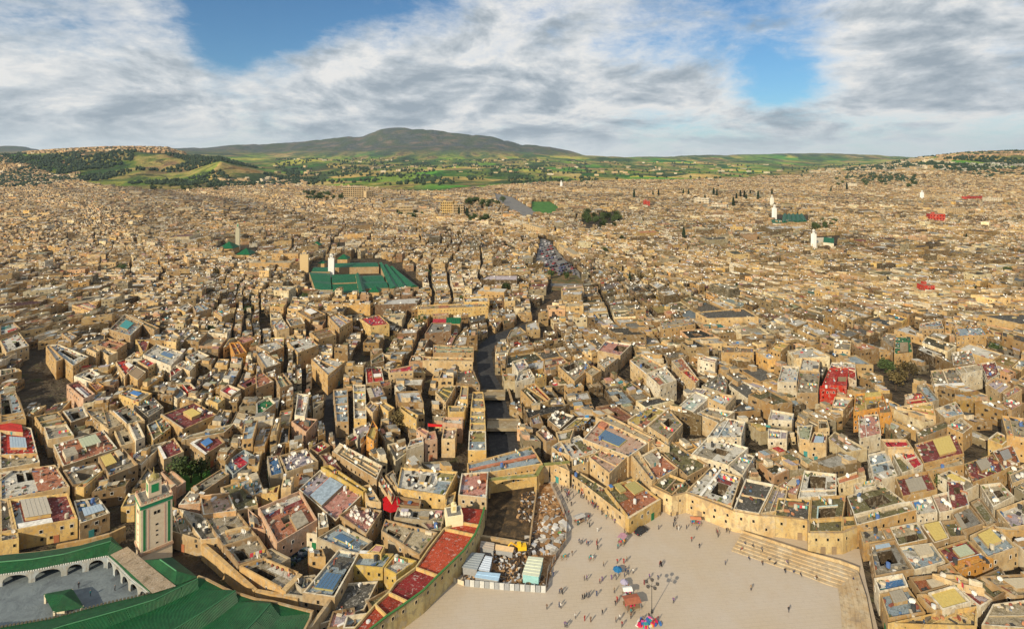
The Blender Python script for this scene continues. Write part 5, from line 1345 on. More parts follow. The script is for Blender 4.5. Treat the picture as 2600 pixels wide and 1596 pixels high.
# the bridge wall with its arch over the river and the gate beside the square
bw = thing('arched_wall', 'yellow wall with wide dark arch over the muddy river bed', 'wall', W(1300, 1235))
a, b, c_, d_ = W(1240, 1262).xy, W(1362, 1250).xy, W(1378, 1222).xy, W(1446, 1215).xy
arcade(bw, 'arch', a, b, 0, 6.2, 1, 1.2, 1.5, 2.2, M_WALL, PAL['yellow'])
arcade(bw, 'wall', b, c_, 0, 6.2, 1, 3.0, 1.2, 1.0, M_WALL, PAL['yellow'])
arcade(bw, 'gate_arch', c_, d_, 0, 6.2, 2, 4.4, 1.2, 2.0, M_WALL, PAL['cream'])
m = MB()
for p, q in ((a, b), (b, c_), (c_, d_)):
    e = (q - p).normalized(); nn = Vector((-e.y, e.x)) * .75
    m.prism([p + nn, q + nn, q - nn, p - nn], 6.21, 6.5)
part(m, 'coping', bw, M_TILE if 'M_TILE' in globals() else M_WALL, (.25, .28, .10))
# facade feet along the street front of the square
def ledge(px, label):
    wall_line('low_wall', px, .5, .8, PAL['cream'], label, 'wall')

# ------------------------------------------------------------------ stepped seating of the square
st = thing('stepped_terrace', 'long stone steps along the right edge of the square with people sitting', 'steps', W(2050, 1440))
back = [(1884, 1366), (1950, 1389), (2050, 1422), (2130, 1445), (2178, 1462), (2200, 1530), (2222, 1650)]
front = [(1857, 1398), (1945, 1428), (2045, 1462), (2100, 1484), (2128, 1492), (2136, 1550), (2140, 1650)]
BW = [W(*p).xy for p in back]; FW = [W(*p).xy for p in front]; ns = 6
for s in range(ns):
    m = MB(); z = .28 * (s + 1)
    t0, t1 = s / ns, (s + 1) / ns
    for k in range(len(BW) - 1):
        q = [FW[k].lerp(BW[k], t0), FW[k + 1].lerp(BW[k + 1], t0), FW[k + 1].lerp(BW[k + 1], t1), FW[k].lerp(BW[k], t1)]
        m.prism(q, 0, z)
    part(m, 'step', st, M_WALL, tuple(v * (.92 + .05 * (s % 2)) for v in (.60, .51, .39)))
wall_line('low_wall', [(1884, 1364), (1950, 1386), (2050, 1419), (2135, 1442), (2182, 1460)], 2.3, .35, PAL['cream'], 'low cream wall running along the top of the stone steps', 'wall')

def facade(px, z, col, label, rows=2, base=0.0):
    Pf = [W(x, y, z).xy for x, y in px]; t = thing('street_facade', label, 'facade', (Pf[0].x, Pf[0].y, 0)); m = MB(); cp = MB(); rr = random.Random(17)
    for a, b in zip(Pf, Pf[1:]):
        e = (b - a).normalized(); nn = Vector((e.y, -e.x)); nn = nn if nn.y < 0 else -nn
        m.prism([a, b, b - nn * .5, a - nn * .5], -.4, z + .9); cp.prism([a + nn * .06, b + nn * .06, b - nn * .56, a - nn * .56], z + .905, z + 1.02)
        ln = (b - a).length; k = max(1, int(ln / 3.1)); ang = math.atan2(nn.y, nn.x) - math.pi / 2
        for i in range(k):
            for r_ in range(rows):
                if rr.random() < .3: continue
                p = a + (b - a) * ((i + .5 + rr.uniform(-.12, .12)) / k); put('window', window_mesh(.85, 1.05), t, (p.x - t.location.x, p.y - t.location.y, z - 1.6 - 2.2 * r_), col, (0, 0, ang))
            if rr.random() < .3:
                p = a + (b - a) * ((i + .2) / k) + nn * .02; put('door', DOOR, t, (p.x - t.location.x, p.y - t.location.y, 0), PAL['brown'], (0, 0, ang))
    part(m, 'wall', t, M_WALL, col); part(cp, 'coping', t, M_WALL, PAL['tan'])
facade([(1652, 1240), (1706, 1266), (1742, 1258), (1800, 1280), (1862, 1304), (1926, 1316), (1968, 1318)], 5.7, (.68, .55, .35), 'long continuous pale yellow street front with small windows along the square')
facade([(1968, 1318), (2054, 1328), (2056, 1360), (2140, 1360), (2176, 1345)], 5.5, (.62, .50, .28), 'yellow street front stepping round above the top of the stone steps', 1)

# ------------------------------------------------------------------ the mosque at the lower left
mq = thing('mosque', 'large mosque with green tiled roofs round a grey courtyard', 'mosque', W(200, 1500))
def strip(name, A, B, za, zb_, mat, n=10, col=None, parent=None, reg='B0'):
    """roof slope between two lines given in pixels, each with its own height"""
    def rs(Ls, z):
        P = [W(*R(reg, *p), z) for p in Ls]; o = []
        d = [0]
        for a_, b_ in zip(P, P[1:]): d.append(d[-1] + (b_ - a_).length)
        for t in range(n + 1):
            s = d[-1] * t / n
            for k in range(len(P) - 1):
                if s <= d[k + 1] + 1e-6: break
            o.append(P[k].lerp(P[k + 1], (s - d[k]) / max(d[k + 1] - d[k], 1e-6)))
        return o
    a_ = rs(A, za) if not isinstance(A[0], Vector) else A
    b_ = rs(B, zb_) if not isinstance(B[0], Vector) else B
    m = MB()
    for k in range(n):
        q = [a_[k], a_[k + 1], b_[k + 1], b_[k]]
        nrm = (q[1] - q[0]).cross(q[3] - q[0])
        m.poly(q if nrm.z > 0 else [q[1], q[0], q[3], q[2]])
    return part(m, name, parent or mq, mat, col, True), a_, b_
def skirt(name, Ls, z0, z1, mat, col, reg='B0', parent=None, thick=.5, pz=None):
    wall_line(name, [R(reg, *p) for p in Ls], z1, thick, col, None, None, z0, None, mat, parent or mq, pz if pz is not None else z1)
EY, RY = 5.2, 7.2
back_eave = [(-300, 975), (0, 940), (300, 912), (600, 870), (865, 795)]; bridge_ = [(-300, 1025), (0, 992), (250, 970), (500, 930), (858, 832)]
frontE = [(-300, 1125), (0, 1095), (250, 1062), (500, 1012), (828, 950)]
strip('tiled_roof', back_eave, bridge_, 5.8, RY, M_GREEN); strip('tiled_roof', bridge_, frontE, RY, EY, M_GREEN)
m = MB(); q = [W(*R('B0', 858, 832), RY), W(*R('B0', 950, 885), 5.4), W(*R('B0', 828, 950), EY)]; m.poly(q if (q[1] - q[0]).cross(q[2] - q[0]).z > 0 else q[::-1])
q = [W(*R('B0', 858, 832), RY), W(*R('B0', 865, 795), 5.8), W(*R('B0', 950, 885), 5.4)]; m.poly(q if (q[1] - q[0]).cross(q[2] - q[0]).z > 0 else q[::-1])
part(m, 'hip_roof', mq, M_GREEN, None, True)
def ridge_cap(Ls, z, r=.16, reg='B0', col=(.06, .20, .09)):
    m = MB(); P = [W(*R(reg, *p), z) for p in Ls]
    for a_, b_ in zip(P, P[1:]): m.tube(a_, b_, r, 5)
    part(m, 'ridge_cap', mq, M_PLAIN, col)
ridge_cap(bridge_, RY + .05)
skirt('back_wall', back_eave, 0, 5.75, M_WALL, PAL['tan'], pz=5.8)
# eaves with a row of small tiled crenels
def crenels(name, Ls, z, step, w, h, col, reg='B0', parent=None):
    P = [W(*R(reg, *p), z) for p in Ls]; m = MB()
    for a_, b_ in zip(P, P[1:]):
        ln = (b_ - a_).length; d = (b_ - a_) / ln; n = max(1, int(ln / step)); ang = math.atan2(d.y, d.x)
        for k in range(n):
            p = a_ + d * (k + .5) * ln / n; m.box((p.x, p.y), w, w * .8, z, z + h, ang)
    o = part(m, name, parent or mq, M_PLAIN, col); o['kind'] = 'stuff'
crenels('eave_tiles', frontE, EY, .55, .3, .25, PAL['whitewash'])
# courtyard, white arcades
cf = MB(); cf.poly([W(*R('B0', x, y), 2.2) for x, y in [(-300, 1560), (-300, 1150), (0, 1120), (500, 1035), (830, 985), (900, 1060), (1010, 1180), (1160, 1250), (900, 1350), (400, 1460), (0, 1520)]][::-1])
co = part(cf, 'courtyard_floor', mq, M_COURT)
P = [W(*R('B0', *p), EY).xy for p in frontE]
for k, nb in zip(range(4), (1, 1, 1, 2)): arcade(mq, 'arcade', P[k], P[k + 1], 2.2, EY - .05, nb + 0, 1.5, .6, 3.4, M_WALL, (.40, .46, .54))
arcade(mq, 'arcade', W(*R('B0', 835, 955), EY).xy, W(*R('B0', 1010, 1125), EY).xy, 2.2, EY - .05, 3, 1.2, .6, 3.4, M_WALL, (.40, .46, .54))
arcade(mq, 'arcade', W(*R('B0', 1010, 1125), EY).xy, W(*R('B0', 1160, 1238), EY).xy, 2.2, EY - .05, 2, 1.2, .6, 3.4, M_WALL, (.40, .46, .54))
side_in = [(832, 950), (900, 1010), (1010, 1122), (1160, 1238)]; side_out = [(852, 938), (925, 1000), (1040, 1105), (1180, 1222)]
strip('tiled_roof', side_in, side_out, EY, 5.9, M_GREEN, 6); crenels('eave_tiles', side_in, EY, .55, .3, .25, PAL['whitewash'])
# flat stone terrace between the courtyard and the tower
strip('terrace', [(852, 938), (925, 1000), (1040, 1105), (1180, 1235)], [(985, 872), (1095, 965), (1225, 1070), (1362, 1178)], 5.95, 5.95, M_ROOF, 6, (.45, .36, .27))
# small hipped roof beside the tower
m = MB(); v = lambda x, y, z: W(*R('B0', x, y), z)
for q in ([v(1095, 980, 5.6), v(1355, 1178, 5.6), v(1366, 1062, 7.4), v(1238, 972, 7.4)], [v(1238, 972, 7.4), v(1366, 1062, 7.4), v(1532, 1108, 5.6), v(1330, 955, 5.6)], [v(1355, 1178, 5.6), v(1532, 1108, 5.6), v(1366, 1062, 7.4)],
          [v(1095, 980, 5.6), v(1238, 972, 7.4), v(1330, 955, 5.6)]):
    m.poly(q if (q[1] - q[0]).cross(q[2] - q[0]).z > 0 else q[::-1])
part(m, 'hip_roof', mq, M_GREEN, None, True); ridge_cap([(1238, 972), (1366, 1062)], 7.45)
# prayer hall: row of long parallel tiled roofs
LNS = [([(-300, 1512), (0, 1500), (400, 1430), (800, 1320), (1150, 1240), (1352, 1180)], 5.4),
       ([(-300, 1660), (0, 1640), (500, 1482), (900, 1372), (1200, 1282), (1532, 1118)], 6.9),
       ([(-200, 1785), (300, 1672), (700, 1542), (1100, 1400), (1320, 1304), (1536, 1204)], 5.4),
       ([(600, 1850), (1000, 1670), (1350, 1512), (1600, 1360), (1700, 1295), (1822, 1212)], 6.9),
       ([(900, 1880), (1250, 1700), (1500, 1545), (1650, 1450), (1750, 1374), (1846, 1300)], 5.4),
       ([(1500, 1850), (1750, 1670), (1981, 1440), (2020, 1395), (2060, 1350), (2091, 1312)], 6.9),
       ([(1700, 1880), (1880, 1700), (2045, 1540), (2096, 1492), (2138, 1450), (2172, 1412)], 5.4),
       ([(2130, 1850), (2250, 1670), (2340, 1530), (2370, 1480), (2390, 1430), (2408, 1388)], 5.4)]
for k in range(len(LNS) - 1):
    strip('tiled_roof', LNS[k][0], LNS[k + 1][0], LNS[k][1], LNS[k + 1][1], M_GREEN, 12)
for k in (1, 3, 5): ridge_cap(LNS[k][0], 6.93, .11)
crenels('eave_tiles', LNS[0][0], 5.4, .8, .45, .4, (.10, .09, .06))
skirt('hall_wall', LNS[0][0], 2.2, 5.3, M_WALL, PAL['white'], pz=5.4)
ends = [LNS[k][0][-1] for k in range(1, len(LNS))]; zs_ = [LNS[k][1] for k in range(1, len(LNS))]
bound = [(1532, 1106), (1600, 1130), (1745, 1205), (1800, 1225), (1985, 1285), (2100, 1300), (2250, 1340), (2425, 1380)]
m = MB()
E3 = [v(*p, z) for p, z in zip(ends, zs_)]; B3_ = [v(*p, 5.6) for p in bound[:len(ends)]]
for k in range(len(E3) - 1):
    q = [E3[k], E3[k + 1], B3_[k + 1], B3_[k]]; m.poly(q if (q[1] - q[0]).cross(q[2] - q[0]).z > 0 else q[::-1])
part(m, 'roof_end', mq, M_GREEN, None, True)
skirt('end_wall', bound, 0, 5.9, M_WALL, PAL['tan'], pz=5.6)
skirt('side_wall', [(2410, 1385), (2400, 1430), (2350, 1530), (2250, 1680)], 0, 6.2, M_WALL, PAL['sand'], pz=6)
# fountain pavilion in the courtyard
fp = thing('fountain_pavilion', 'small pavilion with dark green pyramid roof in mosque courtyard', 'pavilion', W(*R('B0', 490, 1290), 2.2))
cs = [v(335, 1240, 4.4), v(560, 1198, 4.4), v(655, 1345, 4.4), v(415, 1385, 4.4)]; ap = sum(cs, Vector()) / 4 + Vector((0, 0, 1.6)); m = MB()
for k in range(4):
    q = [cs[k], cs[(k + 1) % 4], ap]; m.poly(q if (q[1] - q[0]).cross(q[2] - q[0]).z > 0 else q[::-1])
part(m, 'roof', fp, M_GREEN, None, True)
for k in range(4):
    p = cs[k].lerp(ap, .12); m = MB(); m.box((p.x, p.y), .5, .5, 2.2, 4.5); part(m, 'pillar', fp, M_WALL, PAL['white'])
p = sum(cs, Vector()) / 4; m = MB(); m.box((p.x, p.y), 3, 3, 2.2, 2.9); m.box((p.x, p.y), 1, 1, 2.9, 3.6); part(m, 'basin', fp, M_WALL, PAL['white'])

# ------------------------------------------------------------------ the tall minaret
def minaret(name, label, C, half, ang, z0, z1, lan_h, col, band, rich=True, lan_s=.42):
    t = thing(name, label, 'minaret', (C[0], C[1], z0), ang); w = half * 2
    def add(nm, m, mat, c=None):
        return put(nm, m.mesh(nm, [mat] if not isinstance(mat, list) else mat), t, (0, 0, 0), c)
    H_ = z1 - z0
    m = MB(); m.box((0, 0), w, w, -z0 - .5, H_); add('shaft', m, M_WALL_CLEAN, col)
    if rich:
        m = MB(); m.box((0, 0), w + .5, w + .5, 0, .5); m.box((0, 0), w + .3, w + .3, .5, .8); add('plinth', m, M_WALL, PAL['pinkish'])
        for k in range(4):
            a = k * math.pi / 2; co, si = math.cos(a), math.sin(a)
            def face(x0, x1, zz0, zz1, out, nm, c, mt=M_PLAIN):
                m = MB(); b = [(x0, -half - out), (x1, -half - out), (x1, -half + .02), (x0, -half + .02)]
                m.prism([(x * co - y * si, x * si + y * co) for x, y in b], zz0, zz1, bottom=True); return add(nm, m, mt, c)
            for x in (-half * .78, half * .78):
                face(x - .32, x + .32, 1.2, H_ - 1.6, .06, 'green_strip', (.035, .20, .07))
            for x in (-half * .52, half * .52):
                face(x - .12, x + .12, 1.2, H_ - 1.9, .05, 'pink_strip', (.62, .36, .26))
            face(-half - .12, half + .12, H_ - 1.35, H_ - .35, .12, 'tile_band', (.02, .22, .10))
            face(-half - .2, half + .2, H_ - .33, H_ - .15, .2, 'cornice', (.55, .45, .30))
            for (dx, zc, ww, hh) in ((-.45, H_ - 4.0, .32, .9), (.45, H_ - 4.0, .32, .9), (0, H_ - 7.4, .34, .5), (0, H_ - 9.2, .26, .4), (0, H_ - 10.5, .26, .4), (0, 2.0, .26, .4)):
                face(dx - ww, dx + ww, zc, zc + hh, .045, 'window', (.035, .03, .028), M_PANE)
            # parapet teeth
            n = 10
            for i in range(n):
                x = -half + (i + .5) * w / n
                face(x - w / n * .34, x + w / n * .34, H_, H_ + .75, -.02 + .04, 'merlon', (.58, .30, .20) if i % 2 else (.55, .44, .30))
    m = MB(); m.box((0, 0), w - 1.0, w - 1.0, H_ + .001, H_ + .05); add('roof', m, M_ROOF, PAL['grey'])
    l = w * lan_s; m = MB(); m.box((0, 0), l, l, H_ + .05, H_ + lan_h); add('lantern', m, M_WALL_CLEAN, col)
    for k in range(4):
        a = k * math.pi / 2; co, si = math.cos(a), math.sin(a)
        b = [(-l * .28, -l / 2 - .05), (l * .28, -l / 2 - .05), (l * .28, -l / 2 + .02), (-l * .28, -l / 2 + .02)]
        m = MB(); m.prism([(x * co - y * si, x * si + y * co) for x, y in b], H_ + lan_h * .3, H_ + lan_h * .82, bottom=True); add('lantern_panel', m, M_PLAIN, band)
        for i in range(5):
            x = -l / 2 + (i + .5) * l / 5; b = [(x - l * .06, -l / 2 - .06), (x + l * .06, -l / 2 - .06), (x + l * .06, -l / 2 + .2), (x - l * .06, -l / 2 + .2)]
            if rich: m = MB(); m.prism([(p * co - q * si, p * si + q * co) for p, q in b], H_ + lan_h, H_ + lan_h + .4); add('lantern_merlon', m, M_WALL, PAL['beige'])
    m = MB(); R_ = l * .42; zt = H_ + lan_h
    for i in range(6):
        for j in range(10):
            def sp(a, b_): return (R_ * math.cos(a) * math.cos(b_), R_ * math.cos(a) * math.sin(b_), zt + R_ * 1.1 * math.sin(a))
            a0, a1 = i / 6 * math.pi / 2, (i + 1) / 6 * math.pi / 2; b0, b1 = j / 10 * 2 * math.pi, (j + 1) / 10 * 2 * math.pi
            m.poly([sp(a0, b0), sp(a0, b1), sp(a1, b1), sp(a1, b0)])
    add('dome', m, M_WALL, PAL['olive'] if rich else col)
    m = MB(); m.tube((0, 0, zt + R_), (0, 0, zt + R_ + lan_h * .45), .07, 6); m.tube((0, 0, zt + R_ + .3), (0, 0, zt + R_ + .6), .2, 6); m.tube((0, 0, zt + R_ + .8), (0, 0, zt + R_ + 1.0), .15, 6); add('finial', m, M_METAL, (.45, .35, .12))
    return t
m, nt_, b_ = new_mat('clean_plaster'); g = nt_.nodes.new('ShaderNodeNewGeometry'); n_ = noise_n(nt_, g.outputs['Position'], 1.2, 5, .6)
cc_ = base_col(nt_, 'obj'); L(nt_, mix(nt_, ramp(nt_, n_, [(.3, .5), (.55, 0)]), cc_, mix(nt_, 1, cc_, (.8, .72, .62), 'MULTIPLY')), b_.inputs['Base Color']); b_.inputs['Roughness'].default_value = .9
M_WALL_CLEAN = m
zb0 = 4.0
Fp, Lp, Rp = W(357.6, 1412, zb0), W(317.6, 1378, zb0), W(416.7, 1387, zb0)
hw = ((Fp - Lp).length + (Fp - Rp).length) / 4
dirR = (Rp - Fp).xy.normalized(); angm = math.atan2(dirR.y, dirR.x)
# a square tower whose near corner and right edge match
perp = Vector((-dirR.y, dirR.x)); Cc = Fp.xy + (dirR + perp) * hw
ztop = CAM_Z - (1283 - HOR) * Fp.y / F
minaret('minaret', 'tall square cream minaret with green tile strips beside the green roofed mosque', (Cc.x, Cc.y), hw, angm, zb0, ztop, 4.6, (.74, .60, .42), (.02, .25, .09))
TOWER = Cc
# small white tower on the red terrace
zb = 4; Fw = W(1160, 1345, zb)
minaret('white_tower', 'short plain cream minaret standing at the corner of the red roof terrace', (W(1151, 1338, zb).x, W(1151, 1338, zb).y + 1), 2.6, .25, zb, 8.4, 2.4, (.78, .68, .44), (.60, .48, .2), False, .3)

# ------------------------------------------------------------------ the long red roof terrace beside the square
rt = thing('terrace_building', 'long curving building with bright red roof terrace beside the square', 'building', W(1120, 1450))
Ls = [(1590, 570), (1575, 700), (1460, 750), (1345, 900), (1240, 1055), (1090, 1165), (1030, 1250), (925, 1345), (740, 1560)]
Rs = [(1762, 590), (1722, 725), (1688, 800), (1600, 925), (1405, 1115), (1290, 1232), (1172, 1318), (1010, 1430), (770, 1620)]
zr = 5.2
LW = [W(*R('B1', *p), zr).xy for p in Ls]; RW_ = [W(*R('B1', *p), zr).xy for p in Rs]
cols = [(.42, .05, .03), (.50, .07, .03), (.52, .08, .035), (.55, .09, .04), (.30, .03, .03), (.28, .03, .03), (.36, .05, .03), (.40, .06, .03)]
wl_ = MB(); par_ = MB()
for k in range(len(LW) - 1):
    m = MB(); q = [LW[k], RW_[k], RW_[k + 1], LW[k + 1]]; m.prism(q, zr - .3, zr); part(m, 'terrace_floor', rt, M_ROOF, cols[k])
    for (S, o_) in ((RW_, 1), (LW, -1)):
        a, b = S[k], S[k + 1]; e = (b - a).normalized(); nn = Vector((-e.y, e.x)) * o_
        if nn.dot((RW_[k] - LW[k]) * o_) < 0: nn = -nn
        wl_.prism([a + nn * .02, b + nn * .02, b + nn * .42, a + nn * .42], -.3, zr + .75)
        if o_ > 0:
            par_.prism([a - nn * .03, b - nn * .03, b + nn * .55, a + nn * .55], zr + .76, zr + .98)
            ln = (b - a).length; n = int(ln / 2.6); ang = math.atan2(nn.y, nn.x) - math.pi / 2
            for t in range(n):
                p = a + (b - a) * ((t + .5) / n) + nn * .42
                put('window', window_mesh(.9, 1.0), rt, (p.x - rt.location.x, p.y - rt.location.y, zr - 1.2), PAL['cream'], (0, 0, ang))
part(wl_, 'wall', rt, M_WALL, (.62, .52, .28)); part(par_, 'tile_coping', rt, M_PLAIN, (.05, .16, .04))
for k in (1, 2, 4, 6, 7):
    a, b = LW[k], RW_[k]; e = (b - a).normalized(); nn = Vector((-e.y, e.x)) * .2
    m = MB(); m.prism([a - nn, b - nn, b + nn, a + nn], zr, zr + .85); part(m, 'cross_wall', rt, M_WALL, PAL['yellow'])
wall_line('boundary_wall', [R('B1', 800, 945), R('B1', 720, 1050), R('B1', 640, 1200), R('B1', 520, 1370), R('B1', 400, 1530), R('B1', 330, 1640)], 5.4, .9, PAL['sand'], 'tall sandy wall running from the mosque roofs up beside the dark court', 'wall', zpx=5)
wall_line('boundary_wall', [R('B0', 1570, 850), R('B0', 1690, 950), R('B0', 1800, 1050), R('B0', 1981, 1210), R('B1', 230, 1250), R('B1', 330, 1270)], 4.6, 1.0, PAL['ochre'], 'curving ochre street wall in front of the courtyard house by the mosque', 'wall', zpx=4.6)
wall_line('boundary_wall', [R('B0', 440, 860), R('B0', 700, 810), R('B0', 850, 770), R('B0', 970, 715)], 4.2, .8, PAL['ochre'], 'ochre wall behind the green mosque roof leading to the tall minaret', 'wall', zpx=4.2)
LMK = [('the minaret', 358, 1330), ('the green mosque', 200, 1440), ('the walled garden', 480, 1215), ('the red terrace', 1130, 1400), ('the river channel', 1250, 1050), ('the skylit hall', 1570, 1110), ('the square', 1720, 1330), ('the stone steps', 2080, 1440),
       ('the bright red house', 2120, 950), ('the orange courtyard house', 2210, 1030), ('the octagon canopy house', 2385, 1140), ('the blue grey bridge house', 1280, 1170), ('the deep dark lane', 110, 960), ('the long white wall', 2480, 945), ('the yellow house', 1085, 1225), ('the long yellow block', 1150, 780), ('the dark gap', 2285, 965), ('the bottom right pavilion', 2560, 1560), ('the red court house', 50, 1120), ('the blue glass court', 400, 920), ('the maroon courtyard roof', 1560, 885), ('the dishes terrace', 905, 1325)]
def place(sx, sy):
    name, lx, ly = min(LMK, key=lambda l: math.hypot(sx - l[1], (sy - l[2]) * 1.3)); dx, dy = sx - lx, sy - ly
    if math.hypot(dx, dy) < 30: rel = 'beside'
    elif abs(dx) > abs(dy) * 1.4: rel = 'left of' if dx < 0 else 'right of'
    else: rel = 'behind' if dy < 0 else 'in front of'
    return name, rel, math.hypot(dx, dy)
# ------------------------------------------------------------------ landmark buildings in the middle distance
def block(name, label, cat, px, z0px, htop, wall, roof, nx, ny, wsz=(1.6, 2.0), depth=14, group=None, wcol=None, base=0.0, ww=.55):
    """a block whose front foot runs between two source pixels; rows of windows on the front"""
    (x0, y0), (x1, y1) = px
    a, b = W(x0, y0, base).xy, W(x1, y1, base).xy; e = (b - a); ln = e.length; e /= ln; n = Vector((-e.y, e.x))
    if n.y < 0: n = -n
    t = thing(name, label, cat, (a.x, a.y, base), 0, group)
    m = MB(); m.prism([a, b, b + n * depth, a + n * depth], base - 2, base + htop + .8); part(m, 'wall', t, M_WALL, PAL[wall])
    m = MB(); q = [a + e * .5 + n * .5, b - e * .5 + n * .5, b - e * .5 + n * (depth - .5), a + e * .5 + n * (depth - .5)]; m.prism(q, base + htop + .8, base + htop + .9); part(m, 'roof', t, M_ROOF, PAL[roof])
    m = MB(); p = a + e * ln * .3 + n * depth * .5; m.box((p.x, p.y), min(5, ln * .25), min(4, depth * .4), base + htop + .9, base + htop + 3.4, math.atan2(e.y, e.x)); part(m, 'roof_room', t, M_WALL, PAL[wall])
    ang = math.atan2(e.y, e.x)
    for i in range(nx):
        for j in range(ny):
            p = a + e * ln * (i + .5) / nx - n * .04; z = base + htop * (j + .35) / ny
            w_ = min(wsz[0], ln / nx * .6); o = put('window', FARWIN, t, (p.x - a.x, p.y - a.y, z - base), None, (0, 0, ang)); o.scale = (w_, 1, min(wsz[1], htop / ny * .6))
    return t
_m = MB(); _m.prism([(-.5, 0), (.5, 0), (.5, .06), (-.5, .06)], 0, 1, bottom=True); FARWIN = _m.mesh('window', [M_PANE])
block('hotel', 'wide white multi storey hotel standing above dark trees at the town edge', 'hotel', [(871, 505), (928, 504)], 0, 34, 'cream', 'whitewash', 12, 6, (3.2, 3.5), 18)
block('hotel_wing', 'lower cream wing attached at the right end of the white hotel', 'building', [(930, 506), (948, 505)], 0, 22, 'cream', 'beige', 4, 4, (2.6, 3), 14)
block('apartment_block', 'yellow apartment block with rows of dark windows at the town edge', 'building', [(1119, 546), (1150, 546)], 0, 27, 'yellow', 'beige', 6, 5, (2.4, 3), 14)
block('apartment_block', 'cream apartment block to the right of the yellow apartment block', 'building', [(1151, 547), (1178, 546)], 0, 22, 'cream', 'beige', 6, 4, (2.4, 3), 14)
block('apartment_block', 'long low cream block to the left of the yellow apartment block', 'building', [(1013, 546), (1048, 545)], 0, 18, 'cream', 'whitewash', 9, 3, (2, 2.4), 12)
block('school', 'long white school with rows of windows among cypress trees', 'school', [(1762, 520), (1800, 522)], 0, 17, 'white', 'whitewash', 10, 3, (2.2, 2.4), 14)
block('school', 'second white school wing stepping down below the first one', 'school', [(1806, 532), (1845, 534)], 0, 13, 'white', 'terracotta', 10, 3, (2, 2.2), 14)
block('red_building', 'bright red building with yellow side wall in the far right of town', 'building', [(2361, 566), (2400, 567)], 0, 16, 'redwall', 'concrete', 5, 3, (1.4, 1.8), 14)
block('red_building', 'small bright red house far above the red terrace house', 'building', [(2347, 752), (2374, 752)], 0, 8.5, 'redwall', 'concrete', 3, 2, (.9, 1.1), 9)
block('red_building', 'narrow tall red building standing in the middle of the far town', 'building', [(1636, 530), (1650, 530)], 0, 18, 'redwall', 'concrete', 2, 4, (1.4, 1.8), 12)
block('red_building', 'wide low red building near the far right fortress wall', 'building', [(2454, 512), (2494, 510)], 0, 13, 'redwall', 'darkroof', 6, 2, (1.6, 1.6), 12)
block('ochre_building', 'golden ochre block with rows of dark windows near the red building', 'building', [(2400, 590), (2432, 589)], 0, 8, 'yellow', 'whitewash', 8, 2, (1, 1.2), 12)
block('cream_building', 'tall cream block behind the bright red building on the right', 'building', [(2400, 552), (2451, 549)], 0, 17, 'cream', 'beige', 9, 4, (1.5, 1.8), 14)
block('cream_building', 'pale curved cream building near the right edge of the far town', 'building', [(2506, 518), (2545, 518)], 0, 15, 'white', 'beige', 8, 3, (1.8, 2), 14)
block('cream_building', 'long cream building with one row of windows below the far hill', 'building', [(2358, 508), (2420, 506)], 0, 9, 'cream', 'beige', 12, 1, (2, 2), 14)
block('cream_building', 'plain tall white block standing alone in front of the fortress wall', 'building', [(2154, 478), (2176, 478)], 0, 18, 'white', 'white', 2, 1, (2, 2), 16)
block('fortress_wall', 'brown ruined fortress wall among trees at the foot of the right hill', 'wall', [(2206, 466), (2290, 466)], 0, 22, 'brown', 'brown', 9, 1, (3, 8), 10)
block('cream_building', 'long white roofed shed beside the green roofed mosque on the far right', 'building', [(2046, 543), (2092, 542)], 0, 10, 'ochre', 'whitewash', 8, 1, (1.5, 1.5), 14)
block('yellow_building', 'small bright yellow house in the middle of the right hand quarter', 'house', [(1860, 593), (1886, 593)], 0, 10, 'yellow', 'beige', 3, 2, (1, 1.2), 10)
block('yellow_building', 'bright yellow cube house between grey houses right of the parking ground', 'house', [(1598, 708), (1616, 706)], 0, 8, 'yellow', 'beige', 2, 2, (.7, .9), 8)
block('street_front', 'row of cream apartment fronts on the upper left of the parking ground', 'building', [(1328, 590), (1372, 604)], 0, 14, 'cream', 'beige', 8, 4, (1.4, 1.6), 10)
block('street_front', 'long cream street front along the right side of the parking ground', 'building', [(1418, 640), (1455, 665)], 0, 8, 'cream', 'beige', 7, 2, (1, 1.2), 9)
block('fortress', 'pinkish fort standing on the slope of the left hill', 'fort', [(180, 401), (218, 401)], 0, 20, 'pinkish', 'tan', 4, 1, (5, 5), 20, base=(CAM_Z - (401 - HOR) * 3150 / F))
block('ochre_building', 'tall sunlit ochre block above the long yellow building', 'building', [(1213, 770), (1280, 774)], 0, 9.5, 'ochre', 'whitewash', 6, 2, (.9, 1.1), 12)
block('ochre_building', 'plain ochre mass left of the far green mosque roof', 'building', [(632, 690), (738, 690)], 0, 8.5, 'ochre', 'beige', 7, 1, (.8, 1), 12)
block('ochre_building', 'square ochre block with flat roof below the left end of the far mosque', 'building', [(690, 668), (757, 668)], 0, 10, 'ochre', 'tan', 6, 2, (.8, 1), 10)
# the far city wall on the left hill crest
for (pa, pb, lab) in (((590, 428), (660, 440), 'sunlit ochre town wall climbing the green hill on the left'), ((548, 440), (592, 428), 'ruined wall stub at the upper end of the sunlit hill wall')):
    P = []
    for (x, y) in (pa, pb):
        dd = np.linspace(2000, 3900, 200); zz_ = terrain_z((x - 1300) / F * dd, dd); yy = HOR + F * (CAM_Z - zz_) / dd
        k = int(np.argmin(abs(yy - y))); P.append(Vector(((x - 1300) / F * dd[k], dd[k], zz_[k])))
    m = MB(); a, b = P; n_ = 12
    for t in range(n_):
        p, q = a.lerp(b, t / n_), a.lerp(b, (t + 1) / n_); zt = max(p.z, q.z)
        m.prism([(p.x, p.y), (q.x, q.y), (q.x, q.y + 4), (p.x, p.y + 4)], zt - 25, zt + 9 + (3 if t % 3 == 0 else 0))
    o = put('town_wall', m.mesh('town_wall', [M_WALL]), None, (0, 0, 0), PAL['ochre']); tag(o, lab, 'wall')

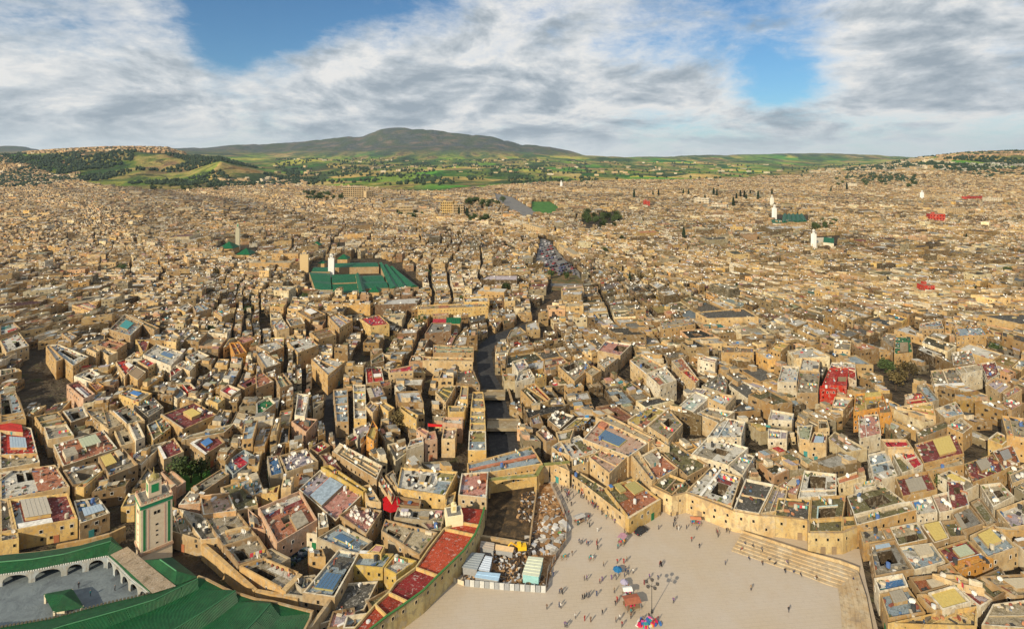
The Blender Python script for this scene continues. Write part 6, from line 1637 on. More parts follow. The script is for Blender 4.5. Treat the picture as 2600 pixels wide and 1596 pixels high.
# ------------------------------------------------------------------ far mosques
def gables(parent, corners, n, zt, rise, zb=0.0, along='v', wall='tan', mat=None):
    """parallel tiled gables over a quad; corners far-left, far-right, near-right, near-left"""
    Q_ = [W(x, y, zt).xy for x, y in corners]
    m = MB(); m.prism(Q_, zb, zt); part(m, 'wall', parent, M_WALL, PAL[wall])
    def b(u, v, z): p = bil([tuple(q) for q in Q_], u, v); return Vector((p[0], p[1], z))
    for i in range(n):
        u0, u1, um = i / n, (i + 1) / n, (i + .5) / n; m = MB()
        if along == 'v':
            qs = [[b(u0, 0, zt), b(um, 0, zt + rise), b(um, 1, zt + rise), b(u0, 1, zt)], [b(um, 0, zt + rise), b(u1, 0, zt), b(u1, 1, zt), b(um, 1, zt + rise)], [b(u0, 1, zt), b(um, 1, zt + rise), b(u1, 1, zt)]]
        else:
            qs = [[b(0, u0, zt), b(1, u0, zt), b(1, um, zt + rise), b(0, um, zt + rise)], [b(0, um, zt + rise), b(1, um, zt + rise), b(1, u1, zt), b(0, u1, zt)], [b(0, u0, zt), b(0, um, zt + rise), b(0, u1, zt)], [b(1, u0, zt), b(1, um, zt + rise), b(1, u1, zt)]]
        for q in qs: m.poly(q if (q[1] - q[0]).cross(q[2] - q[0]).z > 0 else q[::-1])
        part(m, 'tiled_roof', parent, mat or M_GREEN_FAR, None, True)
fm = thing('mosque', 'far green roofed mosque in the middle of the old town', 'mosque', W(920, 700))
gables(fm, [(785, 691), (838, 693), (842, 742), (800, 733)], 2, 6, 2.0, along='h')
gables(fm, [(841, 697), (907, 695), (911, 716), (843, 719)], 2, 6, 1.8, along='h')
gables(fm, [(843, 722), (911, 719), (914, 744), (845, 743)], 2, 6, 2.0, along='h')
gables(fm, [(914, 700), (968, 698), (987, 731), (916, 733)], 2, 6, 1.8, along='h')
gables(fm, [(962, 667), (1003, 682), (1063, 728), (990, 733)], 3, 6, 2.0)
gables(fm, [(800, 678), (838, 678), (838, 690), (790, 690)], 1, 6, 1.5, along='h')
gables(fm, [(850, 668), (955, 666), (962, 677), (850, 679)], 1, 7, 1.6, along='h')
gables(fm, [(902, 697), (914, 697), (930, 742), (912, 745)], 1, 8, 2.2)
A_, B_2 = W(862, 686).xy, W(945, 684).xy
arcade(fm, 'arcade', A_, B_2, 0, 5.4, 9, 1.2, .8, 2.8, M_WALL, PAL['white'])
for (x, y, n_) in ((842, 742, 3), (1000, 738, 3)): pass
for (x, y, s, lab) in ((873, 660, 11, 'small ochre shrine with green pyramid roof behind the far mosque'), (952, 744, 9, 'cream entrance pavilion with green hipped roof in front of the far mosque'), (818, 672, 7, 'tiny green pyramid roof left of the white minaret'),
                       (582, 632, 17, 'large green pyramid roof of a shrine on the left of the old town'), (625, 648, 15, 'dark green hipped roof to the right of the large pyramid roof'), (805, 625, 10, 'small dark green pyramid roof behind the ochre blocks')):
    p = W(x, y, 5); t = thing('shrine', lab, 'shrine', (p.x, p.y, 0)); m = MB(); m.box((p.x, p.y), s, s, 0, 7); part(m, 'wall', t, M_WALL, PAL['ochre'])
    m = MB(); c4 = [Vector((p.x + a * s * .56, p.y + b * s * .56, 7)) for a, b in ((-1, -1), (1, -1), (1, 1), (-1, 1))]; ap = Vector((p.x, p.y, 7 + s * .45))
    for k in range(4): m.poly([c4[k], c4[(k + 1) % 4], ap])
    part(m, 'pyramid_roof', t, M_GREEN_FAR, None, True)
def far_min(label, x, y, half, h, col, lan=4, band=(.3, .3, .3)):
    p = W(x, y, 5); return minaret('minaret', label, (p.x, p.y), half, .25, 5, 5 + h, lan, col, band, False, .5)
far_min('slender white minaret at the left end of the far green mosque', 841, 690, 2.8, 14, (.80, .79, .76), 3.5)
far_min('thin green topped minaret behind the large green pyramid roof', 604, 626, 2.4, 24, (.45, .42, .30), 6, (.05, .25, .15))
far_min('square ochre tower standing left of the white minaret', 773, 678, 4.2, 14, (.62, .46, .24), 2)
far_min('white minaret beside the striped green roofs on the far right', 1966, 556, 3.0, 21, (.82, .80, .76), 5)
far_min('white minaret over the small white mosque with one green roof', 2066, 622, 2.3, 15, (.82, .80, .76), 5)
far_min('small white minaret among dark trees at the far right edge of town', 2341, 505, 3.2, 18, (.8, .8, .78), 5)
far_min('tiny white minaret on the skyline of the far quarter', 1425, 474, 3.4, 18, (.8, .8, .78), 6)
far_min('pale minaret among brown houses far on the upper right', 1960, 520, 3.0, 17, (.74, .72, .62), 5)
rm = thing('mosque', 'distant mosque with striped green roofs beside a white minaret', 'mosque', W(2000, 560))
gables(rm, [(1988, 545), (2040, 545), (2050, 563), (1985, 566)], 5, 8, 3.2, wall='tan')
gables(rm, [(1955, 557), (1983, 557), (1983, 567), (1962, 567)], 1, 7, 3, along='h', wall='white')
wm_ = thing('mosque', 'small white mosque with arcade and one dark green gable roof', 'mosque', W(2085, 618))
gables(wm_, [(2093, 604), (2118, 606), (2117, 618), (2090, 615)], 1, 9, 4, along='h', wall='white')
arcade(wm_, 'arcade', W(2062, 632).xy, W(2110, 628).xy, 0, 7, 8, 1.4, 1, 3.4, M_WALL, PAL['white'])
m = MB(); q = [W(2058, 630).xy, W(2108, 626).xy, W(2112, 614).xy, W(2060, 616).xy]; m.prism(q, 0, 6.8); part(m, 'hall', wm_, M_WALL, PAL['white'])
# shrine with green dome and white arches above the terraces in the centre
gs = thing('shrine', 'white arcaded shrine with green hipped roof above the channel', 'shrine', W(1130, 835))
gables(gs, [(1135, 808), (1172, 808), (1168, 822), (1132, 822)], 1, 6.5, 2.5, along='h', wall='ochre')
arcade(gs, 'arcade', W(1100, 846).xy, W(1132, 846).xy, 0, 4.6, 4, .9, .8, 2.4, M_WALL, PAL['white'])
m = MB(); m.prism([W(1098, 838).xy, W(1134, 838).xy, W(1136, 826).xy, W(1100, 826).xy], 0, 4.7); part(m, 'roof', gs, M_ROOF, PAL['crimson'])

# ------------------------------------------------------------------ trees
def mat_leaf(name, c1, c2):
    m, nt, b = new_mat(name); g = nt.nodes.new('ShaderNodeNewGeometry'); oi = nt.nodes.new('ShaderNodeObjectInfo')
    n = noise_n(nt, g.outputs['Position'], .7, 5, .7)
    c = mix(nt, ramp(nt, n, [(.35, 0), (.65, 1)]), c1, c2); L(nt, c, b.inputs['Base Color']); b.inputs['Roughness'].default_value = .8
    return m
M_LEAF = mat_leaf('leaves', (.025, .045, .014), (.075, .10, .028)); M_CYP = mat_leaf('cypress_leaves', (.012, .026, .014), (.035, .055, .022)); M_BROWN = mat_leaf('dry_leaves', (.06, .045, .02), (.17, .13, .05))
M_BARK, _nt, _b = new_mat('bark'); _b.inputs['Base Color'].default_value = (.07, .05, .035, 1)
def tree_meshes(kind, seed, n):
    r = random.Random(seed); m = MB(); t = MB()
    hh, rr = (1.0, .16) if kind == 'cypress' else (1.0, .55)
    t.tube((0, 0, -.1), (0, 0, .35), .035, 6, .022)
    clumps = []
    if kind != 'cypress':
        for _ in range(9):
            a = r.uniform(0, 6.28); q = r.uniform(.1, .36); clumps.append((Vector((math.cos(a) * q, math.sin(a) * q, r.uniform(.35, .82))), r.uniform(.13, .24)))
            t.tube((0, 0, .28), tuple(clumps[-1][0] * .9), .014, 4, .006)
    for _ in range(n):
        if kind == 'cypress':
            z = r.uniform(.06, 1); rad = rr * (math.sin(min(1, z * 1.4 + .15) * 1.57) * (1 - z) ** .6 + .02) * r.uniform(.55, 1.1); a = r.uniform(0, 6.28); p = Vector((rad * math.cos(a), rad * math.sin(a), z)); s = .045
        else:
            c, cr = r.choice(clumps); d = Vector((r.gauss(0, 1), r.gauss(0, 1), r.gauss(0, 1))).normalized(); p = c + d * cr * r.uniform(.6, 1.1); s = .05
        u = Vector((r.gauss(0, 1), r.gauss(0, 1), r.gauss(0, .6))).normalized() * s * r.uniform(.7, 1.4); w = u.orthogonal().normalized() * s * r.uniform(.6, 1.2)
        m.poly([p - u, p - w, p + u, p + w])
    return m.mesh('crown', [M_LEAF if kind == 'round' else (M_CYP if kind == 'cypress' else M_BROWN)]), t.mesh('trunk', [M_BARK])
TM = {k: [tree_meshes(k, s + 3, n) for s in range(3)] for k, n in (('round', 520), ('cypress', 420), ('dry', 420))}
rt_ = random.Random(5)
def tree(kind, x, y, h, label, group=None, base=None, wide=1.0):
    p = base
    if base is None:
        p = W(x, y)
        if p.y > 1950:
            dd = np.linspace(1900, 4200, 300); zz_ = terrain_z((x - 1300) / F * dd, dd); yy = HOR + F * (CAM_Z - zz_) / dd; k = int(np.argmin(abs(yy - y))); p = Vector(((x - 1300) / F * dd[k], dd[k], zz_[k]))
    c, t = rt_.choice(TM[kind]); o = thing('cypress_tree' if kind == 'cypress' else 'tree', label, 'tree', p, rt_.uniform(0, 6), group)
    for me, nm in ((t, 'trunk'), (c, 'crown')):
        q = put(nm, me, o); q.scale = (h * wide, h * wide, h)
    return o
NEAR_T = [('round', 455, 1215, 8, 'dark leafy tree at the left of the walled garden'), ('round', 485, 1225, 9.5, 'largest dense tree in the middle of the walled garden'), ('round', 512, 1215, 8, 'green yellow tree at the right end of the walled garden'),
 ('dry', 1018, 1090, 9, 'brown bare tree leaning over small houses left of the channel'), ('dry', 2275, 990, 12, 'dry brown creeper covered tree in the dark gap right of the red house'), ('dry', 2305, 965, 11, 'second dry brown tree behind the first in the dark gap'),
 ('round', 2250, 950, 9, 'green bush tree beside the dark gap right of the red house'), ('round', 1592, 1008, 7, 'green palm like tree in a sunken courtyard above the skylit hall'), ('round', 2265, 870, 7, 'small green tree beside the green walled courtyard'),
 ('round', 2390, 1240, 5, 'small bush on a mossy roof near the maroon terrace'), ('round', 2525, 905, 8, 'round green tree next to the long white wall on the right'), ('round', 30, 860, 7, 'garden tree beside a brown wall at the left edge'),
 ('round', 1068, 830, 9, 'green tree at the left foot of the white arcaded shrine'), ('dry', 1000, 880, 7, 'yellow brown bush on the dry slope left of the terraces'), ('dry', 1020, 900, 6, 'low yellow bush below the first one on the dry slope'), ('round', 985, 905, 5, 'dark green bush at the edge of the dark street'),
 ('round', 1085, 700, 7, 'long dark garden tree right of the far green mosque'), ('round', 1100, 708, 7, 'second garden tree right of the far green mosque'), ('cypress', 1599, 722, 11, 'single dark cypress standing beside the yellow cube house'), ('cypress', 1736, 612, 20, 'tall lone cypress in the middle of the right hand quarter'),
 ('round', 1578, 618, 12, 'round dark tree between houses far right of the parking ground'), ('round', 1600, 640, 11, 'dark tree below and right of the round dark one'), ('cypress', 2265, 1130, 5, 'small dark green plant beside the pink roof house'), ('cypress', 1870, 740, 8, 'small cypress among the far right houses'),
 ('round', 1400, 708, 9, 'bushy tree on the bank below the parking ground'), ('round', 1440, 712, 9, 'second bushy tree on the bank right of the first')]
for t in NEAR_T: tree(t[0], t[1], t[2], t[3], t[4])
FAR_T = [('cypress', x, y, rt_.uniform(20, 30)) for x, y in [(1610, 506), (1735, 498), (1748, 500), (1812, 500), (1820, 503), (1880, 505), (1890, 508), (1895, 512), (1905, 502), (1870, 512), (1862, 530), (1790, 514), (1672, 502), (1658, 502), (2110, 490), (2150, 485), (1925, 512), (1960, 498)]]
FT_W = {}
FAR_T += [('round', rt_.gauss(825, 32), rt_.uniform(494, 512), rt_.uniform(13, 20)) for _ in range(26)]
FAR_T += [('round', rt_.gauss(1230, 24), rt_.uniform(512, 530), rt_.uniform(13, 20)) for _ in range(18)]
FAR_T += [('round', rt_.uniform(1185, 1240), rt_.uniform(556, 568), rt_.uniform(9, 14)) for _ in range(10)]
FAR_T += [('round', rt_.uniform(1480, 1570), rt_.uniform(545, 584), rt_.uniform(11, 17)) for _ in range(26)]
FAR_T += [('round', rt_.uniform(1000, 1080), rt_.uniform(545, 562), rt_.uniform(9, 14)) for _ in range(8)]
FAR_T += [('round', rt_.uniform(2120, 2330), rt_.uniform(448, 478), rt_.uniform(13, 22)) for _ in range(34)]
FAR_T += [('round', rt_.uniform(380, 560), rt_.uniform(462, 488), rt_.uniform(13, 22)) for _ in range(26)]
FAR_T += [('round', rt_.uniform(2060, 2130), rt_.uniform(555, 590), rt_.uniform(9, 14)) for _ in range(10)]
FAR_T += [('cypress', rt_.uniform(1165, 1190), rt_.uniform(538, 552), rt_.uniform(14, 22)) for _ in range(8)]
for k, x, y, h in FAR_T:
    ar = 'left of the white hotel' if x < 900 and x > 700 else 'below the left hill' if x < 620 else 'by the far road junction' if 1150 < x < 1300 and y > 500 else 'in the dark grove of the far town' if 1470 < x < 1600 else 'near the apartment blocks' if x < 1150 else 'under the fortress wall on the right' if y < 480 else 'beside the distant green roofed mosque' if x > 2050 else 'near the white school'
    tree(k, x, y, h, ('tall dark cypress ' if k == 'cypress' else 'dark green round tree ') + ar, 'cypresses of the far town' if k == 'cypress' else 'trees around the far town')
rs_ = np.random.default_rng(12); gone = np.where(empty & (d > 330) & (d < 1900))[0]; gone = gone[rs_.permutation(len(gone))][:170]
for i_ in gone:
    cx_, cy2 = c[i_]; sx_ = 1300 + F * cx_ / cy2; sy_ = HOR + F * CAM_Z / cy2
    if not -60 < sx_ < 2660: continue
    nm_, rel_, _q = place(sx_, sy_)
    tree(rt_.choice(['round', 'round', 'dry', 'cypress']) if cy2 > 500 else 'round', sx_, sy_, rt_.uniform(5, 9), ('garden tree in a gap between houses %s %s' % (rel_, nm_)) if cy2 < 700 else 'small tree among the distant roofs %s %s' % (rel_, nm_), 'trees in gaps of the old town', Vector((cx_, cy2, 0)), 1.3)
# woods and scrub on the hills
WQ = MB(); rw = random.Random(9)
def scrub(xa, xb, ya, yb, n, h0, h1, dr=(2100, 7000)):
    for _ in range(n):
        x = rw.uniform(xa, xb); d = rw.uniform(*dr); X = (x - 1300) / F * d; z = float(terrain_z(X, d)[0]); y = HOR + F * (CAM_Z - z) / d
        if not ya < y < yb: continue
        if mnoise.noise(Vector((X / 260, d / 420, 3))) < -.02: continue
        h = rw.uniform(h0, h1); r = h * rw.uniform(.4, .8); k = rw.uniform(0, 1.5); top = Vector((X, d, z + h))
        ring = [Vector((X + r * math.cos(k + i * 1.257) * rw.uniform(.7, 1.2), d + r * math.sin(k + i * 1.257), z + h * rw.uniform(.3, .6))) for i in range(5)]
        for i in range(5):
            WQ.poly([ring[i], ring[(i + 1) % 5], top]); b0 = Vector((ring[i].x * .6 + X * .4, ring[i].y * .6 + d * .4, z - 2)); b1 = Vector((ring[(i + 1) % 5].x * .6 + X * .4, ring[(i + 1) % 5].y * .6 + d * .4, z - 2))
            WQ.poly([b0, b1, ring[(i + 1) % 5], ring[i]])
scrub(0, 760, 378, 476, 6500, 8, 17, (2100, 3900)); scrub(700, 1500, 395, 470, 2600, 8, 18); scrub(1500, 2200, 405, 460, 700, 8, 18); scrub(2150, 2600, 384, 470, 2600, 8, 15, (2300, 4000))
tag(put('woods', WQ.mesh('woods', [M_CYP])), 'scattered dark trees and scrub covering the green hills', 'trees', None, 'stuff')
print('woods', len(WQ.f))
# ------------------------------------------------------------------ satellite dishes and water tanks on the roofs
m = MB(); n_ = 8; R0 = .62
for i in range(n_):
    a0, a1 = 2 * math.pi * i / n_, 2 * math.pi * (i + 1) / n_
    def rp(a, r, d): return (r * math.cos(a), -d, 1.25 + r * math.sin(a))
    m.poly([rp(a0, R0, .0), rp(a1, R0, .0), rp(a1, R0 * .5, -.13), rp(a0, R0 * .5, -.13)]); m.poly([rp(a0, R0 * .5, -.13), rp(a1, R0 * .5, -.13), (0, .18, 1.25)])
m.tube((0, .15, 0), (0, .17, 1.2), .05, 5); m.tube((0, .1, .75), (0, -.5, 1.1), .03, 4); m.box((0, -.5), .12, .12, 1.05, 1.2)
DISH = m.mesh('satellite_dish', [M_METAL])
DISH_SPOTS.sort(key=lambda p: p[1]); rd = random.Random(3)
for k, (x, y, z, i) in enumerate(DISH_SPOTS[:300]):
    o = put('satellite_dish', DISH, None, (x, y, z), rd.choice([(.75, .73, .68), (.66, .64, .60), (.58, .54, .48)]), (0, 0, rd.gauss(-.35, .35))); s = rd.uniform(.8, 1.25); o.scale = (s, s, s)
    H_ = HOUSES[i]; tag(o, 'dish on %s roof of %s house %s %s' % (WORD[H_['rc']], WORD[H_['wc']], place(H_['sx'], H_['sy'])[1], place(H_['sx'], H_['sy'])[0]), 'satellite dish', 'satellite dishes on the flat roofs')
m = MB(); m.tube((0, 0, .35), (0, 0, 1.6), .55, 10); m.tube((0, 0, 1.6), (0, 0, 1.72), .3, 8)
for a in range(4): p = (math.cos(a * 1.57 + .78) * .45, math.sin(a * 1.57 + .78) * .45); m.box(p, .1, .1, 0, .36)
TANK = m.mesh('water_tank', [M_PLAIN])
for k, (x, y, z, i) in enumerate(TANK_SPOTS[:70]):
    tc_, tn = rd.choice([((.08, .15, .35), 'blue'), ((.6, .6, .58), 'white'), ((.05, .05, .05), 'black'), ((.5, .45, .35), 'beige')]); o = put('water_tank', TANK, None, (x, y, z), tc_); H_ = HOUSES[i]; tag(o, '%s water tank on the %s roof %s %s' % (tn, WORD[H_['rc']], place(H_['sx'], H_['sy'])[1], place(H_['sx'], H_['sy'])[0]), 'water tank', 'water tanks on the flat roofs')
# laundry lines
def laundry_mesh(seed):
    r = random.Random(seed); m = MB(); m.tube((-2, 0, 0), (-2, 0, 1.7), .04, 4); m.tube((2, 0, 0), (2, 0, 1.7), .04, 4); m.tube((-2, 0, 1.65), (2, 0, 1.65), .02, 4); x = -1.8; k = 1
    while x < 1.5:
        w = r.uniform(.4, .9); z = 1.62; h = r.uniform(.6, 1.2); m.prism([(x, -.02), (x + w, -.02), (x + w, .02), (x, .02)], z - h, z, 1 + k % 3, None, True); x += w + .1; k += 1
    mats = [M_METAL]
    for c in r.sample([(.7, .7, .72), (.55, .06, .08), (.08, .2, .5), (.7, .45, .1), (.65, .6, .55), (.1, .35, .3)], 3):
        mt, nt, b = new_mat('laundry_cloth'); b.inputs['Base Color'].default_value = (*c, 1); b.inputs['Roughness'].default_value = .95; mats.append(mt)
    return m.mesh('laundry_line', mats)
LAU = [laundry_mesh(s) for s in range(4)]
cnt = 0
for i, h in enumerate(HOUSES):
    if rd.random() < .3 and cnt < 70 and h['sy'] > 930:
        for _ in range(20):
            u, v = rd.uniform(.25, .75), rd.uniform(.2, .8)
            if all(not (f[1] - .12 < u < f[3] + .12 and f[2] - .08 < v < f[4] + .08) for f in h['feats'] if f[0] in 'ckgh'):
                p = bil(h['Q'], u, v); a, b = h['Q'][0], h['Q'][1]
                o = put('laundry_line', rd.choice(LAU), None, (p[0], p[1], h['z']), (.3, .3, .3), (0, 0, math.atan2(b[1] - a[1], b[0] - a[0]) + rd.choice([0, 1.57]))); s = min(1, plen(a, b) / 9); o.scale = (s, s, 1)
                tag(o, 'washing line on the %s roof %s %s' % (WORD[h['rc']], place(h['sx'], h['sy'])[1], place(h['sx'], h['sy'])[0]), 'washing line', 'washing lines on the roofs'); cnt += 1; break

# ------------------------------------------------------------------ people
def person_mesh(pose, seed):
    r = random.Random(seed); me = bpy.data.meshes.new('p'); bm = bmesh.new(); sk = []
    st_ = .16 if pose == 'walk' else .03
    if pose == 'sit':
        J = dict(pel=(0, 0, .45), ch=(0, .05, .85), nk=(0, .04, 1.08), hd=(0, .0, 1.28), kl=(-.12, -.42, .48), fl=(-.12, -.42, .05), tl=(-.12, -.55, .03), kr=(.12, -.42, .48), fr=(.12, -.42, .05), tr=(.12, -.55, .03),
                 sl=(-.2, .05, 1.0), el=(-.25, -.05, .75), hl=(-.15, -.3, .58), sr=(.2, .05, 1.0), er=(.25, -.05, .75), hr=(.15, -.3, .58))
    else:
        J = dict(pel=(0, 0, .92), ch=(0, 0, 1.28), nk=(0, 0, 1.48), hd=(0, -.03, 1.66), kl=(-.1, -st_ * .7, .5), fl=(-.1, -st_, .07), tl=(-.1, -st_ - .14, .03), kr=(.1, st_ * .3, .5), fr=(.1, st_, .07), tr=(.1, st_ - .14, .03),
                 sl=(-.19, 0, 1.42), el=(-.27, st_ * .6, 1.13), hl=(-.26, st_ * .2 - .06, .86), sr=(.19, 0, 1.42), er=(.27, -st_ * .6, 1.13), hr=(.26, -st_ * .8 - .06, .86))
    rad = dict(pel=.15, ch=.17, nk=.065, hd=.115, kl=.075, fl=.05, tl=.04, kr=.075, fr=.05, tr=.04, sl=.075, el=.05, hl=.045, sr=.075, er=.05, hr=.045)
    V = {k: bm.verts.new(p) for k, p in J.items()}
    for a, b in (('pel', 'ch'), ('ch', 'nk'), ('nk', 'hd'), ('pel', 'kl'), ('kl', 'fl'), ('fl', 'tl'), ('pel', 'kr'), ('kr', 'fr'), ('fr', 'tr'), ('ch', 'sl'), ('sl', 'el'), ('el', 'hl'), ('ch', 'sr'), ('sr', 'er'), ('er', 'hr')): bm.edges.new((V[a], V[b]))
    bm.verts.index_update(); order = list(J); bm.to_mesh(me); bm.free()
    o = bpy.data.objects.new('p', me); COL.objects.link(o); mod = o.modifiers.new('s', 'SKIN'); mod.use_smooth_shade = True
    for i, k in enumerate(order): me.skin_vertices[0].data[i].radius = (rad[k], rad[k] * (.75 if k in ('ch', 'pel') else 1)); me.skin_vertices[0].data[i].use_root = (k == 'pel')
    o.modifiers.new('u', 'SUBSURF').levels = 1
    dg = bpy.context.evaluated_depsgraph_get(); out = bpy.data.meshes.new_from_object(o.evaluated_get(dg)); bpy.data.objects.remove(o)
    out.materials.clear()
    for q in (M_CLOTH, M_TROUSER, M_SKIN, M_HAIR): out.materials.append(q)
    hz_ = J['hd'][2]; pz = J['pel'][2]
    for p in out.polygons:
        c = p.center; p.material_index = 0
        if c.z > hz_ + .03 or (c.z > hz_ - .08 and c.y > .02): p.material_index = 3
        elif c.z > J['nk'][2] - .02: p.material_index = 2
        elif (pose != 'sit' and c.z < pz - .04 and abs(c.x) < .22) or (pose == 'sit' and c.y < -.12 and c.z < .55): p.material_index = 1
        elif pose == 'robe' : p.material_index = 0
    if pose == 'robe':
        for v in out.vertices:
            if v.co.z < .9 and abs(v.co.x) < .24: v.co.x *= 1 + (.9 - v.co.z) * .5; v.co.y = v.co.y * 1.3
        for p in out.polygons:
            if p.material_index == 1: p.material_index = 0
    out.name = 'person'; return out
def simple(name, c, rough=.8):
    m, nt, b = new_mat(name); b.inputs['Base Color'].default_value = (*c, 1); b.inputs['Roughness'].default_value = rough; return m
M_TROUSER = simple('dark_trousers', (.03, .03, .045)); M_SKIN = simple('skin', (.38, .22, .14)); M_HAIR = simple('dark_hair', (.015, .012, .01))
PM = {k: person_mesh(k, i) for i, k in enumerate(('walk', 'stand', 'robe', 'sit'))}
CL = dict(black=(.02, .02, .025), navy=(.03, .05, .12), maroon=(.2, .03, .04), brown=(.14, .08, .05), white=(.55, .53, .5), red=(.32, .03, .03), purple=(.14, .08, .2), grey=(.15, .15, .16), teal=(.03, .18, .2), sand=(.3, .22, .14))
rp_ = random.Random(21)
WHERE = {'crowd': 'in the crowd along the cream building', 'lone': 'on the open square', 'left': 'near the building site fence', 'steps': 'sitting on the stone steps', 'far': 'close to the street front of the square', 'mosq': 'in the grey mosque courtyard'}
def person(x, y, where, pose=None, colr=None, z=0, rz=None):
    pose = pose or rp_.choice(['walk', 'walk', 'stand', 'robe']); colr = colr or rp_.choice(list(CL) + ['black', 'black', 'navy', 'grey', 'brown', 'black']); p = W(x, y, z)
    o = put('person', PM[pose], None, p, CL[colr], (0, 0, rp_.uniform(0, 6.28) if rz is None else rz)); s = rp_.uniform(.9, 1.02); o.scale = (s, s, s)
    verb = {'walk': 'walking', 'stand': 'standing', 'robe': 'in a long robe', 'sit': 'sitting'}[pose]
    lb = 'person in %s clothes %s %s' % (colr, verb if where != 'steps' else '', WHERE[where]); tag(o, ' '.join(lb.split()), 'person', 'people ' + WHERE[where])
for _ in range(75):
    t = rp_.random(); x0, y0 = R('B2', 540 + 330 * t, 470 + 230 * t); person(x0 + rp_.gauss(0, 9), y0 + rp_.gauss(0, 6) , 'crowd')
for _ in range(26): person(*R('B2', rp_.uniform(360, 560), rp_.uniform(380, 500)), 'crowd')
for _ in range(12): person(*R('B2', 425 + rp_.gauss(0, 14), rp_.uniform(480, 660)), 'left')
for _ in range(12): person(*R('B2', rp_.uniform(480, 600), rp_.uniform(640, 730)), 'left')
for xy in [(520, 845), (533, 858), (545, 850), (578, 860), (590, 868), (655, 860), (660, 850), (815, 1005), (865, 1005), (560, 1135), (380, 1230), (368, 1238), (390, 1242), (365, 1340), (378, 1352), (270, 1360), (560, 1275), (575, 1265), (590, 1272), (600, 1262), (655, 1255), (545, 1285), (1150, 1020),
           (1143, 1030), (1158, 1030), (1650, 1015), (1390, 835), (1450, 885), (610, 970), (680, 1160), (770, 1130), (410, 1495), (425, 1500), (920, 1430), (820, 890), (845, 840), (855, 825), (868, 800), (862, 815), (870, 770), (870, 1110), (900, 1090), (880, 1075), (885, 1190), (900, 1205), (940, 1330), (960, 1300), (1010, 1450),
           (1090, 1480), (1110, 1465), (1130, 1450), (985, 1470), (1060, 1430), (1250, 1310), (1130, 1130), (1850, 1213), (800, 1330), (700, 1400)]:
    person(*R('B2', *xy), 'lone')
for xy in [(1135, 742), (1130, 640), (1145, 634), (1275, 742), (1290, 750), (1255, 690), (1262, 680), (1250, 720), (1350, 738), (1590, 780), (1580, 765), (1595, 800), (1430, 745), (1230, 640), (1275, 640), (320, 1105), (300, 1110), (1660, 765), (1680, 770)]:
    person(*R('B2', *xy), 'far')
for (x, y, st_n) in [(1800, 860, 4), (1780, 905, 2), (1860, 880, 4), (1930, 905, 3), (1830, 975, 0), (1935, 1010, 0)]: person(*R('B2', x, y), 'steps', 'sit', None, st_n * .28)
for (x, y, st_n) in [(10, 990, 3), (60, 1018, 1), (145, 1005, 4), (130, 1070, 0), (250, 1100, 0), (375, 1125, 0), (660, 1140, 3), (690, 1230, 2), (200, 1085, 0), (365, 1135, 0)]: person(*R('B3', x, y), 'steps', 'sit', None, st_n * .28)
for _ in range(14): person(*R('B2', rp_.gauss(870, 90), rp_.uniform(980, 1500)), 'lone')
for _ in range(8): person(*R('B2', rp_.uniform(430, 720), rp_.uniform(760, 1500)), 'lone')
person(*R('B3', 160, 1380), 'lone', 'walk', 'black')
for xy in [(610, 1195), (700, 1255), (890, 1215)]: person(*R('B0', *xy), 'mosq', z=2.2)

# ------------------------------------------------------------------ cars
def car(x, y, rz, col, label, scale=1.0, group=None):
    p = W(x, y); t = thing('car', label, 'car', p, rz, group); t.scale = (scale,) * 3
    def add(nm, m, mat, c=None, par=t): return put(nm, m.mesh(nm, [mat]), par, (0, 0, 0), c)
    m = MB(); prof = [(-2.2, .35), (-2.25, .75), (-1.9, .92), (-1.1, .98), (.9, 1.0), (1.9, .92), (2.2, .72), (2.2, .35)]
    for s in (-1, 1): q = [(a, s * .86, b) for a, b in prof]; m.poly(q if s < 0 else q[::-1])
    for (a, b), (c, d) in zip(prof, prof[1:] + prof[:1]): m.poly([(a, .86, b), (c, .86, d), (c, -.86, d), (a, -.86, b)])
    add('body', m, M_METAL, col)
    m = MB(); lo = [(-1.55, .95), (1.15, 1.0)]; 
    b = [(-1.7, -.8, .94), (1.1, -.8, .98), (1.1, .8, .98), (-1.7, .8, .94)]; tp = [(-1.05, -.66, 1.42), (.35, -.66, 1.45), (.35, .66, 1.45), (-1.05, .66, 1.42)]
    for k in range(4): j = (k + 1) % 4; m.poly([b[k], b[j], tp[j], tp[k]])
    add('windows', m, M_GLASS, (.02, .025, .03))
    m = MB(); m.prism([(x_, y_) for x_, y_, z_ in [(-1.08, -.68, 0), (.38, -.68, 0), (.38, .68, 0), (-1.08, .68, 0)]], 1.43, 1.5, bottom=True); add('roof', m, M_METAL, col)
    for sx in (-1.4, 1.4):
        for sy in (-.82, .82): m = MB(); m.tube((sx, sy - .1, .32), (sx, sy + .1, .32), .32, 10); w_ = add('wheel', m, M_CLOTH, (.02, .02, .02)); m = MB(); m.tube((sx, sy - .12, .32), (sx, sy + .12, .32), .18, 8); add('rim', m, M_METAL, (.5, .5, .5), w_)
    for sy in (-.6, .6):
        m = MB(); m.box((2.2, sy), .06, .3, .6, .75); add('headlight', m, M_GLASS, (.7, .7, .65)); m = MB(); m.box((-2.24, sy), .06, .28, .65, .8); add('tail_light', m, M_GLASS, (.5, .02, .02))
    return t
car(1628, 1351, math.radians(38), (.015, .02, .03), 'black car parked at the corner of the cream building on the square', 1.12)
rc_ = random.Random(8); m = MB(); prof = None
first = None; CARS = []
def copy_tree(o, parent=None):
    c = o.copy(); COL.objects.link(c); c.parent = parent
    for ch in KIDS.get(o.name, []): copy_tree(ch, c)
    return c
c0 = car(1372, 625, 1.2, (.5, .5, .52), 'small parked car among the rows of the parking ground', 1.6, 'cars in the parking ground')
KIDS = {}
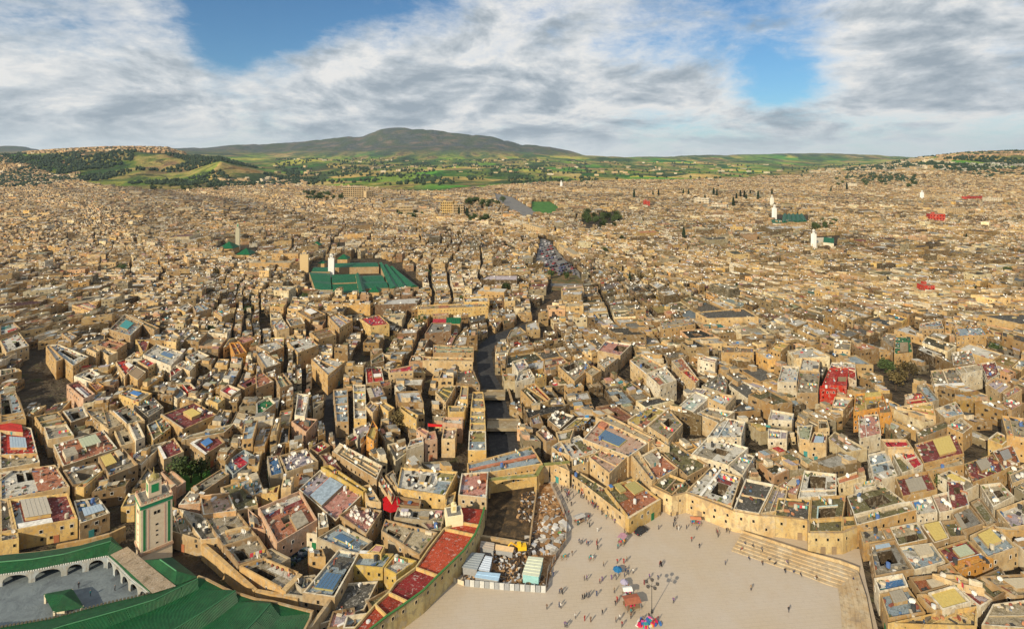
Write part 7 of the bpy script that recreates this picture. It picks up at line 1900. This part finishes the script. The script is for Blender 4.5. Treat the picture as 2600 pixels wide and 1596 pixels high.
for o in list(scene.objects):
    if o.parent: KIDS.setdefault(o.parent.name, []).append(o)
Ppk = np.array(P_PARK)
nc_ = 0
for row in range(9):
    for k in range(14):
        if nc_ > 58: break
        x = 1366 + row * 9 + k * 3.0; y = 618 + k * 7 - row * 2
        if inside([(x, y)], Ppk * .92 + Ppk.mean(0) * .08)[0] and y < 700 and rc_.random() < .8:
            c = copy_tree(c0); c.location = W(x + rc_.uniform(-1, 1), y); c.rotation_euler = (0, 0, 1.2 + rc_.uniform(-.1, .1)); nc_ += 1
            cl = rc_.choice([(.6, .6, .62), (.08, .1, .2), (.02, .02, .02), (.3, .05, .05), (.2, .2, .22)])
            c['label'] = '%s car in row %s of the parking ground' % ({.6: 'silver', .08: 'navy', .02: 'black', .3: 'dark red', .2: 'grey'}[cl[0]], ['one', 'two', 'three', 'four', 'five', 'six', 'seven', 'eight', 'nine'][row])
            for ch in c.children:
                if ch.name.startswith(('body', 'roof')): ch.color = (*cl, 1)

# ------------------------------------------------------------------ market things on the square
def parasol(x, y, r, h, col, label, z=0, tilt=0):
    p = W(x, y, z); t = thing('parasol', label, 'parasol', p)
    m = MB(); m.tube((0, 0, 0), (0, 0, h + .5), .05, 6); put('pole', m.mesh('pole', [M_METAL]), t, col=(.5, .45, .4))
    m = MB(); n = 8
    for k in range(n):
        a0, a1 = 2 * math.pi * k / n, 2 * math.pi * (k + 1) / n; e0 = Vector((r * math.cos(a0), r * math.sin(a0), h - .35)); e1 = Vector((r * math.cos(a1), r * math.sin(a1), h - .35)); mid = (e0 + e1) / 2 * .96 + Vector((0, 0, .03)); m.poly([e0, mid, (0, 0, h + .35)]); m.poly([mid, e1, (0, 0, h + .35)])
        m.poly([e0, (e0.x, e0.y, h - .6), (mid.x, mid.y, h - .55), mid])
        m.poly([mid, (mid.x, mid.y, h - .55), (e1.x, e1.y, h - .6), e1])
    put('canopy', m.mesh('canopy', [M_CLOTH]), t, col=col)
    m = MB(); m.tube((0, 0, 0), (0, 0, .25), .3, 8); put('base', m.mesh('base', [M_PLAIN]), t, col=(.3, .3, .3))
    return t
for (x, y, r, c, lb) in [(500, 400, 1.9, (.62, .02, .03), 'large red parasol over market goods by the cream building'), (520, 424, 1.5, (.75, .78, .70), 'pale white parasol just in front of the large red one'), (592, 445, 1.2, (.70, .02, .03), 'small bright red parasol at the start of the crowd'),
                         (817, 1090, 2.0, (.04, .22, .48), 'blue parasol in the middle of the open square'), (868, 1190, 1.7, (.55, .50, .66), 'pale lilac parasol near the blue parasol'), (878, 1300, 1.2, (.5, .5, .5), 'grey parasol behind the rust coloured stall'), (440, 395, 1.0, (.05, .3, .1), 'small green parasol left of the large red one')]:
    parasol(*R('B2', x, y), r * .68, 2.0, tuple(v * .65 for v in c), lb)
def stall(x, y, w, d, rz, cols_, label, name='market_stall', cov=None, seed=1):
    r = random.Random(seed); p = W(x, y); t = thing(name, label, 'stall', p, rz)
    m = MB(); m.box((0, 0), w, d, .75, .85); put('table', m.mesh('table', [M_PLAIN]), t, col=(.25, .16, .09))
    for a in (-1, 1):
        for b in (-1, 1): m = MB(); m.box((a * w * .45, b * d * .42), .08, .08, 0, .75); put('leg', m.mesh('leg', [M_PLAIN]), t, col=(.2, .13, .08))
    if cov:
        m = MB()
        for a in (-1, 1):
            for b in (-1, 1): m.tube((a * w * .48, b * d * .48, 0), (a * w * .48, b * d * .48, 2.2), .04, 5)
        put('frame', m.mesh('frame', [M_METAL]), t, col=(.4, .4, .4)); m = MB(); q = [(-w * .55, -d * .55, 2.2), (w * .55, -d * .55, 2.2), (w * .55, 0, 2.6), (-w * .55, 0, 2.6)]; m.poly(q); m.poly([(-w * .55, 0, 2.6), (w * .55, 0, 2.6), (w * .55, d * .55, 2.2), (-w * .55, d * .55, 2.2)]); put('awning', m.mesh('awning', [M_CLOTH]), t, col=cov)
    for k in range(9):
        m = MB(); m.box((r.uniform(-w * .4, w * .4), r.uniform(-d * .35, d * .35)), r.uniform(.2, .6), r.uniform(.2, .5), .85, r.uniform(.95, 1.35), r.uniform(0, 3)); put('goods', m.mesh('goods', [M_CLOTH]), t, col=r.choice(cols_))
    return t
RB = [(.6, .03, .1), (.05, .15, .4), (.6, .1, .3), (.7, .68, .6), (.05, .3, .3), (.6, .3, .05)]
stall(*R('B2', 925, 1345), 4, 3, .2, RB, 'rust covered stall in the lower middle of the square', cov=(.35, .12, .07), seed=1)
stall(*R('B2', 892, 1262), 2.4, 1.8, .1, RB, 'small white covered stall between the parasols', cov=(.75, .73, .68), seed=2)
stall(*R('B2', 852, 850), 2.6, 2.0, .9, RB, 'stall with pink and white goods near the parked black car', cov=(.45, .25, .3), seed=3)
stall(*R('B2', 1420, 705), 3.2, 1.6, -.1, RB, 'low stall with terracotta cover at the foot of the street front', cov=(.5, .2, .1), seed=4)
stall(*R('B2', 520, 690), 3.4, 2, .5, RB, 'cluttered stall near the building site fence', cov=(.4, .38, .35), seed=5)
stall(*R('B2', 400, 970), 1.6, 1, .2, RB, 'small golden handcart like stall in the shadow by the fence', seed=6)
stall(*R('B2', 612, 978), 1.4, .9, .2, RB, 'little pink table standing alone on the square', seed=7)
stall(*R('B2', 475, 350), 5, 1.5, -.7, [(.02, .02, .02), (.1, .1, .1)], 'black covered stall at the corner below the gate arches', cov=(.03, .03, .03), seed=8)
# goods laid out on the ground at the bottom of the square
rg = random.Random(4); t = thing('goods_display', 'colourful display of pink red and blue goods at the bottom of the square', 'goods', W(*R('B2', 1060, 1470)))
for k in range(60):
    m = MB(); p = W(*R('B2', 1060 + rg.gauss(0, 42), 1468 + rg.gauss(0, 16))) - t.location; m.box((p.x, p.y), rg.uniform(.4, 1.3), rg.uniform(.3, .9), 0, rg.uniform(.08, .8), rg.uniform(0, 3)); put('goods', m.mesh('goods', [M_CLOTH]), t, col=rg.choice(RB))
# mast lamp
def lamp(x, y, h, label, heads=5):
    p = W(x, y); t = thing('street_lamp', label, 'street lamp', p); m = MB(); m.tube((0, 0, 0), (0, 0, .9), .28, 8, .2); put('base', m.mesh('base', [M_METAL]), t, col=(.03, .03, .03)); m = MB(); m.tube((0, 0, .9), (0, 0, h), .1, 8, .07); put('post', m.mesh('post', [M_METAL]), t, col=(.04, .04, .04))
    for k in range(heads):
        a = 2 * math.pi * k / heads; c, s = math.cos(a) * 1.5, math.sin(a) * 1.5; m = MB(); m.tube((0, 0, h - .6), (c, s, h), .05, 5); ar = put('arm', m.mesh('arm', [M_METAL]), t, col=(.04, .04, .04)); m = MB(); m.tube((c, s, h - .1), (c, s, h + .25), .42, 8, .5); m.tube((c, s, h + .25), (c, s, h + .5), .5, 8, .08); put('lantern', m.mesh('lantern', [M_METAL]), ar, col=(.07, .06, .05))
lamp(*R('B2', 1082, 1385), 7.5, 'tall black lamp mast with five lanterns on the lower square')
# ------------------------------------------------------------------ building site beside the square
hd = thing('site_fence', 'striped white and grey hoarding round the building site', 'fence', W(1280, 1490))
def panels(px, step, h, c1, c2, zb=0):
    P = [W(x, y) for x, y in px]; k = 0
    for a, b in zip(P, P[1:]):
        ln = (b - a).length; d = (b - a) / ln; n = int(ln / step); ang = math.atan2(d.y, d.x)
        for i in range(n):
            p = a + d * (i + .5) * ln / n - hd.location; m = MB(); m.box((p.x, p.y), step * .97, .08, 0, h, ang); put('panel', m.mesh('panel', [M_PLAIN]), hd, col=c1 if k % 2 else c2); k += 1
panels([(1180, 1487), (1280, 1497), (1386, 1504)], 1.3, 1.9, (.52, .52, .50), (.30, .31, .32)); panels([(1120, 1466), (1180, 1487)], 2.0, 1.3, (.62, .54, .38), (.6, .5, .36)); panels([(1386, 1504), (1391, 1455), (1410, 1420), (1437, 1382), (1440, 1330), (1424, 1285), (1398, 1232)], 2.2, 1.7, (.28, .24, .20), (.36, .30, .24))
wall_line('retaining_wall', [(1364, 1240), (1352, 1330), (1344, 1392)], 1.6, .5, PAL['tan'], 'thin wall between the muddy river bed and the dirt bank', 'wall')
wall_line('retaining_wall', [(1215, 1372), (1280, 1382), (1342, 1392)], 1.8, .8, PAL['sand'], 'pale wall across the near end of the muddy river bed', 'wall')
def shed(reg, ps, h, colr, label, ribs=7, wcol=(.3, .3, .3), lean=.3):
    Pq = [W(*R(reg, x, y), h) for x, y in ps]; c = sum(Pq, Vector()) / 4; t = thing('shed', label, 'shed', (c.x, c.y, 0)); Q_ = [(p.x, p.y) for p in Pq]
    m = MB(); m.prism([bil(Q_, u, v) for u, v in ((.04, .04), (.96, .04), (.96, .96), (.04, .96))], 0, h - .1); part(m, 'wall', t, M_PLAIN, wcol)
    m = MB(); m.prism(Q_, h - .1, h, bottom=True); part(m, 'roof', t, M_METAL, colr)
    for k in range(1, ribs):
        m = MB(); m.prism([bil(Q_, 0, k / ribs - .02), bil(Q_, 1, k / ribs - .02), bil(Q_, 1, k / ribs + .02), bil(Q_, 0, k / ribs + .02)], h + .001, h + .1); part(m, 'rib', t, M_METAL, tuple(v * 1.15 for v in colr))
shed('C', [(1210, 620), (1420, 640), (1300, 890), (1060, 850)], 2.6, (.28, .31, .33), 'grey flat shed with bits of blue rubbish beside the red terrace')
shed('C', [(1430, 670), (1540, 690), (1490, 920), (1320, 890)], 2.4, (.48, .54, .62), 'pale blue metal shed in the middle of the building site')
shed('C', [(1310, 915), (1665, 950), (1630, 1065), (1255, 1005)], 2.2, (.36, .52, .68), 'light blue lean to roof at the front of the building site', 2)
shed('C', [(2100, 680), (2335, 705), (2265, 1000), (2000, 960)], 2.8, (.55, .58, .45), 'teal edged shed with cream striped roof near the square', 6, (.3, .55, .55))
shed('C', [(1360, 440), (1570, 475), (1560, 590), (1340, 540)], 2.2, (.40, .34, .28), 'grey brown flat shed at the near end of the river bed', 3)
shed('C', [(1590, 490), (1880, 540), (1860, 620), (1580, 580)], 2.0, (.58, .42, .24), 'tan plank platform beside the yellow digger', 5)
# digger
p = W(*R('C', 1985, 610)); dg_ = thing('digger', 'yellow digger parked at the end of the river bed', 'digger', p, .1)
for nm, a, s, z0_, z1_, c in (('body', (.3, 0), (2.6, 1.8), .8, 1.7, (.75, .48, .02)), ('cab', (-.6, 0), (1.2, 1.2), 1.7, 2.7, (.75, .48, .02)), ('engine', (1.0, 0), (1.2, 1.7), 1.7, 2.1, (.7, .42, .02))): m = MB(); m.box(a, s[0], s[1], z0_, z1_); put(nm, m.mesh(nm, [M_PLAIN]), dg_, col=c)
for s in (-.8, .8): m = MB(); m.box((.2, s), 3.0, .5, .02, .8); put('track', m.mesh('track', [M_PLAIN]), dg_, col=(.05, .05, .05))
m = MB(); m.tube((-1.2, 0, 1.6), (-3, 0, 3.0), .2, 6); m.tube((-3, 0, 3.0), (-4.4, 0, 1.4), .16, 6); put('arm', m.mesh('arm', [M_PLAIN]), dg_, col=(.75, .42, .02)); m = MB(); m.box((-4.5, 0), .7, 1.0, .5, 1.4); put('bucket', m.mesh('bucket', [M_PLAIN]), dg_, col=(.2, .15, .1))
# rubble, planks and sheets
DB = Quads(); rb = np.random.default_rng(4)
def debris(polyp, n, size, hgt, cols_, wts):
    P = np.array([W(x, y).xy[:] for x, y in polyp]); lo, hi = P.min(0), P.max(0); p = rb.uniform(lo, hi, (n * 4, 2)); p = p[inside(p, P)][:n]; m_ = len(p)
    w = rb.uniform(*size, m_); l = rb.uniform(size[0], size[1] * 2.2, m_) ; a = rb.uniform(0, 3.14, m_); ca, sa = np.cos(a), np.sin(a)
    q = np.stack([np.stack([p[:, 0] + (sx * w * ca - sy * l * sa) / 2, p[:, 1] + (sx * w * sa + sy * l * ca) / 2], 1) for sx, sy in ((-1, 1), (1, 1), (1, -1), (-1, -1))], 1)
    A = np.array(cols_); wt = np.array(wts, float); c = A[rb.choice(len(A), m_, p=wt / wt.sum())] * rb.uniform(.8, 1.2, (m_, 1)); DB.prism(q, 0, rb.uniform(.1, hgt, m_), c, c, 2, 2)
BR = [(.08, .05, .03), (.22, .13, .06), (.4, .24, .11), (.5, .46, .4), (.05, .04, .035), (.45, .45, .46)]
debris([R('C', x, y) for x, y in [(1330, 900), (2390, 1020), (2380, 1190), (1000, 1060)]], 260, (.15, .8), .7, BR, [3, 3, 2, 1, 3, 2])
debris([R('C', x, y) for x, y in [(1450, 600), (2080, 660), (2000, 1000), (1680, 960)]], 260, (.12, .6), .9, BR, [4, 3, 2, 1, 4, 2])
debris([R('Q', x, y) for x, y in [(530, 820), (860, 880), (850, 1000), (660, 1380), (470, 1240)]], 110, (.6, 1.8), 1.2, [(.48, .46, .42), (.34, .31, .27), (.25, .14, .06), (.55, .53, .5), (.1, .3, .08)], [4, 4, 5, 2, .5])
debris([R('Q', x, y) for x, y in [(400, 440), (640, 420), (840, 860), (330, 1080)]], 200, (.15, .6), .35, BR, [2, 4, 4, 2, 1, 1])
debris([R('Q', x, y) for x, y in [(160, 440), (350, 440), (330, 900), (60, 900)]], 140, (.2, .9), .6, BR, [4, 3, 2, 1, 4, 1])
debris([R('Q', x, y) for x, y in [(240, 1100), (650, 1120), (640, 1400), (220, 1400)]], 120, (.3, 1.2), .8, BR, [4, 2, 1, 2, 3, 3])
debris([R('B1', x, y) for x, y in [(1100, 1400), (1200, 1370), (1180, 1440), (1080, 1480)]], 16, (.4, 1.2), .8, BR, [1, 1, 1, 1, 3, 2])
debris([(720, 1385), (790, 1395), (740, 1440), (705, 1425)], 130, (.3, 1.0), 1.2, [(.02, .03, .05), (.05, .09, .12), (.2, .22, .25), (.03, .05, .02)], [4, 3, 1, 3])
tag(put('building_rubble', DB.build('building_rubble', [S_WALL, S_ROOF, S_PLAIN])), 'broken planks stones sheets and rubbish scattered over the building site', 'rubble', None, 'stuff')
# awnings over lanes traced from the photograph
def awning(reg, ps, h, colr, label):
    Pq = [W(*R(reg, x, y), h) for x, y in ps]; c = sum(Pq, Vector()) / len(Pq); t = thing('awning', label, 'awning', (c.x, c.y, 0)); m = MB()
    top = Vector((c.x, c.y, h + .25))
    for k in range(len(Pq)):
        q = [Pq[k], Pq[(k + 1) % len(Pq)], top]; m.poly(q if (q[1] - q[0]).cross(q[2] - q[0]).z > 0 else q[::-1])
    part(m, 'cloth', t, M_CLOTH, colr); 
    for p in Pq[::max(1, len(Pq) // 4)]: m = MB(); m.tube((p.x, p.y, 0), (p.x, p.y, h), .06, 5); part(m, 'pole', t, M_METAL, (.3, .3, .3))
awning('B1', [(980, 505), (1010, 478), (1098, 486), (1116, 522), (1100, 598), (1040, 612), (985, 588)], 5.6, (.45, .01, .015), 'bright red canvas awning beside the white roofed yellow house')
awning('M2', [(700, 1150), (735, 1145), (750, 1220), (715, 1235)], 5, (.06, .28, .55), 'narrow blue sheet hanging behind the skylit hall')
awning('M1', [(1650, 1225), (1790, 1235), (1780, 1260), (1650, 1255)], 6.2, (.6, .02, .02), 'small red awning between brown roofs left of the channel')

# ------------------------------------------------------------------ labels of the houses
ORD = ['', 'second ', 'third ', 'fourth ', 'fifth ', 'sixth ', 'seventh ', 'eighth ', 'ninth ', 'tenth ']
bags = {}
for h in HOUSES:
    ft = []
    kinds = [f[0] for f in h['feats']]
    if 'g' in kinds: ft.append('blue skylight')
    k = next((f for f in h['feats'] if f[0] == 'k'), None)
    if k: ft.append(WORD[k[5]] + ' canopy')
    if 'c' in kinds: ft.append('open court')
    elif any(f[0] == 'h' and float(f[5]) > 1.25 for f in h['feats']) and len(ft) < 2: ft.append('roof room')
    elif not ft: 
        pz_ = next((f for f in h['feats'] if f[0] == 'p'), None)
        if pz_: ft.append(WORD[pz_[5]] + ' patch')
    name, rel, dist_ = place(h['sx'], h['sy'])
    base = '%s house, %s roof%s' % (WORD[h['wc']], WORD[h['rc']], (' and ' + ft[0]) if ft else '')
    bags.setdefault((base, rel, name), []).append((dist_, h))
used = set()
for (base, rel, name), L_ in bags.items():
    L_.sort(key=lambda t: t[0])
    for k, (dd, h) in enumerate(L_):
        lb = '%s, %s %s' % (base, rel, name)
        if len(L_) > 1: lb = '%s, %snearest %s %s' % (base, ORD[min(k, 9)], rel, name)
        h['root']['label'] = lb; h['root']['group'] = 'flat roofed houses of the old town'; 

# ------------------------------------------------------------------ haze over the whole land
hm = MB(); hm.box((0, 5500), 53000, 30000, -3.5, 800)
hz_mat = bpy.data.materials.new('haze'); hz_mat.use_nodes = True; nt = hz_mat.node_tree; nt.nodes.clear()
vo = nt.nodes.new('ShaderNodeVolumePrincipled'); vo.inputs['Density'].default_value = 2.4e-5; vo.inputs['Color'].default_value = (.62, .80, 1, 1); vo.inputs['Anisotropy'].default_value = .2
ou = nt.nodes.new('ShaderNodeOutputMaterial'); L(nt, vo.outputs[0], ou.inputs['Volume'])
o = put('haze', hm.mesh('haze', [hz_mat])); tag(o, 'thin pale blue air fading the far hills and mountain', None, None, 'stuff')
